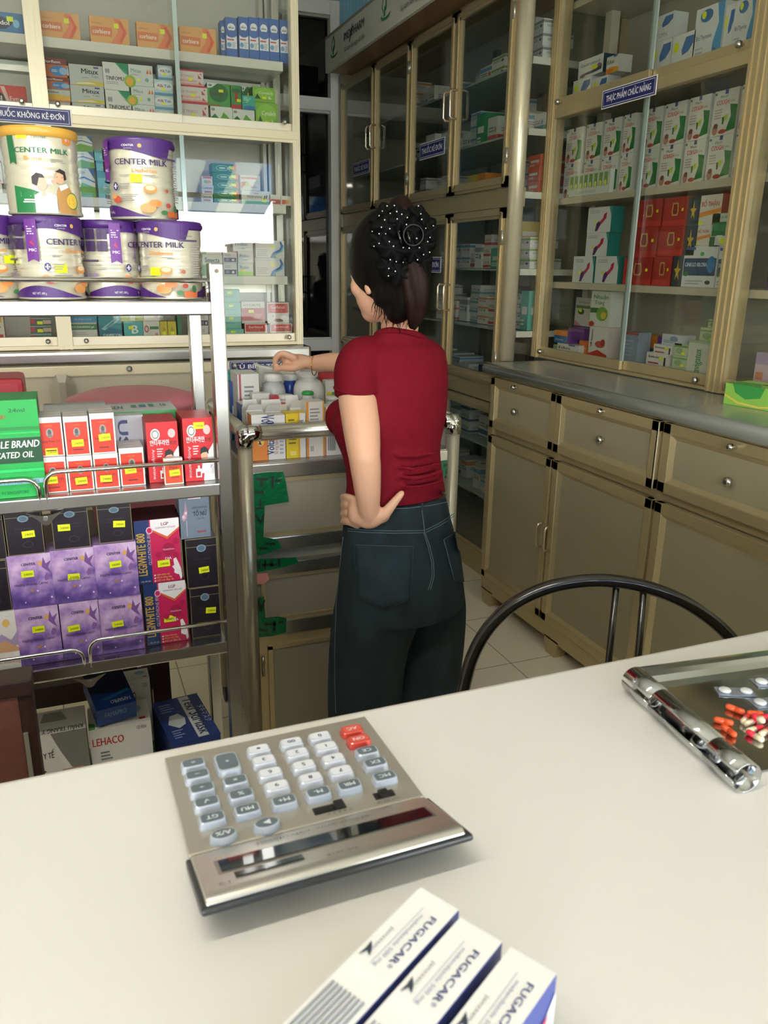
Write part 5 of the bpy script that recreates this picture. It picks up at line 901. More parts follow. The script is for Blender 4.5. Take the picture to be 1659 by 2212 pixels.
# ================================================================ cartons in the right wall cabinet (they face left, towards the aisle)
DESIGN.update({
 'cough': ('#dcdcd4', {'F': [('p', '#2a7a3c', [(0.62, 0.06), (1, 0.1), (1, 0.62), (0.7, 0.66), (0.78, 0.4)]), ('b', '#d33a2c', 'COUGH', 0.14, 0.68, 0.11, 0.5), ('t', '#3a5a44', 'Mitchi', 0.28, 0.82, 0.07, 0.3), ('t', '#7a7a74', 'EXTRA', 0.68, 0.7, 0.05, 0.2), ('e', '#b9897c', 0.18, 0.14, 0.12, 0.12), ('e', '#7a4a40', 0.2, 0.22, 0.09, 0.06), ('e', '#b0463c', 0.5, 0.08, 0.16, 0.05), ('r', '#4a5a8f', 0.45, 0.9, 0.58, 1.0), ('e', '#6f7f74', 0.08, 0.93, 0.05, 0.03), ('p', '#b9cf3a', [(0.5, 0.42), (0.68, 0.46), (0.66, 0.34), (0.52, 0.3)]), ('p', '#2f6a3c', [(0.44, 0.4), (0.52, 0.4), (0.52, 0.24), (0.46, 0.24)]), ('l', '#b9a8a0', 0.1, 0.36, 0.5, 0.6, 4)]}, {'R': '#c9cbc4'}),
 'ampoule': ('#d9ddd6', {'F': [('r', '#c9d4c4', 0, 0.3, 1, 0.98)] + [('r', '#7fa05a', 0.03+0.12*i, 0.35, 0.11+0.12*i, 0.9) for i in range(8)] + [('e', '#d9e06a', 0.07+0.12*i, 0.45, 0.03, 0.12) for i in range(8)] + [('b', '#b9c0b4', 'CARTHEA', 0.2, 0.08, 0.14, 0.5)]}, {}),
 'capsule': ('#d6d9d8', {'F': [('p', '#5a2a6a', [(0.35, 0.05), (0.45, 0.05), (0.6, 0.35), (0.5, 0.45), (0.4, 0.35)]), ('p', '#b92f55', [(0.5, 0.4), (0.62, 0.33), (0.8, 0.55), (0.82, 0.78), (0.7, 0.72), (0.66, 0.55)]), ('p', '#3a8f84', [(0.9, 1), (1, 1), (1, 0.6)]), ('l', '#a9aeb0', 0.1, 0.75, 0.6, 0.9, 2), ('r', Y_, 0.3, 0.34, 0.4, 0.46)]}, {'R': '#2f7f78'}),
 'redgift': ('#a82f2b', {'F': [('r', '#c23a32', 0, 0, 1, 0.2), ('p', '#c9a35a', [(0.4, 0.35), (0.62, 0.35), (0.66, 0.5), (0.62, 0.8), (0.4, 0.8), (0.36, 0.5)]), ('p', '#8f2622', [(0.44, 0.4), (0.58, 0.4), (0.61, 0.5), (0.58, 0.75), (0.44, 0.75), (0.41, 0.5)]), ('r', Y_, 0.78, 0.5, 0.86, 0.6)]}, {'R': '#7d1f1d', 'T': '#b5382f'}),
 'starbox': ('#2b3a48', {'F': [('p', '#d9b23a', [(0.5, 0.9), (0.58, 0.6), (0.85, 0.58), (0.62, 0.45), (0.7, 0.2), (0.5, 0.36), (0.3, 0.2), (0.38, 0.45), (0.15, 0.58), (0.42, 0.6)])]}, {}),
 'ginkgo': ('#dcdedc', {'F': [('r', '#233f66', 0.02, 0.28, 0.98, 0.7), ('e', '#3f7fb8', 0.84, 0.55, 0.12, 0.2), ('b', '#d9e2ea', 'GINKGO BILOBA', 0.06, 0.5, 0.1, 0.66), ('r', '#4a62a0', 0.05, 0.9, 0.34, 0.97), ('e', '#3fb04a', 0.55, 0.8, 0.06, 0.05), ('e', '#3a6a34', 0.12, 0.32, 0.08, 0.06), ('e', '#3a3230', 0.8, 0.12, 0.08, 0.05), ('l', '#a9aeb0', 0.12, 0.05, 0.7, 0.18, 2)]}, {'R': '#d0d2d2'}),
 'bothan': ('#dad5c8', {'F': [('b', '#b93a2c', 'BỔ THẬN', 0.08, 0.62, 0.16, 0.8), ('p', '#e0913a', [(0, 0.25), (1, 0.4), (1, 0.55), (0, 0.42)]), ('r', Y_, 0.02, 0.02, 0.2, 0.14)]}, {'R': '#a8302b'}),
 'ginta': ('#d2d9cf', {'F': [('r', '#2a7a44', 0.05, 0.32, 0.95, 0.74), ('t', '#3a5a44', 'GINTA ANG', 0.15, 0.84, 0.09, 0.7), ('p', '#dfe6dc', [(0.3, 0.34), (0.5, 0.1), (0.6, 0.34)]), ('r', Y_, 0.5, 0.08, 0.7, 0.24), ('r', '#2a6a3c', 0, 0, 0.25, 0.3)]}, {'R': '#8fa895', 'L': '#d0902f'}),
 'edoz': ('#e0dfd8', {'F': [('b', '#22252a', 'Edoz', 0.08, 0.56, 0.24, 0.55), ('p', '#e2a52f', [(0, 0.0), (1, 0.0), (1, 0.28), (0.5, 0.36), (0, 0.3)]), ('p', '#d9772c', [(0, 0.0), (0.4, 0.0), (0.6, 0.2), (0.2, 0.32), (0, 0.3)]), ('r', '#4a6ab4', 0.55, 0.88, 0.85, 1.0)]}, {'R': '#d9d6cf'}),
 'gastro': ('#dbdedc', {'F': [('t', '#2f4a74', 'Gastromed', 0.08, 0.6, 0.2, 0.78), ('p', '#2a3a4c', [(0.1, 0.12), (0.6, 0.12), (0.95, 0.2), (0.95, 0.5), (0.75, 0.3), (0.15, 0.22)]), ('e', '#7a5a60', 0.2, 0.12, 0.12, 0.1), ('e', Y_, 0.66, 0.42, 0.12, 0.12), ('e', '#8a6a5c', 0.85, 0.46, 0.08, 0.1)]}, {'R': '#243a4a', 'L': '#2c6a5a'}),
 'lacto': ('#dfe1df', {'F': [('p', '#3a6fb0', [(0.45, 0.62), (0.6, 0.9), (0.95, 0.9), (0.95, 0.72), (0.75, 0.55), (0.5, 0.5)]), ('e', Y_, 0.2, 0.72, 0.12, 0.12), ('t', '#8a9298', 'LACTOMIN', 0.06, 0.12, 0.18, 0.7)]}, {'R': '#d0d4d6'}),
 'bioflo': ('#dde1e2', {'F': [('p', '#4a9ad0', [(0.7, 0), (1, 0), (1, 1), (0.75, 1), (0.85, 0.7), (0.7, 0.4)]), ('p', '#3a78b8', [(0.7, 0), (0.8, 0), (0.84, 0.3), (0.74, 0.35)]), ('t', '#3f5f80', 'BioThymine', 0.08, 0.5, 0.08, 0.56), ('e', '#3f74b4', 0.4, 0.86, 0.22, 0.1), ('e', Y_, 0.3, 0.88, 0.08, 0.06), ('l', '#b4babc', 0.1, 0.2, 0.5, 0.4, 3)]}, {'R': '#d4dadc'}),
 'orangeblue': ('#2f6aa8', {'F': [('r', '#e08a34', 0, 0.6, 1, 1), ('t', '#dfe4ea', 'Jimota', 0.1, 0.2, 0.2, 0.6)]}, {'R': '#6a3a8a', 'T': '#e09a44'}),
 'violetbox': ('#6a3f7f', {'F': [('r', '#8a5a9c', 0, 0.7, 1, 0.9)]}, {}),
 'orangebox': ('#d0762f', {'F': [('t', '#e9d9c4', 'BO BINH', 0.2, 0.5, 0.12, 0.7), ('r', '#b85f24', 0, 0, 1, 0.2)]}, {}),
 'stomach': ('#dcd8d2', {'F': [('p', '#c93f34', [(0, 0), (1, 0), (1, 0.22), (0.5, 0.34), (0, 0.2)]), ('e', '#c2604e', 0.6, 0.5, 0.26, 0.1), ('e', '#a83a34', 0.75, 0.56, 0.12, 0.1), ('b', '#3a3a40', 'TMĐ Stomachaid', 0.2, 0.4, 0.10, 0.5, 90), ('r', '#e0a49a', 0.1, 0.12, 0.6, 0.16)]}, {'R': '#cfc6c0', 'T': '#b93a34'}),
 'laxleaf': ('#d6dace', {'F': [('b', '#4f8f3f', 'Nhuận', 0.14, 0.78, 0.12, 0.74), ('b', '#4f8f3f', 'Tràng', 0.2, 0.62, 0.12, 0.5), ('r', '#3f7a3c', 0.0, 0.38, 0.4, 0.52), ('e', '#7fa84a', 0.62, 0.36, 0.3, 0.2), ('e', '#d9c24a', 0.7, 0.32, 0.14, 0.1), ('e', '#c04a3a', 0.12, 0.06, 0.14, 0.08)]}, {}),
 'leafwhite': ('#d4d4cc', {'F': [('r', '#6a8f4a', 0.05, 0.62, 0.95, 0.72), ('e', '#4f6a3a', 0.4, 0.5, 0.2, 0.1), ('e', Y_, 0.35, 0.54, 0.1, 0.06), ('p', '#c9848c', [(0, 0), (0.5, 0), (0, 0.2)]), ('t', '#b0605c', 'An Nguyên', 0.2, 0.8, 0.08, 0.7)]}, {}),
 'greyblue': ('#8f9cab', {'F': [('r', '#d0702f', 0, 0, 1, 0.14), ('r', '#b0564a', 0, 0.92, 1, 1), ('l', '#a9b4c2', 0.1, 0.3, 0.8, 0.8, 5)]}, {}),
 'heart': ('#dbd8d3', {'F': [('b', '#2a2c34', 'Bonkozin', 0.1, 0.56, 0.22, 0.5), ('r', '#b03a44', 0.1, 0.08, 0.6, 0.2), ('r', '#2a2a30', 0.84, 0.0, 0.92, 0.7), ('e', Y_, 0.7, 0.6, 0.1, 0.14)]}, {}),
 'nose': ('#dbd6d2', {'F': [('t', '#b0485c', 'Nose-a-Boc', 0.08, 0.42, 0.24, 0.55), ('e', '#7a4038', 0.7, 0.5, 0.05, 0.14), ('e', '#7a4038', 0.82, 0.4, 0.05, 0.14), ('e', Y_, 0.5, 0.18, 0.1, 0.12)]}, {}),
 'sil': ('#c4ccd4', {'F': [('e', '#7f92ad', 0.6, 0.6, 0.2, 0.25), ('l', '#8a94a0', 0.1, 0.2, 0.8, 0.5, 2)]}, {}),
 'greenherb': ('#b9cba4', {'F': [('r', '#7fa46a', 0, 0.7, 1, 0.85), ('e', '#8fb07a', 0.4, 0.4, 0.25, 0.25), ('e', Y_, 0.7, 0.2, 0.14, 0.12)]}, {}),
 'laviga': ('#d5d8cc', {'F': [('b', '#4f9a4a', 'lavigatus', 0.52, 0.16, 0.26, 0.62, 90), ('r', Y_, 0.6, 0.06, 0.82, 0.16), ('r', '#a9c49a', 0, 0.94, 1, 1)], 'R': [('l', '#6a6f6a', 0.1, 0.6, 0.6, 0.9, 6)]}, {'R': '#cfd2c8'}),
 'orangekid': ('#d98a54', {'F': [('e', '#c0442f', 0.5, 0.3, 0.2, 0.12), ('r', '#e0b48a', 0.1, 0.6, 0.9, 0.9)]}, {}),
 'purplefruit': ('#5a3f66', {'F': [('r', '#d9d6da', 0, 0.62, 1, 1), ('b', '#4a4450', 'kageNatura', 0.1, 0.72, 0.12, 0.8), ('e', '#6f8a4a', 0.6, 0.32, 0.3, 0.22), ('e', '#8a4a5a', 0.4, 0.25, 0.15, 0.12), ('e', '#3f4f3a', 0.75, 0.25, 0.14, 0.14)]}, {}),
 'greenpack': ('#4a9a3a', {'F': [('e', '#6fb84a', 0.5, 0.6, 0.4, 0.25), ('r', Y_, 0.1, 0.4, 0.5, 0.55), ('r', '#dfe8d9', 0.1, 0.05, 0.9, 0.18)]}, {}),
 'pinkpack': ('#d0b9c6', {'F': [('r', '#c98a6a', 0.1, 0.3, 0.6, 0.5), ('r', '#b0a0c4', 0.0, 0.7, 1, 1)]}, {}),
})
RBX = RX+0.085
def colR(z, px0, px1, tops, keys, labels, x=RBX, d=0.06, ybase=None, grp=None, name='medicine_carton', zero=None):
    """a stack in the right cabinet; fronts face -X, picture left is the far end"""
    zb = z+0.0006
    for i, k in enumerate(keys):
        p0 = px0[i] if isinstance(px0, list) else px0; p1 = px1[i] if isinstance(px1, list) else px1
        prev = tops[i-1] if i else (ybase or tops[i]+50)
        ym = 0.5*(tops[i]+prev); ya, yb = at(p0, ym, 0, x).y, at(p1, ym, 0, x).y
        zt = at((p0+p1)/2, tops[i], 0, x).z; h = max(0.02, zt-zb-0.001)
        if ya > 3.06: ya = 3.06; yb = min(yb, 3.03)
        carton(k, max(0.012, ya-yb), d, h, labels[i], (x, (ya+yb)/2, zb), R90, 'box', grp, name); zb += h+0.0008
# rows of cough remedy cartons
zc = RSH['B']+0.0006
HC = 0.133
CPX = ((1225, 1260), (1267, 1302), (1305, 1343), (1346, 1374), (1388, 1430), (1432, 1480), (1483, 1530), (1534, 1588), (1591, 1630))
for r in range(2):
    for i, (a, b) in enumerate(CPX):
        ya, yb = at(a, 290, 0, RBX).y, at(b, 270, 0, RBX).y
        nm = ORD[(i+1) if i < 4 else (i-3)]
        carton('cough', ya-yb-0.001, 0.06, HC, 'white and green cough carton, %s from the %s, %s row' % (nm, 'far end' if i < 4 else 'sliding edge', ('lower', 'upper')[r]), (RBX, (ya+yb)/2, zc+r*(HC+0.001)), R90, 'box', 'cough remedy cartons in two rows')
for r in range(2):
    for i in range(3):
        carton('cough', 0.103, 0.06, HC, 'white and green cough carton beyond the right post, %s row, place %s' % (('lower', 'upper')[r], ('one', 'two', 'three')[i]), (RBX, 1.86-0.107*i-0.05, zc+r*(HC+0.001)), R90, 'box', 'cough remedy cartons in two rows')
p0, p1 = at(1228, 400, 0, RX+0.058), at(1316, 390, 0, RX+0.058)
carton('ampoule', p0.y-p1.y, 0.02, 0.085, 'low display tray printed with green ampoules before the cough cartons', (RX+0.061, (p0.y+p1.y)/2, RSH['B']+0.0006), R90, 'box', None, 'ampoule_carton')
# second shelf
colR(RSH['C'], 1238, 1282, [553], ['capsule'], ['white carton with a purple red ribbon, lower row, far one'], ybase=608)
colR(RSH['C'], [1286, 1266, 1270], [1335, 1312, 1320], [553, 502, 447], ['capsule']*3, ['white carton with a purple red ribbon, lower row, near one', 'white carton with a purple red ribbon, second row up', 'white carton with a purple red ribbon, topmost and washed by glare'], ybase=610)
colR(RSH['C'], [1347, 1362, 1376], [1408, 1420, 1430], [556, 490, 430], ['redgift']*3, ['red gift carton, lowest of the far stack', 'red gift carton, middle of the far stack', 'red gift carton, topmost of the far stack'], ybase=610, d=0.09)
colR(RSH['C'], [1410, 1422, 1433], [1450, 1476, 1484], [553, 488, 425], ['redgift']*3, ['red gift carton, lowest of the near stack', 'red gift carton, middle of the near stack', 'red gift carton, topmost of the near stack'], ybase=612, d=0.09)
colR(RSH['C'], [1453, 1480, 1488], [1474, 1502, 1508], [552, 486, 425], ['starbox']*3, ['dark carton with a gold star, lowest of three', 'dark carton with a gold star, middle of three', 'dark carton with a gold star, topmost of three'], ybase=612)
colR(RSH['C'], [1476, 1506, 1512], [1548, 1534, 1558], [530, 486, 420], ['ginkgo', 'bothan', 'bothan'], ['white carton with a navy brain picture and green dot', 'cream carton with red capitals, lower of two', 'cream carton with red capitals, upper of two'], ybase=614, d=0.07)
colR(RSH['C'], [1550, 1536], [1582, 1582], [532, 460], ['ginkgo', 'ginta'], ['white carton turned edge on beside the navy picture carton', 'green and white carton with a speech bubble tail'], ybase=616)
colR(RSH['C'], 1560, 1590, [410], ['redgift'], ['red carton with white bars above the green and white one'], ybase=455, d=0.05, x=RBX+0.075)
# bottom board
B2 = RSH['D']
colR(B2, 1176, 1202, [742], ['greenherb'], ['pale green carton left of the white lettered carton, bottom board'], ybase=775)
colR(B2, [1203, 1172], [1248, 1226], [743, 712], ['edoz', 'orangeblue'], ['white carton with bold dark lettering and an orange foot, bottom board', 'orange and blue carton lying on the bold lettered one'], ybase=782)
colR(B2, [1250, 1228], [1268, 1262], [735, 708], ['orangebox', 'violetbox'], ['orange carton beside the bold lettered white one', 'violet carton on top of the orange one'], ybase=785, x=RBX+0.03)
colR(B2, [1271, 1276], [1312, 1318], [705, 628], ['stomach', 'laxleaf'], ['tall white and red carton with a stomach picture', 'pale carton with green writing on the stomach carton'], ybase=790)
colR(B2, [1240, 1240], [1274, 1276], [704, 642], ['violetbox', 'leafwhite'], ['violet carton hidden behind the orange one', 'white carton with a leaf picture beside the green writing'], ybase=780, x=RBX+0.10)
colR(B2, 1342, 1376, [716], ['greyblue'], ['grey blue carton with an orange foot behind the glass edge'], ybase=800)
colR(B2, 1380, 1418, [723], ['orangeblue'], ['blue carton with an orange top, bottom board middle'], ybase=790, x=RBX+0.10)
colR(B2, [1394, 1396, 1412, 1430], [1440, 1442, 1452, 1474], [788, 762, 744, 722], ['nose', 'heart', 'heart', 'sil'], ['white carton with small brown noses, lowest of its stack', 'white carton with dark lettering, second up in its stack', 'white carton with dark lettering, third up in its stack', 'silver blue carton on top of the stack'], ybase=810)
colR(B2, [1446, 1452, 1456], [1480, 1484, 1486], [793, 768, 742], ['greenherb']*3, ['pale green carton, lowest of three by the tall white one', 'pale green carton, middle of three by the tall white one', 'pale green carton, topmost of three by the tall white one'], ybase=818)
colR(B2, [1484, 1512, 1530], [1540, 1552, 1556], [736, 708, 690], ['laviga', 'greenherb', 'greenherb'], ['tall white carton with sideways green lettering', 'small green carton on the tall white one', 'small green carton topmost above the tall white one'], ybase=822, d=0.05)
colR(B2, 1541, 1556, [768], ['orangekid'], ['orange carton beside the right upright, bottom board'], ybase=826)
# upper half
U2 = RSH['U']
colR(U2, [1226, 1250], [1276, 1302], [172, 124], ['lacto', 'gastro'], ['white carton under the dark sided one, upper half', 'white carton with a dark green side, upper half'], ybase=205)
colR(U2, [1280, 1310], [1312, 1336], [166, 120], ['lacto', 'edoz'], ['white carton under the orange footed one, upper half', 'white and orange carton beside the dark sided one, upper half'], ybase=195)
colR(U2, [1406, 1410], [1450, 1454], [88, 32], ['lacto', 'lacto'], ['white carton with a blue swoosh, lower left of three', 'white carton with a blue swoosh, standing on the lower left one'], ybase=135)
colR(U2, [1453], [1500], [72], ['lacto'], ['white carton with a blue swoosh, lower right of three'], ybase=120)
colR(U2, [1503], [1562], [12], ['bioflo'], ['big white carton with blue flames, left of two'], ybase=90)
colR(U2, [1588], [1632], [-5], ['bioflo'], ['big white carton with blue flames, right of two by the lock'], ybase=72)
colR(U2, [1566], [1586], [10], ['lacto'], ['slim white carton between the two blue flame cartons'], ybase=80)
# second bay, at the photo's right edge
yy = 1.86
for i in range(2): carton('purplefruit', 0.13, 0.06, 0.155, 'purple and white fruit carton at the photo\'s right edge, %s one' % ('lower', 'upper')[i], (RBX, 1.86, RSH['C']+0.0006+i*0.156), R90, 'box')
carton('pinkpack', 0.06, 0.05, 0.12, 'pale pink carton behind the right upright above the tissue box', (RBX, 1.89, B2+0.0006), R90, 'box')
for i in range(2): carton('greenpack', 0.07, 0.05, 0.075, 'green packet %s at the photo\'s right edge above the tissue box' % ('lower', 'upper')[i], (RBX, 1.77-0.01*i, B2+0.0006+i*0.076), R90, 'box')
tk = thing('tissue_box', 'green tissue box on the counter at the photo\'s right edge', 'tissue box', (0, 0, 1.0725))
p = at(1552, 888, 2, 1.0725); q = at(1659, 905, 2, 1.0725)
tk.location = (1.84, 1.70, 1.0725); tk.rotation_euler = (0, 0, -PI/2+0.16)
mb = MB(); W0, D0, H0 = 0.235, 0.115, 0.062
mb = carton_mesh(W0, D0, H0, '#8fc455', {'F': [('p', '#3f9a4a', [(0.1, 1.0), (0.55, 1.0), (0.5, 0.5), (0.3, 0.35), (0.15, 0.6)]), ('p', '#e0c85a', [(0, 0.5), (0.2, 0.2), (0.5, 0.12), (0.8, 0.3), (1, 0.2), (1, 0.12), (0.8, 0.2), (0.5, 0.04), (0.2, 0.1), (0, 0.4)]), ('t', '#e9f0dc', 'Tissue', 0.66, 0.4, 0.2, 0.2)], 'T': [('p', '#5fae4f', [(0, 0), (0.5, 0), (0.3, 0.6), (0, 0.5)]), ('p', '#d9cf6a', [(0.3, 0.55), (0.75, 0.95), (1, 0.9), (1, 0.8), (0.6, 0.6), (0.4, 0.45)]), ('e', '#3f6a34', 0.55, 0.5, 0.22, 0.12)], 'R': [('t', '#2f6a34', 'tissue', 0.2, 0.5, 0.16, 0.4), ('r', '#b8dc7a', 0.1, 0.1, 0.9, 0.3)]}, {'T': '#a9cf5f', 'R': '#8cc85a'})
mb.build('carton_shell', tk)
# ================================================================ stock in the dim glazed cabinet
rnd = random.Random(11)
PALE = ['#d5d6d2', '#cfd2d0', '#dadad4', '#c9ccc9', '#d9dcdd']
ACC = ['#5f8fb8', '#b9504a', '#7fa05a', '#4a5f7a', '#c98a44', '#6f9a94', '#8a8d92', '#34508a']
for i in range(16):
    b = PALE[i % 5]; a = ACC[i % 8]; a2 = ACC[(i*3+1) % 8]
    DESIGN['stock%d' % i] = (b, {'F': [('r', a, 0.0, 0.08 if i % 2 else 0.7, 1, 0.3 if i % 2 else 0.9), ('l', '#7d8286', 0.1, 0.4, 0.8, 0.65, 2), ('e', a2, 0.8, 0.5, 0.1, 0.12)], 'R': [('r', a, 0.0, 0.08 if i % 2 else 0.7, 1, 0.3 if i % 2 else 0.9), ('l', '#8a8f92', 0.15, 0.4, 0.8, 0.6, 2)]}, {})
SOLID = {'redor': '#d0583a', 'yel': '#c9b23a', 'ora': '#d98a3a', 'grn': '#2f8a5a', 'tea': '#5aa89a', 'nav': '#2a3a5f'}
for k, v in SOLID.items(): DESIGN['s_'+k] = (v, {'F': [('r', '#e0ddd6', 0.15, 0.4, 0.85, 0.6), ('l', '#e6e2da', 0.1, 0.1, 0.7, 0.3, 2)], 'R': [('r', '#e0ddd6', 0.15, 0.4, 0.85, 0.58)]}, {})
lev = [(2.262, 'top'), (2.0, 'second'), (1.757, 'third'), (1.447, 'fourth'), (1.183, 'fifth'), (0.90, 'sixth'), (0.62, 'seventh'), (0.36, 'eighth')]
SPEC = {3: {2: ('s_yel', 2, 0.10), 3: ('s_tea', 1, 0.09)}, 2: {1: ('s_redor', 3, 0.05), 5: ('s_ora', 1, 0.12), 6: ('s_yel', 1, 0.12), 7: ('s_grn', 1, 0.05)}, 1: {6: ('s_grn', 1, 0.14)}, 4: {1: ('s_tea', 1, 0.17), 3: ('s_nav', 1, 0.15)}, 5: {4: ('s_nav', 1, 0.09)}}
for li, (z, nm) in enumerate(lev):
    y = FY0+0.03; c = 0; yend = 4.05 if li > 2 else 4.75
    while y < yend and c < 14:
        c += 1; wd = rnd.uniform(0.06, 0.12); sp = SPEC.get(li, {}).get(c); tall = 0.19 if li not in (3,) else 0.24
        k = 'stock%d' % rnd.randrange(16); nst = rnd.choice((1, 1, 2, 2, 3, 4)) if li in (3, 4, 5) else rnd.choice((1, 1, 2, 3)); h = rnd.uniform(0.035, 0.06) if nst > 1 else rnd.uniform(0.06, 0.12)
        if sp: k, nst, h = sp
        if rnd.random() < (0.22 if li < 3 else 0.08) and not sp: y += wd*0.8; continue
        zb = z+0.003; xo = FX+rnd.uniform(0.10, 0.17)
        for q in range(nst):
            if zb+h > z+tall: break
            kind = dict(s_redor='orange red', s_yel='yellow', s_ora='orange', s_grn='green', s_tea='teal', s_nav='navy').get(k, 'pale')
            lb = '%s carton, %s from near end, %s shelf of the dim cabinet%s' % (kind, ORD[c], nm, (', bottom', ', one up', ', two up', ', three up')[q] if nst > 1 else '')
            carton(k, wd, rnd.uniform(0.09, 0.16), h, lb, (xo+rnd.uniform(0, 0.006), y+wd/2, zb), R90, 'box', 'stock cartons in the dim glazed cabinet'); zb += h+0.0008
        y += wd+rnd.uniform(0.004, 0.03)
# ================================================================ steel medicine trolley
CY0, CX0, CX1, CD = 2.0, 0.392, 1.034, 0.46
ct = thing('medicine_trolley', 'steel medicine trolley with railed tray, taped drawers and a lower door', 'trolley', (CX0, CY0, 0))
def T_(o): o.location = (-CX0, -CY0, 0); return o
SA = M('#c6c3b8', 0.27, 0.9, 0.15, 6, stretch=(1, 1, 0.3)); ZR = 1.032
LEGM = M('#b9b29c', 0.33, 0.6, 0.2, 6, stretch=(1, 1, 0.4))
for x in (CX0+0.02, CX1-0.02):
    for y in (CY0, CY0+CD): mb = MB(); mb.tube([(x, y, 0.06), (x, y, ZR-0.02)], 0.0195, LEGM, 14); T_(mb.build('leg', ct))
for x in (CX0+0.02, CX1-0.02):
    for y in (CY0, CY0+CD):
        mb = MB(); mb.tube([(x-0.012, y, 0.028), (x+0.012, y, 0.028)], 0.028, M('#2a2a2c', 0.6), 16); T_(mb.build('caster', ct))
for y in (CY0, CY0+CD): mb = MB(); mb.tube([(CX0+0.045, y, ZR), (CX1-0.045, y, ZR)], 0.0215, SA, 16); T_(mb.build('top_rail', ct))
for x in (CX0+0.02, CX1-0.02): mb = MB(); mb.tube([(x, CY0+0.02, ZR), (x, CY0+CD-0.02, ZR)], 0.0195, SA, 16); T_(mb.build('top_rail', ct))
for sx, x in ((1, CX0+0.02), (-1, CX1-0.02)):
    for sy, y in ((1, CY0), (-1, CY0+CD)):
        P = [(x, y, ZR-0.035), (x, y, ZR-0.012), (x+sx*0.006, y, ZR-0.002), (x+sx*0.018, y, ZR), (x+sx*0.04, y, ZR)]
        mb = MB(); mb.tube(P, 0.0225, CHROME(), 14); mb.ell((x, y+sy*0.0, ZR), (0.0225, 0.0225, 0.0225), CHROME()); T_(mb.build('corner_joint', ct))
zsh = 0.951
mb = MB(); mb.box((CX0+0.02, CY0+0.0, zsh-0.012), (CX1-0.02, CY0+CD, zsh), M('#a9a79f', 0.35, 0.6)); T_(mb.build('tray_floor', ct))
PLG = M('#a49c86', 0.45, 0.1, 0.12, 3)
def bar(z0, z1, nm='drawer_rail', m=None): mb = MB(); mb.cbox((CX0+0.036, CY0-0.006, z0), (CX1-0.036, CY0+0.03, z1), m or SA, 0.003); T_(mb.build(nm, ct))
bar(0.908, 0.948); bar(0.705, 0.742); bar(0.632, 0.668); bar(0.45, 0.49)
for z0, z1 in ((0.742, 0.908), (0.49, 0.632)):
    mb = MB(); mb.box((CX0+0.036, CY0+0.008, z0), (CX1-0.036, CY0+0.02, z1), PLG)
    for a, b in ((z0, z0+0.012), (z1-0.012, z1)): mb.box((CX0+0.05, CY0+0.0, a), (CX1-0.05, CY0+0.012, b), CHAMPX())
    mb.box((CX0+0.05, CY0+0.0, z0), (CX0+0.062, CY0+0.012, z1), CH); T_(mb.build('drawer_front', ct))
mb = MB(); mb.box((CX0+0.036, CY0+0.0, 0.08), (CX1-0.036, CY0+0.02, 0.45), CHAMPX())
mb.box((CX0+0.075, CY0-0.004, 0.11), (CX1-0.075, CY0+0.002, 0.41), PLG)
for a, b, c, d in ((0.062, 0.075, 0.10, 0.42), ): mb.box((CX0+a, CY0-0.01, c), (CX0+b, CY0, d), CH)
mb.box((CX0+0.062, CY0-0.01, 0.41), (CX1-0.062, CY0, 0.422), CH); T_(mb.build('cabinet_door', ct))
mb = MB(); mb.box((CX0+0.036, CY0+0.02, 0.07), (CX1-0.036, CY0+CD, 0.93), M('#8d8a7c', 0.5)); T_(mb.build('carcass', ct))
mb = MB(); mb.tube([(CX0+0.047, CY0-0.006, 0.33), (CX0+0.047, CY0-0.006, 0.39)], 0.004, STD, 8); T_(mb.build('hinge', ct))
# strips of green parcel tape with black print, and a pink one
TG = M('#0a6a3c', 0.18, 0, 0.25, 60, 0.3)
def tape(nm, px, label, m=None, marks=()):
    y = CY0-0.0075; mb = MB(); P = [at(a, b, 1, y) for a, b in px]; n = len(P)
    vs = [(p.x, y, p.z) for p in P]+[(p.x, y+0.0012, p.z) for p in P]
    mb.add(vs, [tuple(range(n)), tuple(range(2*n-1, n-1, -1))]+[(i, n+i, n+(i+1) % n, (i+1) % n) for i in range(n)], m or TG)
    for q in marks:
        Q = [at(a, b, 1, y-0.0006) for a, b in q]; mb.add([(p.x, y-0.0006, p.z) for p in Q], [tuple(range(len(Q)))], M('#12261c', 0.4))
    o = T_(mb.build(nm, ct)); o['label'] = label
def LM(x, y, w, h): return [(x, y), (x+w, y), (x+w, y+h), (x, y+h)]
tape('parcel_tape', [(546, 1024), (575, 1020), (612, 1019), (617, 1040), (624, 1084), (600, 1088), (572, 1092), (569, 1160), (600, 1166), (609, 1184), (575, 1196), (556, 1200), (551, 1150), (548, 1090)], 'green parcel tape with black print along the upper drawer',
     marks=[LM(552, 1032, 26, 6), LM(562, 1038, 6, 14), LM(586, 1028, 6, 26), LM(594, 1036, 14, 5), LM(550, 1060, 20, 6), LM(560, 1078, 5, 18), LM(552, 1096, 16, 4), [(550, 1112), (556, 1112), (563, 1124), (568, 1110), (572, 1112), (565, 1130), (560, 1130)], LM(556, 1146, 8, 4), LM(574, 1172, 22, 5), LM(560, 1182, 18, 5)])
tape('parcel_tape', [(553, 1208), (600, 1206), (640, 1204), (645, 1216), (612, 1226), (556, 1236)], 'green parcel tape with black print across the lower rail', marks=[LM(556, 1212, 6, 18), LM(570, 1210, 5, 20), LM(584, 1210, 6, 16), LM(600, 1208, 6, 16), LM(566, 1218, 30, 4)])
tape('parcel_tape', [(552, 1240), (578, 1238), (582, 1252), (570, 1262), (552, 1262)], 'pink tape scrap on the lower drawer', M('#d08a7c', 0.5))
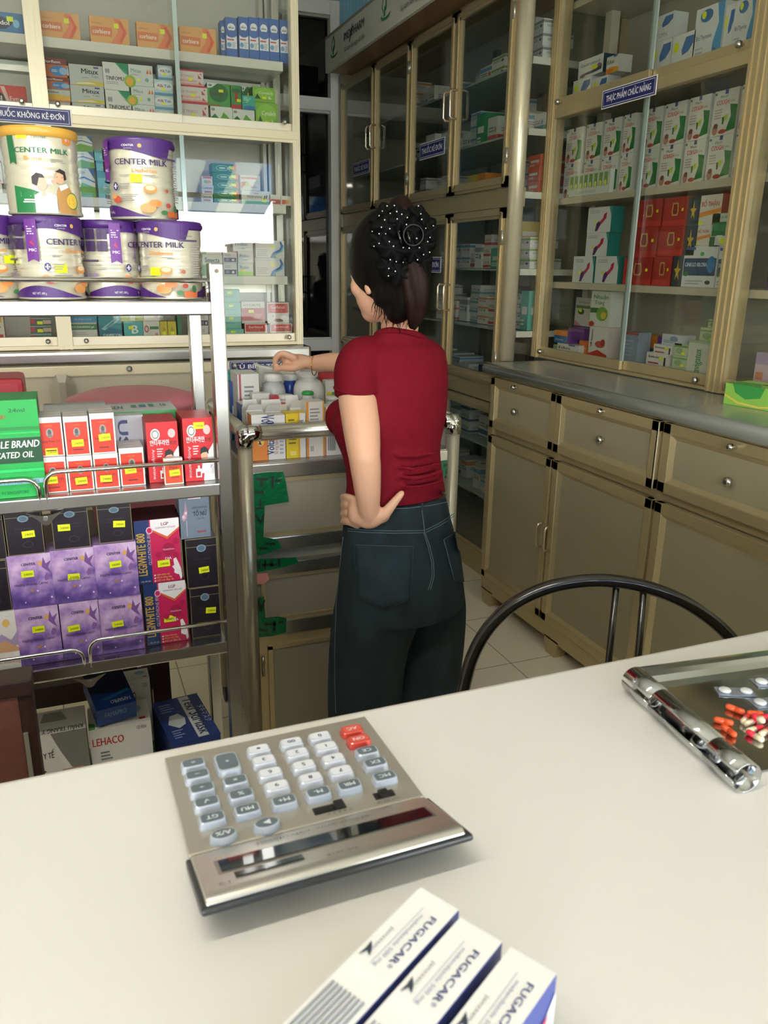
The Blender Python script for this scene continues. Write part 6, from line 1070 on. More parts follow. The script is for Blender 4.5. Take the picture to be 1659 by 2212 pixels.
tape('parcel_tape', [(553, 1292), (570, 1289), (574, 1335), (600, 1332), (619, 1336), (618, 1366), (590, 1374), (556, 1377)], 'green parcel tape with black print at the drawer foot', marks=[[(555, 1296), (560, 1296), (564, 1310), (569, 1296), (573, 1296), (567, 1320), (561, 1320)], LM(572, 1346, 24, 5), LM(590, 1342, 5, 22), LM(602, 1342, 12, 5), LM(558, 1360, 20, 4)])
tape('parcel_tape', [(952, 996), (978, 992), (981, 1024), (968, 1030), (953, 1026)], 'green parcel tape at the right end of the trolley', marks=[LM(958, 1002, 16, 5), LM(962, 1014, 6, 10)])
# the label on the drawer rail of the base cabinet behind the tray
p0, p1 = at(495, 806, 1, LY-0.052), at(495, 780, 1, LY-0.052)
plaque('shelf_label', 'blue label with white capitals behind the trolley tray, partly under the hand', 'TỦ BIỆT TRỮ', 0.25, p1.z-p0.z, (p0.x+0.125, LY-0.052, p0.z), 0)
# ---------------------------------------------------------------- boxes, bottles and tubs in the tray
DESIGN.update({
 'volt': ('#dfdcd6', {'F': [('r', '#e0842c', 0, 0, 1, 0.5), ('p', '#d9d2c8', [(0, 0.5), (1, 0.56), (1, 0.62), (0, 0.6)]), ('e', '#ecc45a', 0.55, 0.42, 0.22, 0.10), ('p', '#20305a', [(0.4, 0.36), (0.5, 0.46), (0.7, 0.5), (0.52, 0.42), (0.6, 0.34)]), ('b', '#2b3a74', 'Voltaren', 0.62, 0.98, 0.3, 0.46, -90)]}, {'T': '#e2e0da', 'L': '#d98a3a'}),
 'volt2': ('#dedcd8', {'F': [('b', '#2b3a74', 'Voltaren 50', 0.34, 0.12, 0.18, 0.76, 90), ('t', '#b0645a', '50 mg tablets', 0.56, 0.12, 0.09, 0.4, 90), ('l', '#a9abad', 0.66, 0.1, 0.9, 0.8, 8)]}, {}),
 'yelbox': ('#e0c424', {'F': [('r', '#dcdad2', 0.70, 0, 1, 1), ('l', '#7a6a24', 0.12, 0.3, 0.6, 0.9, 7), ('b', '#2b4a8a', 'MEDI', 0.9, 0.6, 0.16, 0.24, 90), ('r', '#d9a21f', 0.62, 0, 0.7, 1), ('r', '#e9dc74', 0.2, 0.06, 0.5, 0.16)]}, {}),
 'orawhite': ('#d9d4cc', {'F': [('r', '#d98a2f', 0, 0, 0.12, 1), ('r', '#e0a040', 0.92, 0, 1, 1), ('l', '#8f8f8d', 0.2, 0.35, 0.85, 0.9, 9), ('r', '#a9aaa8', 0.2, 0.1, 0.4, 0.2)]}, {}),
 'barcode': ('#d8d7d3', {'F': [('r', '#c9752f', 0.0, 0, 0.06, 1)] + [('r', '#34363a', 0.15+0.035*i, 0.1, 0.15+0.035*i+(0.012 if i % 3 else 0.022), 0.5) for i in range(10)] + [('l', '#7f8286', 0.15, 0.6, 0.9, 0.92, 6)]}, {}),
 'sidered': ('#dcdbd6', {'F': [('r', '#b0505a', 0.06, 0, 0.16, 1), ('l', '#85888c', 0.3, 0.15, 0.92, 0.85, 12)]}, {'L': '#cfcfca'}),
 'lilblue': ('#2a4f9a', {'F': [('r', '#cfd6e2', 0.2, 0.3, 0.8, 0.6)]}, {}),
 'tealwhite': ('#cfd8d6', {'F': [('r', '#3f9a94', 0, 0.8, 1, 1), ('r', '#5f9ab4', 0.3, 0.2, 0.8, 0.5)]}, {'T': '#7fb8b0'}),
 'reddeep': ('#a8252c', {'F': [('r', '#c9b0a8', 0.1, 0.4, 0.9, 0.6)]}, {}),
 'plainwhite': ('#d9d8d4', {'F': [('l', '#b0b2b4', 0.1, 0.3, 0.8, 0.8, 4)]}, {}),
 'yelgreen': ('#e2e1d8', {'F': [('r', '#e0cf2c', 0.1, 0.2, 0.7, 0.8), ('r', '#5f9a3a', 0.6, 0.1, 0.95, 0.8)]}, {}),
 'blueflat': ('#2f4f94', {'F': [('r', '#e2e4e8', 0.1, 0.3, 0.6, 0.8)]}, {'T': '#d9dadc'}),
 'orangestrip': ('#d9703a', {'F': [('r', '#e9ddd2', 0.1, 0.2, 0.6, 0.8)]}, {}),
})
tz = zsh+0.0006
def TB(key, px0, px1, pyt, y, d, label, rz=0.0, name='medicine_carton', zb=None):
    z = tz if zb is None else zb
    xa, xb = at(px0, pyt+40, 1, y).x, at(px1, pyt+40, 1, y).x; xa = max(xa, CX0+0.045); xb = max(xb, xa+0.02); h = at((px0+px1)/2, pyt, 1, y).z-z
    return carton(key, xb-xa, d, h, label, ((xa+xb)/2, y, z), rz, 'box', None, name)
yf = CY0+0.027
TB('volt', 544, 578, 896, yf, 0.05, 'white and orange carton at the left front of the trolley tray')
TB('volt2', 579, 616, 897, yf, 0.03, 'white carton with upright blue lettering in the tray front row')
TB('yelbox', 618, 660, 893, yf, 0.05, 'bright yellow carton in the tray front row')
TB('orawhite', 662, 700, 868, yf, 0.05, 'white carton with orange edges in the tray front row')
TB('barcode', 702, 746, 878, yf, 0.05, 'white carton with a barcode beside the red shirt')
TB('barcode', 748, 790, 880, yf+0.001, 0.05, 'white carton with a barcode hidden behind the forearm')
TB('barcode', 962, 976, 930, yf, 0.05, 'white carton at the right end of the trolley tray')
# opened cartons with raised flaps in the second row
def open_carton(px0, px1, pyt, y, d, label, flap=0.02, base='#dedcd6'):
    xa, xb = at(px0, pyt+30, 1, y).x, at(px1, pyt+30, 1, y).x; xa = max(xa, CX0+0.045); z1 = at((px0+px1)/2, pyt, 1, y).z
    w, h = xb-xa, z1-tz; c = thing('open_carton', label, 'box', ((xa+xb)/2, y, tz)); mt = Cc(base); t = 0.0008
    mb = MB(); mb.box((-w/2, 0, 0), (w/2, t, h), mt); mb.box((-w/2, d-t, 0), (w/2, d, h), mt); mb.box((-w/2, 0, 0), (-w/2+t, d, h), mt); mb.box((w/2-t, 0, 0), (w/2, d, h), mt); mb.box((-w/2, 0, 0), (w/2, d, t), mt)
    decals(mb, lambda u, v, e: (-w/2+u*w, -e, v*h), w, h, [('l', '#9a9c9e', 0.15, 0.6, 0.8, 0.9, 3), ('r', '#7a8fb0', 0.1, 0.45, 0.5, 0.5)]); mb.build('carton_body', c)
    for s, a in ((0, 0.6), (1, 0.3)):
        mb = MB(); yb = 0 if s == 0 else d; dy = (-1 if s == 0 else 1)*flap*math.sin(a); dz = flap*math.cos(a)
        mb.add([(-w/2+0.002, yb, h), (w/2-0.002, yb, h), (w/2-0.006, yb+dy, h+dz), (-w/2+0.006, yb+dy, h+dz), (-w/2+0.002, yb+t, h), (w/2-0.002, yb+t, h), (w/2-0.006, yb+dy+t, h+dz), (-w/2+0.006, yb+dy+t, h+dz)],
            [(0,1,2,3),(4,7,6,5),(0,4,5,1),(1,5,6,2),(2,6,7,3),(3,7,4,0)], mt); mb.build('flap', c)
    return c
y2 = CY0+0.092
open_carton(522, 570, 886, y2, 0.055, 'open white carton with raised flaps, left of the tray\'s second row')
open_carton(572, 622, 888, y2, 0.05, 'open white carton with raised flaps behind the upright lettered carton', 0.024)
open_carton(626, 660, 880, y2, 0.05, 'open white carton between yellow carton and the green capped tub', 0.026)
y3 = CY0+0.155
TB('blueflat', 492, 526, 874, y3, 0.06, 'blue and white carton against the trolley\'s left rail')
TB('orangestrip', 585, 625, 872, y3, 0.03, 'orange carton lying behind the open white cartons')
TB('plainwhite', 546, 584, 850, y3+0.035, 0.03, 'plain white carton standing before the grey bottle')
TB('reddeep', 588, 597, 856, y3, 0.03, 'narrow red carton edge before the grey bottle')
def bottle(name, label, px, py_top, y, r, capr, caph, bodym, capm, neck=0.3, lab=None):
    x = at(px, py_top+30, 1, y).x; H = at(px, py_top, 1, y).z-tz
    c = thing(name, label, 'bottle', (x, y, tz)); hb = H-caph; s = 0.78
    mb = MB(); prof = [(0.0001, 0), (r-0.004, 0), (r, 0.004), (r, hb*s)] + [(r+(capr*0.8-r)*(1-math.cos(a))*1.0 if False else capr*0.85+(r-capr*0.85)*math.cos(a), hb*s+(hb*0.97-hb*s)*math.sin(a)) for a in (0.3, 0.6, 0.9, 1.2, 1.5)] + [(capr*0.85, hb+0.002)]
    mb.lathe(prof, bodym, 40)
    if lab:
        mp = lambda u, v, e: ((r+e)*math.sin((u-0.5)*2*PI), -(r+e)*math.cos((u-0.5)*2*PI), v*H); decals(mb, mp, 2*PI*r, H, lab, 0.0005, 0.0001, nu=36)
    mb.build('bottle_body', c)
    mb = MB(); mb.lathe([(capr*0.9, hb), (capr, hb+0.001), (capr, H-0.003), (capr-0.003, H), (0.0001, H)], capm, 28)
    for k in range(28): a = 2*PI*k/28; mb.tube([(capr*math.cos(a), capr*math.sin(a), hb+0.002), (capr*math.cos(a), capr*math.sin(a), H-0.004)], 0.0007, capm, 5, cap=False)
    mb.build('cap', c)
WP = M('#d9dad7', 0.35, 0.0, spec=0.4); GP = M('#b9bcbc', 0.4)
bottle('pill_bottle', 'translucent grey pill bottle with a white cap in the tray', 591, 806, CY0+0.245, 0.035, 0.026, 0.022, GP, M('#e3e3df', 0.4))
bottle('pill_bottle', 'big white pill bottle with a green and white label in the tray', 667, 800, CY0+0.235, 0.0455, 0.026, 0.019, WP, M('#e6e6e2', 0.4), lab=[('r', '#2a9a7a', 0.36, 0.1, 0.5, 0.48), ('r', '#e4e4e0', 0.5, 0.1, 0.62, 0.48), ('l', '#6f7476', 0.52, 0.14, 0.62, 0.44, 7)])
bottle('pill_bottle', 'blue bottle with a white cap between the grey and white bottles', 626, 808, CY0+0.32, 0.022, 0.02, 0.018, M('#2346a0', 0.3), M('#e2e2e2', 0.4))
bottle('pill_bottle', 'small white tub with a green cap before the big white bottle', 665, 845, CY0+0.165, 0.0165, 0.017, 0.010, WP, M('#2f9a4a', 0.4))
bottle('pill_bottle', 'squat white tub with a white cap before the blue bottle', 618, 852, CY0+0.19, 0.021, 0.022, 0.012, WP, M('#e2e2de', 0.4))
bottle('pill_bottle', 'white tub half hidden by the red sleeve', 719, 855, CY0+0.175, 0.02, 0.021, 0.012, WP, M('#dcdcd8', 0.4))
y5 = CY0+0.30
TB('sidered', 514, 560, 808, CY0+0.225, 0.10, 'tall white carton with a red edge at the left of the bottles')
TB('lilblue', 486, 502, 826, CY0+0.30, 0.04, 'small blue carton at the trolley\'s left rear')
TB('tealwhite', 488, 524, 803, CY0+0.36, 0.06, 'teal topped white carton at the trolley\'s left rear')
TB('reddeep', 690, 724, 806, CY0+0.33, 0.04, 'dark red carton behind the big white bottle')
TB('yelgreen', 703, 726, 822, CY0+0.235+0.02, 0.03, 'yellow and green carton right of the big white bottle')
TB('plainwhite', 560, 612, 792, CY0+0.40, 0.03, 'white carton lying under the reaching hand')
TB('plainwhite', 640, 700, 796, CY0+0.40, 0.03, 'white carton at the tray\'s back behind the big white bottle')
# ================================================================ serving counter in front, with its things
ZT = 1.03
sc = thing('serving_counter', 'white topped serving counter in the foreground holding the calculator', 'counter', (0.0, 0.33, 0))
def S_(o): o.location = (0, -0.33, 0); return o
mb = MB(); mb.cbox((-1.1, 0.0, ZT-0.028), (1.5, 0.648, ZT), M('#dedbd4', 0.32, 0, 0.03, 2.5), 0.006); S_(mb.build('counter_top', sc))
mb = MB(); mb.cbox((-1.08, 0.02, 0.0), (1.48, 0.62, ZT-0.03), M('#b9b6ab', 0.5), 0.004); S_(mb.build('counter_body', sc))
# ---------------------------------------------------------------- calculator, turned towards the far side
ca = thing('calculator', 'silver desktop calculator upside down to the viewer, with clear and red keys', 'calculator', (0.047, 0.6225, ZT+0.0003), math.radians(0.6))
DKP = M('#2c2f31', 0.35); SIL = M('#bcb6a9', 0.36, 0.55, 0.06, 40); SIL2 = M('#c6c2b8', 0.28, 0.75)
CWD = 0.187
def prism(mb, x0, x1, prof, mat, X=None):
    n = len(prof); vs = [(x0, y, z) for y, z in prof]+[(x1, y, z) for y, z in prof]
    mb.add(vs, [tuple(range(n)), tuple(range(2*n-1, n-1, -1))]+[(i, n+i, n+(i+1) % n, (i+1) % n) for i in range(n)], mat, X); return mb
mb = MB(); prism(mb, 0.001, CWD-0.001, [(0.0, 0.0), (0.0, 0.005), (-0.134, 0.0085), (-0.137, 0.0085), (-0.205, 0.026), (-0.2085, 0.0285), (-0.2085, 0.0245), (-0.17, 0.006), (-0.15, 0.0)][::-1], DKP)
prism(mb, -0.003, CWD+0.004, [(-0.135, 0.0095), (-0.206, 0.0295), (-0.2095, 0.0295), (-0.210, 0.0255), (-0.2, 0.019), (-0.14, 0.004)][::-1], DKP); mb.build('base', ca, bevel=0.0015)
ZD = lambda y: 0.0075+0.004*(-y/0.135)        # deck surface
mb = MB(); prism(mb, 0.0, CWD, [(0.001, 0.003), (0.001, 0.0055), (-0.001, ZD(0)), (-0.1335, ZD(-0.1335)), (-0.1345, 0.010), (-0.1345, 0.006)][::-1], SIL); mb.build('key_deck', ca, bevel=0.0012)
hood = [(-0.1365, 0.0085), (-0.1365, 0.0125), (-0.139, 0.0135), (-0.196, 0.0315), (-0.2015, 0.0325), (-0.2055, 0.0305), (-0.2065, 0.0275)]
mb = MB(); prism(mb, 0.0005, CWD-0.0005, hood[::-1], SIL2); mb.build('display_hood', ca, bevel=0.0014)
HS = lambda y: 0.0135+(0.018/0.057)*(-0.139-y)   # hood surface
def hplate(mb, x0, x1, ya, yb, mat, lift): prism(mb, x0, x1, [(ya, HS(ya)+lift-0.001), (ya, HS(ya)+lift), (yb, HS(yb)+lift), (yb, HS(yb)+lift-0.001)][::-1], mat)
mb = MB(); hplate(mb, 0.014, 0.178, -0.1555, -0.1765, M('#8f8c84', 0.3, 0.6), 0.0005); mb.build('screen_surround', ca)
mb = MB(); hplate(mb, 0.0165, 0.1755, -0.1575, -0.1745, M('#10161a', 0.04, 0, spec=0.8), 0.0012)
mb.build('screen', ca)
mb = MB(); hplate(mb, 0.0235, 0.071, -0.180, -0.1875, M('#1d2622', 0.06, 0, spec=0.7), 0.0008); mb.build('solar_panel', ca)
for xa, xb in ((0.0237, 0.044), (0.0455, 0.0708)):
    mb = MB(); hplate(mb, xa, xb, -0.1805, -0.187, M('#2a2019' if xa < 0.03 else '#16201b', 0.08, 0, spec=0.7), 0.0011); mb.build('solar_cell', ca)
def deck_text(txt, x, y, h, colr, rot=180, lift=0.0007, hoodz=False, wf=None):
    zf = HS if hoodz else ZD
    decals_to = MB(); vs, fs, w = text_mesh(txt); hh = h/0.73; ww = hh if wf is None else wf/w
    decals_to.add([(x-px_*ww, y-py_*hh, zf(y-py_*hh)+lift) for px_, py_ in vs], fs, Cc(colr)); return decals_to
mbx = MB()
for t, x, y, h, hz, wf in (('electronic calculator', 0.135, -0.1445, 0.0035, True, 0.09), ('DS-3018', 0.108, -0.190, 0.003, True, 0.022), ('F 4 3 2 0', 0.127, -0.1275, 0.0026, False, 0.02), ('CUT 5/4 UP', 0.168, -0.1285, 0.0026, False, 0.02), ('12', 0.019, -0.1895, 0.003, True, 0.008)):
    deck_text(t, x, y, h, '#6d675d', hoodz=hz, wf=wf).build('lettering', ca)
for x0, x1, kx in ((0.098, 0.124, 0.119), (0.149, 0.166, 0.157)):
    y = -0.1215; mb = MB(); prism(mb, x0, x1, [(y+0.004, ZD(y)+0.0002), (y-0.004, ZD(y)+0.0002), (y-0.004, ZD(y)+0.0008), (y+0.004, ZD(y)+0.0008)], M('#1b1a18', 0.4)); mb.cbox((kx-0.004, y-0.0045, ZD(y)+0.0005), (kx+0.004, y+0.0045, ZD(y)+0.0035), M('#232322', 0.35), 0.001); mb.build('slide_switch', ca)
CLEAR = M('#aeb6c2', 0.12, 0.0, spec=0.7, coat=0.6); CLRRED = M('#c9473c', 0.15, 0, spec=0.6, coat=0.5); CLRW = M('#c3c7d0', 0.12, spec=0.7, coat=0.6)
XC = (0.0215, 0.0487, 0.078, 0.107, 0.1335, 0.1645); YC = (-0.0265, -0.0445, -0.0645, -0.0842, -0.1052, -0.127)
KEYS = [['=', '−', '÷', '√', 'GT', 'A/%'], ['+', None, '×', '%', 'MU', '▶'], ['•', '3', '6', '9', 'M+'], ['00', '2', '5', '8', 'M-'], ['0', '1', '4', '7', 'MR'], ['AC', 'ON', 'CE', 'EX', 'MC']]
for ci, colk in enumerate(KEYS):
    for ri, k in enumerate(colk):
        if k is None: continue
        x, y = XC[ci]-0.0008*(2-ri)*(ci < 3)*0.5, YC[ri]; tall = (k == '+'); oval = ri == 5
        if oval: x = (0.0266, 0.0593)[ci]
        if tall: y = (YC[0]+YC[1])/2
        w2, d2 = 0.0108, (0.0162 if tall else 0.0072)
        num = k in ('•', '00') or k.isdigit(); red = k in ('AC', 'ON')
        body = CLRRED if red else (CLRW if num else CLEAR); topc = '#d4584c' if red else ('#dadce2' if num else '#5f6a70'); txc = '#e6d2cf' if red else ('#33405c' if num else '#d9dde2')
        zb, zt = ZD(y)-0.001, ZD(y)+0.0062; kb = MB(); n = 24
        def outline(sx, sy, r, z):
            P = []
            for i in range(n):
                a = 2*PI*(i+0.5)/n; c, s = math.cos(a), math.sin(a); e = 2.0 if oval else 5.0
                P.append((x+sx*math.copysign(abs(c)**(2/e), c), y+sy*math.copysign(abs(s)**(2/e), s), z))
            return P
        kb.loft([outline(w2, d2, 0, zb), outline(w2, d2, 0, zb+0.0025), outline(w2*0.9, d2*0.86, 0, zt-0.0006), outline(w2*0.84, d2*0.78, 0, zt)], body, smooth=False)
        o = outline(w2*0.78, d2*0.68, 0, zt+0.00015); kb.add(o, [tuple(range(n))], Cc(topc))
        vs, fs, wd = text_mesh(k); hs = min(0.0052/0.73, 0.0125/max(wd, 0.01)) if k not in '•' else 0.012
        ys = [p[1] for p in vs]; yc = (min(ys)+max(ys))/2
        for q in (-1, 0, 1): kb.add([(x-(p[0]-wd/2+0.025*q)*hs, y-(p[1]-yc)*hs*0.85, zt+0.0003+q*0.00003) for p in vs], fs, Cc(txc))
        kb.build('key', ca)
# ---------------------------------------------------------------- three slim cartons in the near corner
DESIGN['fuga'] = ('#e9e8e4', {'T': [('b', '#3a4378', 'FUGACAR', 0.10, 0.66, 0.15, 0.27), ('t', '#3a4378', '®', 0.375, 0.70, 0.1), ('t', '#8a8fa8', 'mebendazole 500 mg', 0.12, 0.47, 0.09, 0.3), ('r', '#8a8fa8', 0.09, 0.405, 0.42, 0.415),
      ('t', '#8a8a8a', 'janssen', 0.24, 0.2, 0.09, 0.12), ('p', '#3a3f4c', [(0.34, 0.10), (0.37, 0.24), (0.40, 0.30), (0.385, 0.18), (0.42, 0.10), (0.38, 0.12)]), ('l', '#8f93a0', 0.56, 0.08, 0.98, 0.92, 8)]}, {'B': '#3d4b93', 'R': '#e9e8e4', 'L': '#e9e8e4', 'F': '#e4e4e0'})
FTH = math.radians(210.0); FEX = Vector((math.cos(FTH), math.sin(FTH), 0)); FEY = Vector((-FEX.y, FEX.x, 0))
ZF = 0.055
for i, (a, lb) in enumerate((((0.1717, 0.3580), 'slim white carton with dark sideways lettering, farthest of three in front'), ((0.1839, 0.3281), 'slim white carton with dark sideways lettering, middle of three in front'), ((0.2010, 0.2990), 'slim white carton with dark sideways lettering, nearest of three with pink showing'))):
    L, Wd = 0.15, 0.0283
    c = carton('fuga', L, Wd, ZF, lb, Vector((a[0], a[1], ZT+0.0006))+FEX*(L/2)+FEY*(0.0*i), FTH, 'box', 'slim cartons in the foreground', 'medicine_carton')
    if i == 2:
        mb = MB(); mp = lambda u, v, e: (L/2-u*L, Wd+e, v*ZF)
        decals(mb, mp, L, ZF, [('p', '#e9e8ee', [(0.7, 0.0), (1, 0), (1, 0.78), (0.9, 0.55)]), ('p', '#d8436a', [(0.74, 0.1), (0.8, 0.05), (0.93, 0.5), (0.95, 0.62), (0.9, 0.6)]), ('b', '#e9e8ee', 'FUGACAR', 0.05, 0.4, 0.3, 0.5)], 0.0004)
        o = mb.build('printed_side', c); o['label'] = 'blue side with a pink and white print'
# ---------------------------------------------------------------- steel pill tray
tr = thing('pill_tray', 'shiny steel pill counting tray with a rolled tube along its left edge', 'tray', (0.497, 0.412, ZT+0.0004), math.radians(-6.5))
MIR = M('#c2c4c4', 0.10, 1.0, 0.10, 3)
mb = MB(); L = 0.172; rt = 0.0142; n = 40; a0 = 0.0
def arc_piece(mb, y0, y1, t0, t1, r=rt, th=0.0011):
    m = max(4, int((t1-t0)/0.18)); vs = []
    for y in (y0, y1):
        for k in range(m+1):
            t = t0+(t1-t0)*k/m
            for rr in (r, r-th): vs.append((rr*math.cos(t), y, rt+rr*math.sin(t)))
    s = 2*(m+1); fs = []
    for k in range(m):
        a = 2*k; fs += [(a, a+2, s+a+2, s+a), (a+1, s+a+1, s+a+3, a+3), (a, a+1, a+3, a+2), (s+a, s+a+2, s+a+3, s+a+1)]
    fs += [(0, s, s+1, 1), (2*m, 2*m+1, s+2*m+1, s+2*m)]
    mb.add(vs, fs, MIR, None, True)
# the tube is open along a slot on its upper left, narrower at both ends
arc_piece(mb, 0.0, 0.04, math.radians(170-360+12), math.radians(150)); arc_piece(mb, 0.04, 0.125, math.radians(182-360), math.radians(138)); arc_piece(mb, 0.125, L, math.radians(170-360+6), math.radians(158))
mb.build('rolled_edge', tr)
mb = MB()
PR = [(0.0, 0.0012), (0.148, 0.0012), (0.156, 0.003), (0.161, 0.008), (0.164, 0.0125), (0.170, 0.0135), (0.176, 0.012)]
for (x0, x1) in ((0.012, 0.30),):
    vs = []
    for x in (x0, x1):
        for y, z in PR: vs += [(x, y+0.02, z), (x, y+0.02, z+0.001)]
    m = len(PR); s = 2*m; fs = []
    for k in range(m-1):
        a = 2*k; fs += [(a+1, a+3, s+a+3, s+a+1), (a, s+a, s+a+2, a+2), (a, a+2, a+3, a+1), (s+a, s+a+1, s+a+3, s+a+2)]
    fs += [(0, 1, s+1, s), (2*m-2, s+2*m-2, s+2*m-1, 2*m-1)]
    mb.add(vs, [f[::-1] for f in fs], MIR, None, False)
mb.build('plate', tr)
mb = MB(); mb.tube([(0.05, 0.021, 0.0016), (0.05, 0.012, -0.0002), (0.12, 0.012, -0.0002), (0.12, 0.021, 0.0016)], 0.0006, MIR, 6); mb.build('front_lip', tr)
zp = ZT+0.0028
def pill(p, q, r, cols, name, label, cat, group, z=zp):
    """capsule from p to q on the tray"""
    p, q = Vector((*p, z+r)), Vector((*q, z+r)); d = q-p; t = d.normalized(); m = (p+q)/2
    def half(mb, a, b, ra, mat):
        dd = (b-a).normalized(); P = [a]; R = [ra]
        for an in (0.0, 0.4, 0.8, 1.2, 1.45): P.append(b+dd*(ra*math.sin(an)-ra)); R.append(max(ra*math.cos(an), 0.0003))
        mb.tube(P, R, mat, 12)
    c = thing(name, label, cat, m, 0, group) if len(cols) > 1 else None
    if c:
        mb = MB(); half(mb, Vector((0, 0, 0)), q-m, r, M(cols[0], 0.25)); mb.build('capsule_cap', c); mb = MB(); half(mb, Vector((0, 0, 0)), p-m, r*0.96, M(cols[1], 0.25)); mb.build('capsule_body', c)
    else:
        mb = MB(); half(mb, Vector((0, 0, 0)), q-m, r, M(cols[0], 0.35)); half(mb, Vector((0, 0, 0)), p-m, r, M(cols[0], 0.35)); o = mb.build(name); o.location = m; tag(o, label, cat, group)
def T2(px, py): p = at(px, py, 2, zp+0.002); return (p.x, p.y)
for (a, b), lb in ((((1567, 1526), (1609, 1542)), 'orange caplet nearest the white tablets on the tray'), (((1541, 1555), (1585, 1565)), 'orange caplet at the left of the crossing pair'), (((1559, 1569), (1590, 1592)), 'orange caplet lowest of the crossing pair'), (((1612, 1542), (1650, 1545)), 'orange caplet behind the red and cream capsules')):
    pill(T2(*a), T2(*b), 0.0030, ['#e9592a'], 'caplet', lb, 'pill', 'orange caplets on the tray')
caps = [((1615, 1548), (1604, 1563), 0), ((1640, 1555), (1608, 1567), 0), ((1658, 1548), (1632, 1560), 0.0), ((1648, 1572), (1612, 1582), 0), ((1612, 1581), (1650, 1602), 0.0), ((1668, 1575), (1640, 1590), 0), ((1622, 1556), (1650, 1572), 0.0052), ((1690, 1560), (1662, 1566), 0), ((1690, 1590), (1664, 1598), 0)]
names = ['far left', 'upper left', 'upper right', 'middle left', 'nearest', 'middle right', 'topmost', 'right edge upper', 'right edge lower']
for (a, b, dz), nm in zip(caps, names):
    pill(T2(*a), T2(*b), 0.0030, ['#e6d9b8', '#d5263f'], 'capsule', 'red and cream capsule, %s of the heap on the tray' % nm, 'pill', 'red and cream capsules on the tray', zp+dz)
for k, (pts, cx, rot, lb) in enumerate(((((1566, 1491), (1612, 1493)), (1588, 1494), 0.0, 'cut blister strip with two white tablets, left on the tray'), (((1645, 1472), (1690, 1470)), (1662, 1474), 0.1, 'cut blister strip with a white tablet, farthest on the tray'), (((1642, 1517), (1690, 1512)), (1660, 1518), -0.05, 'cut blister strip with a white tablet, nearest on the tray'))):
    P = [Vector((*T2(*p), zp+0.001)) for p in pts]; c0 = (P[0]+P[1])/2; d = P[1]-P[0]; an = math.atan2(d.y, d.x)
    b = thing('blister_strip', lb, 'blister pack', (c0.x, c0.y, zp+0.0003), an, 'cut blister strips on the tray'); hl = d.length/2
    mb = MB(); mb.box((-hl-0.0085, -0.0085, 0.0), (hl+0.0085, 0.0085, 0.0008), M('#a9adb8', 0.25, 0.6)); mb.box((-hl-0.0085, -0.0085, -0.0003), (hl+0.0085, 0.0085, 0.0), M('#2a3040', 0.4)); mb.build('foil_card', b)
    for s in (-1, 1):
        mb = MB(); mb.ell((s*hl, 0, 0.0022), (0.0062, 0.0062, 0.0022), M('#eceae4', 0.4), n=20); mb.build('tablet', b)
        mb = MB(); mb.ell((s*hl, 0, 0.0016), (0.0074, 0.0074, 0.0034), glass('#f2f5f8'), n=20); mb.build('blister_dome', b)
# ---------------------------------------------------------------- chair behind the counter
ch = thing('tube_chair', 'black tube chair with an arched back behind the serving counter', 'chair', (0.84, 1.02, 0))
BK = M('#1a1715', 0.22, 0, 0.3, 30, coat=0.5); P0 = Vector((0.84, 1.02, 0))
DCH = 1.33; arch = [(990, 1545), (1003, 1480), (1022, 1415), (1055, 1357), (1105, 1308), (1165, 1276), (1230, 1259), (1300, 1254), (1370, 1262), (1435, 1281), (1490, 1307), (1540, 1342), (1580, 1380), (1612, 1425), (1632, 1480)]
pts = [pp(x, y, DCH) for x, y in arch]
a, b = pts[0], pts[-1]
lo = [Vector((a.x, a.y, 0.62)), Vector((a.x+0.01, a.y+0.0, 0.45)), Vector((a.x-0.01, a.y+0.05, 0.0))]; hi = [Vector((b.x-0.0, b.y, 0.62)), Vector((b.x-0.01, b.y, 0.45)), Vector((b.x+0.01, b.y+0.05, 0.0))]
def spline(P, n=6):
    out = []
    for i in range(len(P)-1):
        p0, p1, p2, p3 = P[max(i-1, 0)], P[i], P[i+1], P[min(i+2, len(P)-1)]
        for k in range(n):
            t = k/n; out.append(0.5*((2*p1)+(-p0+p2)*t+(2*p0-5*p1+4*p2-p3)*t*t+(-p0+3*p1-3*p2+p3)*t*t*t))
    return out+[P[-1]]
MB().tube([p-P0 for p in spline(lo[::-1]+pts+hi)], 0.0125, BK, 16).build('back_frame', ch)
for (x0, y0, x1, y1) in ((1331, 1268, 1308, 1500), (1390, 1272, 1374, 1490)):
    A, B = pp(x0, y0, DCH), pp(x1, y1, DCH); B = A+(B-A)*((A.z-0.46)/(A.z-B.z)); MB().tube([A-P0, B-P0], 0.0062, BK, 12).build('spindle', ch)
mid = (a+b)/2; sd = Vector((-EF.x, -EF.y, 0)); seatc = mid+sd*0.18
MB().lathe([(0.0001, 0.0), (0.17, 0.0), (0.185, 0.01), (0.185, 0.035), (0.16, 0.05), (0.0001, 0.055)], M('#1c1b1d', 0.5), 32, Matrix.Translation((seatc.x-P0.x, seatc.y-P0.y, 0.445))).build('seat', ch)
for s in (-1, 1):
    p = seatc+ER*(0.14*s)+sd*0.13; MB().tube([Vector((p.x, p.y, 0.45))-P0, Vector((p.x, p.y, 0.0))+sd*0.03-P0], 0.0115, BK, 12).build('leg', ch)
MB().tube([Vector((seatc.x+0.18*math.cos(t), seatc.y+0.18*math.sin(t), 0.44))-P0 for t in [2*PI*k/32 for k in range(32)]], 0.009, BK, 8, closed=True).build('seat_ring', ch)
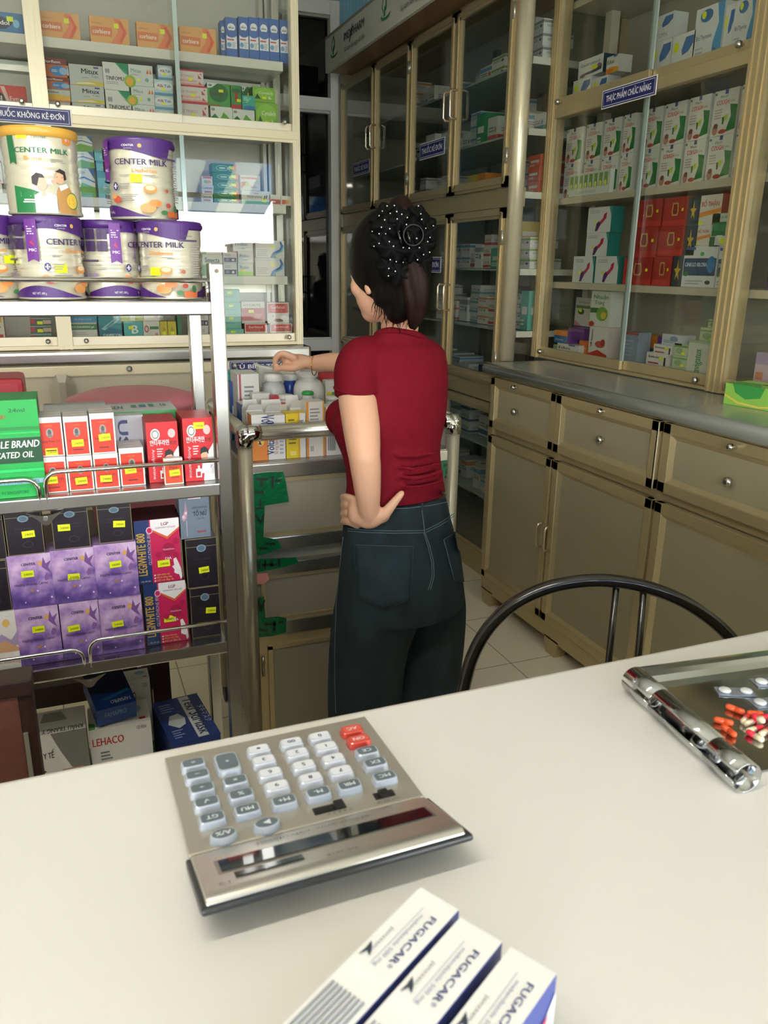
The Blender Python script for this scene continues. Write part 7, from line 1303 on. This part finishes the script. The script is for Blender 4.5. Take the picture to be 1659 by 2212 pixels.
# ================================================================ the pharmacist, seen from behind
DP = 1.93
PB = pp(855, 1545, DP); PB = Vector((PB.x, PB.y, 0.0))
pe = thing('person', 'person in a dark red tee and dark jeans with black bow, reaching into the trolley', 'person', PB)
UPV = Vector((0, 0, 1))
def evalm(o, mods):
    for kind, kw in mods:
        m = o.modifiers.new(kind, kind)
        for k, v in kw.items(): setattr(m, k, v)
    dg = bpy.context.evaluated_depsgraph_get(); dg.update()
    me = bpy.data.meshes.new_from_object(o.evaluated_get(dg)); o.modifiers.clear(); old = o.data; o.data = me; bpy.data.meshes.remove(old)
    for p in o.data.polygons: p.use_smooth = True
    return o
def fuse(mb, name, mat, voxel, it, parent=pe):
    o = mb.build(name, parent); o.location = -parent.location if parent is pe else (0, 0, 0)
    evalm(o, [('REMESH', dict(mode='VOXEL', voxel_size=voxel, use_smooth_shade=True)), ('SMOOTH', dict(factor=0.5, iterations=it))])
    o.data.materials.clear(); o.data.materials.append(mat)
    return o
PHI = math.radians(35)
MJ = ER*math.cos(PHI)+EF*math.sin(PHI); MN = -ER*math.sin(PHI)+EF*math.cos(PHI)
def ring(y, l, r, D, k=1.45, n=28, sq=2.0, phi=None, add=0.0):
    mj, mn = MJ, MN
    ph = PHI
    if phi is not None: ph = phi; mj = ER*math.cos(ph)+EF*math.sin(ph); mn = -ER*math.sin(ph)+EF*math.cos(ph)
    a, b = pp(l, y, D), pp(r, y, D); c = (a+b)/2; W = (a-b).length/2+add
    B = W/math.sqrt(k*k*math.cos(ph)**2+math.sin(ph)**2); A = k*B
    out = []
    for i in range(n):
        t = 2*PI*i/n; ct, st = math.cos(t), math.sin(t)
        out.append(c+mj*(A*math.copysign(abs(ct)**(2/sq), ct))+mn*(B*math.copysign(abs(st)**(2/sq), st)))
    return out
# ---- skin: head, neck, arms, hands as one surface
SKIN = M('#d9a88a', 0.42, 0, 0.05, 14, spec=0.35)
HC = pp(840, 578, 1.92); FD = (-ER*math.sin(math.radians(56))+EF*math.cos(math.radians(56))); FD = (FD-UPV*0.16).normalized()
SD = FD.cross(UPV).normalized(); UD = SD.cross(FD).normalized()     # SD: the head's right-hand side
LS = -SD
def hp(f, s, u): return HC+FD*f+SD*s+UD*u
def ellx(mb, c, rf, rs, ru, n=24, m=14):
    rings = []
    for i in range(1, m):
        a = PI*i/m; rings.append([c+FD*(rf*math.sin(a)*math.cos(2*PI*k/n))+SD*(rs*math.sin(a)*math.sin(2*PI*k/n))-UD*(ru*math.cos(a)) for k in range(n)])
    mb.loft(rings, SKIN)
sk = MB()
ellx(sk, hp(0, 0, 0.012), 0.092, 0.073, 0.104); ellx(sk, hp(0.040, 0, -0.052), 0.052, 0.055, 0.066); ellx(sk, hp(0.056, 0, -0.092), 0.030, 0.034, 0.028); ellx(sk, hp(0.055, 0, 0.0), 0.038, 0.058, 0.06)
ellx(sk, hp(0.096, 0, -0.030), 0.013, 0.010, 0.014); ellx(sk, hp(0.090, 0, -0.012), 0.010, 0.006, 0.024); ellx(sk, hp(0.085, 0, -0.066), 0.008, 0.02, 0.006); ellx(sk, hp(0.082, 0, -0.076), 0.009, 0.018, 0.006)
for s in (-1, 1):
    ellx(sk, hp(0.018, s*0.066, -0.040), 0.011, 0.006, 0.020); ellx(sk, hp(0.022, s*0.062, -0.045), 0.008, 0.008, 0.014)
    ellx(sk, hp(0.066, s*0.036, -0.035), 0.02, 0.02, 0.024)
NB = pp(862, 735, 1.925)
sk.tube([hp(-0.012, 0, -0.05), hp(-0.022, 0, -0.10), NB+UPV*0.02, NB-UPV*0.05], [0.050, 0.0455, 0.045, 0.047], SKIN, 20)
def limb(P, R, n=18, sm=4):
    P = [Vector(p) for p in P]; PP = spline(P, sm); RR = []
    for i in range(len(P)-1):
        for k in range(sm): RR.append(R[i]+(R[i+1]-R[i])*k/sm)
    RR.append(R[-1]); tt = MB(); tt.tube(PP, RR, SKIN, n); sk.add(tt.v, tt.f, SKIN, None, True)
    sk.ell(P[0], (R[0],)*3, SKIN); sk.ell(P[-1], (R[-1],)*3, SKIN)
# torso core under the clothes
sk.loft([ring(1075, 765, 950, DP, add=-0.008), ring(1000, 758, 945, DP, add=-0.008), ring(905, 745, 955, DP, add=-0.010), ring(820, 775, 960, DP, add=-0.008), ring(765, 790, 945, DP, add=-0.006), ring(742, 815, 915, DP, add=-0.004)], SKIN)
# left arm, hand on the hip
limb([pp(774, 790, 1.87), pp(772, 850, 1.845), pp(781, 925, 1.80), pp(787, 985, 1.765)], [0.046, 0.0465, 0.0435, 0.037])
limb([pp(787, 985, 1.765), pp(790, 1012, 1.772), pp(794, 1060, 1.785), pp(797, 1108, 1.802)], [0.037, 0.036, 0.0315, 0.0245])
hw = pp(797, 1112, 1.834)
def oval(c, u, v, w, ru, rv, rw, n=16, m=10):
    rings = []
    for i in range(1, m):
        a = PI*i/m; rings.append([c+u*(ru*math.sin(a)*math.cos(2*PI*k/n))+v*(rv*math.sin(a)*math.sin(2*PI*k/n))-w*(rw*math.cos(a)) for k in range(n)])
    sk.loft(rings, SKIN)
oval(pp(796, 1117, 1.806), ER, EF, UPV, 0.036, 0.019, 0.030); oval(pp(820, 1114, 1.808), ER, EF, UPV, 0.026, 0.016, 0.020); oval(pp(772, 1106, 1.816), ER, EF, UPV, 0.024, 0.022, 0.036)
def finger(P, R): limb(P, R, 12, 3)
for dy, ln in ((0, 0), (1, 1), (2, 2), (3, 3)):
    y = 1079+18*dy
    finger([pp(772, y+2, 1.818), pp(755, y-5, 1.828), pp(742, y-6, 1.862), pp(741, y-4, 1.905 if dy in (1, 2) else 1.89)], [0.0095, 0.0092, 0.0086, 0.0072])
finger([pp(806, 1124, 1.804), pp(830, 1110, 1.800), pp(849, 1088, 1.802), pp(867, 1066, 1.808)], [0.018, 0.0155, 0.0115, 0.0085])
# right arm reaching over the trolley
limb([pp(920, 785, 1.985), pp(875, 820, 2.09), pp(822, 822, 2.175)], [0.044, 0.042, 0.035]); limb([pp(822, 822, 2.175), pp(770, 797, 2.20), pp(725, 783, 2.225), pp(681, 785, 2.25)], [0.035, 0.033, 0.0275, 0.0225])
wr = pp(681, 785, 2.25)
oval(pp(642, 779, 2.275), -ER, EF, UPV, 0.045, 0.030, 0.0195); oval(pp(664, 783, 2.262), -ER, EF, UPV, 0.032, 0.024, 0.0195)
for i in range(4):
    D = 2.243+0.021*i; k = (0, 0.004, 0.002, -0.004)[i]
    finger([pp(636, 773, D), pp(612, 764, D-0.004), pp(598, 771, D), pp(594, 785, D+0.004), pp(602, 796+3*(i == 1), D+0.006)], [0.0105, 0.0103, 0.0092, 0.0082, 0.007])
oval(pp(624, 779, 2.275), -ER, EF, UPV, 0.022, 0.032, 0.017)
finger([pp(650, 789, 2.245), pp(630, 795, 2.235), pp(611, 794, 2.24), pp(594, 799, 2.25)], [0.0135, 0.0115, 0.0098, 0.0078])
DL_, DR_ = 1.895, 2.005
for s, y in ((-1, 0), (1, 0)):
    f = pp(788, 1545, DL_) if s < 0 else pp(920, 1500, DR_); f = Vector((f.x, f.y, 0)); tt = f-EF*0.0; fdv = (-ER*math.sin(math.radians(30))+EF*math.cos(math.radians(30)))
    sk.tube([(pp(850, 1200, DP)*0.6+(pp(800, 1230, DL_) if s < 0 else pp(910, 1230, DR_))*0.4), f+UPV*0.42, f+UPV*0.30, f+UPV*0.09, f+UPV*0.045], [0.06, 0.05, 0.044, 0.03, 0.034], SKIN, 14); sk.tube([f-fdv*0.045+UPV*0.032, f+fdv*0.02+UPV*0.04, f+fdv*0.09+UPV*0.03, f+fdv*0.15+UPV*0.024], [0.024, 0.032, 0.03, 0.016], SKIN, 14)
body = fuse(sk, 'body', SKIN, 0.0042, 5)
# ---- face details on the far side of the head
fm = MB()
for s in (-1, 1):
    fm.ell(hp(0.076, s*0.031, -0.008), (0.011, 0.011, 0.008), M('#e9e6e2', 0.2)); fm.ell(hp(0.0835, s*0.031, -0.008), (0.0045, 0.0045, 0.0045), M('#2a1a14', 0.2))
o = fm.build('eyes', pe); o.location = -PB
fm = MB(); P = [hp(0.0905, 0.016, -0.070), hp(0.0935, 0.008, -0.067), hp(0.0925, 0, -0.069), hp(0.0935, -0.008, -0.067), hp(0.0905, -0.016, -0.070)]; fm.tube(P, [0.002, 0.0035, 0.003, 0.0035, 0.002], M('#b5625c', 0.4), 8); o = fm.build('mouth', pe); o.location = -PB
# ---- jeans
JEAN = M('#2a363b', 0.85, 0, 0.40, 16, 0.25, spec=0.2, stretch=(1, 1, 0.45)); js = MB()
hips = [ring(1070, 752, 963, DP, 1.4), ring(1088, 748, 968, DP, 1.4), ring(1120, 743, 975, DP, 1.38), ring(1155, 739, 984, DP-0.002, 1.32), ring(1200, 736, 994, DP-0.006, 1.26), ring(1245, 731, 1002, DP-0.006, 1.22), ring(1285, 726, 1006, DP, 1.2), ring(1308, 728, 1002, DP, 1.2)]
js.loft(hips, JEAN)
DL, DR = 1.895, 2.005
def leg(rows, D, ext):
    R = [ring(y, l, r, D, 1.12, phi=0.5) for y, l, r in rows]; last = R[-1]; c = sum(last, Vector())/len(last); nlow = []
    for z, s in ext: nlow.append([Vector((c.x+(p.x-c.x)*s, c.y+(p.y-c.y)*s, z)) for p in last])
    js.loft(R+nlow, JEAN)
leg([(1230, 752, 925), (1270, 732, 935), (1310, 721, 930), (1350, 715, 904), (1400, 711, 884), (1450, 709, 874), (1500, 708, 869), (1545, 709, 867)], DL, ((0.16, 1.02), (0.02, 1.06)))
leg([(1230, 842, 985), (1270, 850, 1003), (1310, 862, 1008), (1350, 868, 1007), (1400, 862, 1003), (1450, 856, 997), (1500, 850, 990)], DR, ((0.16, 1.0), (0.02, 1.05)))
jeans = fuse(js, 'jeans', JEAN, 0.0075, 7)
bvh = BVHTree.FromPolygons([jeans.matrix_local @ v.co for v in jeans.data.vertices], [tuple(p.vertices) for p in jeans.data.polygons])
def onto(px, py, off, bv=None):
    d = ray(px, py).normalized(); h = (bv or bvh).ray_cast(EYE, d)
    if h[0] is None: return pp(px, py, DP-0.1)
    nrm = h[1] if h[1].dot(d) < 0 else -h[1]
    return h[0]+nrm*off
JP = M('#2e3b42', 0.85, 0, 0.35, 16, 0.25, spec=0.2); SEAM = M('#56656a', 0.8); SEAM2 = M('#1a2327', 0.85)
def pline(pts, n=5):
    out = []
    for i in range(len(pts)-1):
        for k in range(n): t = k/n; out.append((pts[i][0]+(pts[i+1][0]-pts[i][0])*t, pts[i][1]+(pts[i+1][1]-pts[i][1])*t))
    return out+[pts[-1]]
def stitch(parent, pts, r=0.0011, off=0.0012, mat=None, name='stitching'):
    mb = MB(); mb.tube([onto(x, y, off) for x, y in pline(pts)], r, mat or SEAM, 6); o = mb.build(name, parent); o.location = -PB if parent is jeans else (0, 0, 0)
    if parent is jeans: o.location = (0, 0, 0)
    return o
def patch(name, A, B, C, D_, tip, off=0.0028):
    """pocket patch: A top left, B top right, C bottom right, D bottom left, tip between C and D; laid on the cloth"""
    mb = MB(); nu, nv = 12, 12; vs = []
    for j in range(nv+1):
        v = j/nv
        for i in range(nu+1):
            u = i/nu
            bx, by = (D_[0]+(tip[0]-D_[0])*u*2, D_[1]+(tip[1]-D_[1])*u*2) if u < 0.5 else (tip[0]+(C[0]-tip[0])*(u-0.5)*2, tip[1]+(C[1]-tip[1])*(u-0.5)*2)
            tx, ty = A[0]+(B[0]-A[0])*u, A[1]+(B[1]-A[1])*u
            vs.append(onto(tx+(bx-tx)*v, ty+(by-ty)*v, off))
    m = nu+1; mb.add(vs, [(j*m+i, j*m+i+1, (j+1)*m+i+1, (j+1)*m+i) for j in range(nv) for i in range(nu)], JP, None, True)
    o = mb.build(name, jeans); s = o.modifiers.new('s', 'SOLIDIFY'); s.thickness = 0.0022; s.offset = -1
    return o
# children of the jeans live in the jeans' own space (world minus the person's base)
def shift(o): 
    for v in o.data.vertices: v.co += PB
    return o
_onto = onto
bvh_w = BVHTree.FromPolygons([v.co.copy() for v in jeans.data.vertices], [tuple(p.vertices) for p in jeans.data.polygons])
bvh = bvh_w
pk = patch('back_pocket', (767, 1177), (891, 1181), (886, 1294), (775, 1287), (828, 1316))
for pts in ([(767, 1177), (891, 1181)], [(768, 1190), (889, 1194)], [(767, 1177), (775, 1287), (828, 1316), (886, 1294), (891, 1181)]): stitch(pk, pts, 0.0010, 0.0040)
pk = patch('back_pocket', (956, 1166), (984, 1148), (999, 1256), (979, 1257), (989, 1259))
for pts in ([(956, 1166), (984, 1148)], [(957, 1176), (985, 1158)], [(956, 1166), (979, 1257), (999, 1256)]): stitch(pk, pts, 0.0010, 0.0040)
for pts in ([(752, 1147), (790, 1150), (850, 1152), (917, 1151)], [(752, 1142), (790, 1145), (850, 1147), (917, 1146)], [(920, 1150), (950, 1135), (982, 1114)], [(919, 1145), (949, 1130), (981, 1109)], [(908, 1080), (912, 1110), (917, 1150), (928, 1180), (936, 1215), (937, 1245), (929, 1275)], [(914, 1150), (924, 1180), (932, 1215), (933, 1245), (925, 1275)], [(742, 1160), (733, 1240), (727, 1310), (724, 1400), (724, 1480), (726, 1540)]):
    stitch(jeans, pts)
stitch(jeans, [(770, 1098), (830, 1100), (880, 1098), (930, 1092), (968, 1084)], 0.0012, 0.001)
stitch(jeans, [(770, 1078), (830, 1080), (880, 1078), (930, 1074), (962, 1069)], 0.0022, 0.002, JP, 'waistband')
for a, b in (((842, 1076), (842, 1104)), ((910, 1074), (911, 1102))): stitch(jeans, [a, b], 0.004, 0.002, JP, 'belt_loop')
mb = MB(); vs = []
for y in (1066, 1074, 1082):
    for x in (936, 944, 952, 960): vs.append(onto(x, y-(x-936)*0.25, 0.003))
mb.add(vs, [(j*4+i, j*4+i+1, (j+1)*4+i+1, (j+1)*4+i) for j in range(2) for i in range(3)], M('#6a3f2a', 0.6), None, True); o = mb.build('waist_patch', jeans); o['label'] = 'brown leather waist patch'
# ---- tee shirt
TEE = M('#700c1c', 0.8, 0, 0.10, 60, 0.06, spec=0.15); ts = MB()
tor = [(1068, 750, 964), (1058, 748, 963), (1040, 750, 960), (1010, 748, 955), (980, 742, 953), (955, 732, 955), (930, 722, 961), (905, 717, 966), (880, 728, 968), (850, 752, 970), (815, 766, 971), (785, 768, 969), (765, 776, 964), (748, 790, 953), (737, 804, 938), (705, 826, 913)]
def lift(R, h):
    c = sum(R, Vector())/len(R); m = max((q-c).length for q in R)
    return [q+UPV*(h*(0.5+0.5*(c-q).dot(EF)/m)**2) for q in R]
NECK = lift(ring(733, 813, 918, DP-0.004, 1.35, 36), 0.038)
ts.loft([lift(ring(y, l, r, DP-(0.0 if y > 800 else 0.004), 1.42 if y > 790 else 1.75, 36), 0.02 if y == 729 else 0.0) for y, l, r in tor[:-1]]+[NECK], TEE)
def tube_into(mb, P, R, n=20): mb.tube(spline([Vector(p) for p in P], 4), [R[min(i//4, len(R)-1)]+(R[min(i//4+1, len(R)-1)]-R[min(i//4, len(R)-1)])*((i % 4)/4) for i in range((len(P)-1)*4+1)], TEE, n)
tube_into(ts, [pp(820, 768, 1.90), pp(785, 775, 1.875), pp(772, 800, 1.862), pp(771, 832, 1.850), pp(771, 858, 1.842)], [0.045, 0.053, 0.055, 0.054, 0.0525])
ts.ell(pp(784, 782, 1.872), (0.05, 0.05, 0.045), TEE)
tube_into(ts, [pp(890, 765, 1.95), pp(922, 778, 1.985), pp(905, 800, 2.03), pp(885, 815, 2.065)], [0.045, 0.05, 0.052, 0.05])
# bust
for q in (pp(742, 903, 1.975), pp(790, 905, 2.03)): ts.ell(q, (0.048, 0.048, 0.05), TEE)
# soft creases above the hem and under the arm
for (a, b, c, r) in (((832, 1002), (890, 1012), (950, 1000), 0.0055), ((838, 1024), (900, 1032), (956, 1018), 0.0065), ((842, 1046), (900, 1052), (958, 1038), 0.0055), ((828, 900), (850, 935), (890, 965), 0.004), ((826, 958), (870, 985), (945, 978), 0.005)):
    ts.tube(spline([pp(*a, DP-0.086), pp(*b, DP-0.106), pp(*c, DP-0.045)], 6), r, TEE, 8)
shirt = fuse(ts, 'tee_shirt', TEE, 0.0058, 5)
o = MB().tube([q-UPV*0.007 for q in NECK], 0.0075, TEE, 10, closed=True).build('collar', shirt); 
hm = [pp(771, 842, 1.847)+ER*(0.0525*math.cos(t))+EF*(0.0520*math.sin(t))+UPV*(0.002*math.cos(2*t)-0.003*math.cos(t)) for t in [2*PI*k/32 for k in range(32)]]
MB().tube(hm, 0.0032, TEE, 8, closed=True).build('sleeve_hem', shirt)
MB().tube([p for p in ring(1065, 750, 964, DP, 1.42, 44, add=-0.003)], 0.0036, TEE, 8, closed=True).build('bottom_hem', shirt)
# ---- hair, claw clip, bow
HAIR = M('#070505', 0.55, 0, 0.3, 30, 0.5, spec=0.18, stretch=(1, 1, 0.25)); HAIRB = M('#1e0c08', 0.55, 0, 0.35, 26, 0.5, spec=0.18, stretch=(1, 1, 0.2))
hb_ = MB(); hs = MB(); rings = []
n, m = 32, 18
for i in range(1, m):
    a = PI*i/m; rings.append([hp(-0.006, 0, 0.016)+FD*(0.103*math.sin(a)*math.cos(2*PI*k/n))+SD*(0.084*math.sin(a)*math.sin(2*PI*k/n))-UD*(0.116*math.cos(a)) for k in range(n)])
hs.loft(rings, HAIR)
bm = bmesh.new(); vv = [bm.verts.new(v) for v in hs.v]
for f in hs.f: bm.faces.new([vv[i] for i in f])
# hairline: cut away the face and the nape below it
cn = (FD*0.70-UD*0.72).normalized(); c0 = hp(0.066, 0, -0.024)
geo = bm.verts[:]+bm.edges[:]+bm.faces[:]
r = bmesh.ops.bisect_plane(bm, geom=geo, plane_co=c0, plane_no=cn, clear_outer=True)
ed = [e for e in bm.edges if e.is_boundary]; bmesh.ops.contextual_create(bm, geom=ed)
bm.verts.index_update(); hb_.add([v.co.copy() for v in bm.verts], [[v.index for v in f.verts] for f in bm.faces], HAIR, None, True); bm.free()
# gathered twist up the back of the head and the loop over the clip
def lock(mb, P, R, mat, n=12): mb.tube(spline([pp(*p) for p in P], 5), [R[min(i//5, len(R)-1)]+(R[min(i//5+1, len(R)-1)]-R[min(i//5, len(R)-1)])*((i % 5)/5) for i in range((len(P)-1)*5+1)], mat, n)
lock(hb_, [(845, 682, 1.855), (868, 660, 1.835), (885, 600, 1.825), (888, 530, 1.835), (878, 475, 1.865)], [0.022, 0.034, 0.040, 0.036, 0.03], HAIR)
lock(hb_, [(815, 640, 1.87), (845, 640, 1.845), (872, 610, 1.83)], [0.02, 0.032, 0.035], HAIR)
hair = fuse(hb_, 'hair', HAIR, 0.0055, 5)
tl = MB()
for (P, R) in (([(884, 560, 1.80), (898, 610, 1.795), (905, 655, 1.80), (895, 714, 1.815)], [0.015, 0.018, 0.015, 0.004]), ([(900, 560, 1.80), (912, 610, 1.795), (914, 655, 1.80), (906, 705, 1.81)], [0.013, 0.015, 0.012, 0.003]), ([(875, 590, 1.795), (884, 640, 1.795), (888, 680, 1.805), (886, 712, 1.82)], [0.013, 0.014, 0.011, 0.003]), ([(872, 500, 1.82), (878, 460, 1.83), (866, 438, 1.855), (848, 446, 1.875)], [0.016, 0.019, 0.018, 0.012])): lock(tl, P, R, HAIRB, 10)
t_ = fuse(tl, 'hair_lock', HAIRB, 0.0042, 3); t_['label'] = 'reddish brown lock falling from the clip'
# loose hairs on the nape
wl = MB()
for k in range(26):
    x = 806+3.1*k+random.uniform(-2, 2); y0 = 655+min(28, 1.7*k)+random.uniform(-4, 4); L = random.uniform(18, 42)
    wl.tube([pp(x, y0, 1.862), pp(x+random.uniform(-5, 3), y0+L*0.5, 1.862), pp(x+random.uniform(-9, 5), y0+L, 1.866)], [0.0011, 0.0008, 0.0003], HAIR, 5)
o = wl.build('loose_hair', pe); o.location = -PB
# ruffled bow: flat wavy lobes around the clip
BOW = M('#050506', 0.75, 0, 0.2, 40, spec=0.15)
bw = MB(); lobes = []
def lobe(px, py, D, ru, rv, ang, wv):
    c = pp(px, py, D); ca, sa = math.cos(ang), math.sin(ang); ex = ER*ca+UPV*sa; ey = -ER*sa+UPV*ca; nn = 22; R = []
    tn = -EF
    for j, (s, d) in enumerate(((0.05, 0.016), (0.4, 0.014), (0.75, 0.010), (1.0, 0.003), (0.8, -0.006), (0.05, -0.006))):
        R.append([c+ex*(ru*s*(1+0.12*math.sin(wv*2*PI*k/nn))*math.cos(2*PI*k/nn))+ey*(rv*s*(1+0.12*math.sin(wv*2*PI*k/nn+1))*math.sin(2*PI*k/nn))+tn*(d+0.007*s*math.sin(wv*2*PI*k/nn+ang)) for k in range(nn)])
    bw.loft(R, BOW); lobes.append((c, ex, ey, ru, rv, tn))
for a in ((832, 462, 1.845, 0.028, 0.022, 0.5, 5), (812, 480, 1.83, 0.020, 0.016, 0.9, 4), (836, 492, 1.805, 0.034, 0.026, 0.2, 5), (820, 522, 1.80, 0.026, 0.022, -0.3, 5), (846, 538, 1.79, 0.036, 0.026, -0.4, 6), (838, 575, 1.80, 0.030, 0.026, -0.8, 5), (862, 590, 1.795, 0.026, 0.028, -1.0, 5), (864, 478, 1.80, 0.026, 0.03, 0.4, 5),
          (903, 468, 1.815, 0.022, 0.026, 1.0, 5), (918, 492, 1.80, 0.026, 0.026, 0.4, 5), (928, 502, 1.79, 0.016, 0.022, 0.1, 4), (916, 530, 1.795, 0.024, 0.03, -0.3, 5), (914, 565, 1.80, 0.018, 0.030, -0.2, 5), (893, 545, 1.79, 0.022, 0.026, 0.2, 5), (892, 500, 1.79, 0.022, 0.03, 0.0, 5)): lobe(*a)
o = bw.build('bow', pe); o.location = -PB; bow = o; bow['label'] = 'black ruffled bow dotted with rhinestones'
bb = BVHTree.FromPolygons([Vector(v) for v in bw.v], [tuple(f) for f in bw.f])
st = MB(); RHI = M('#f2f2f4', 0.1, 0.0, spec=1.0, coat=1.0)
for (x, y) in ((836, 445), (852, 444), (857, 457), (826, 456), (843, 461), (831, 475), (868, 463), (819, 466), (904, 445), (909, 462), (911, 474), (858, 473), (878, 485), (889, 485), (824, 491), (842, 494), (804, 500), (819, 505), (833, 505), (841, 522), (819, 526), (808, 532), (850, 532), (920, 493), (936, 488), (929, 513), (924, 522), (871, 535), (884, 536), (906, 535), (843, 561), (856, 565), (876, 561), (871, 567), (840, 580), (854, 586), (839, 596), (902, 561), (910, 583), (928, 545), (880, 470), (862, 500), (900, 515), (915, 550)):
    h = bb.ray_cast(EYE, ray(x, y).normalized())
    if h[0] is not None: st.ell(h[0]-ray(x, y).normalized()*0.0005, (0.0016,)*3, RHI, n=8, m=6)
o = st.build('rhinestone', bow); o['kind'] = 'stuff'; o['label'] = 'tiny clear rhinestones'
cl = MB(); cc = pp(893, 508, 1.772)
cl.tube([cc+ER*(0.021*math.cos(t))+UPV*(0.021*math.sin(t)) for t in [2*PI*k/24 for k in range(24)]], 0.0022, M('#151113', 0.3, spec=0.3), 8, closed=True)
o = cl.build('claw_clip', pe); o.location = -PB
for dx in (-16, 4):
    o2 = MB(); o2.tube([pp(876+dx, 500, 1.772), pp(880+dx, 515, 1.768), pp(884+dx, 528, 1.775)], 0.003, M('#1c1818', 0.12, spec=0.8), 8); o2.build('prong', o)
# ---- bracelet and what the hand holds
br = MB(); ax = (pp(700, 784, 2.24)-pp(670, 787, 2.255)).normalized(); e1 = UPV; e2 = ax.cross(e1).normalized(); cb = pp(679, 788, 2.251)
br.tube([cb+e1*(0.0275*math.cos(t)-0.002)+e2*(0.0255*math.sin(t))+ax*(0.003*math.sin(t)) for t in [2*PI*k/30 for k in range(30)]], 0.0014, M('#c9a25a', 0.2, 1.0), 8, closed=True)
o = br.build('bracelet', pe); o.location = -PB
p = pp(577, 794, 2.27); hd = MB(); hd.box((-0.028, -0.004, -0.0025), (0.024, 0.03, 0.0025), M('#d9dadb', 0.4)); hd.box((-0.026, -0.002, 0.0025), (0.0, 0.02, 0.0032), M('#7a7f86', 0.3))
o = hd.build('tablet_strip'); o.location = p; o.rotation_euler = (0.1, 0.25, 0.3); tag(o, 'white tablet strip pinched in the reaching hand', 'blister pack')
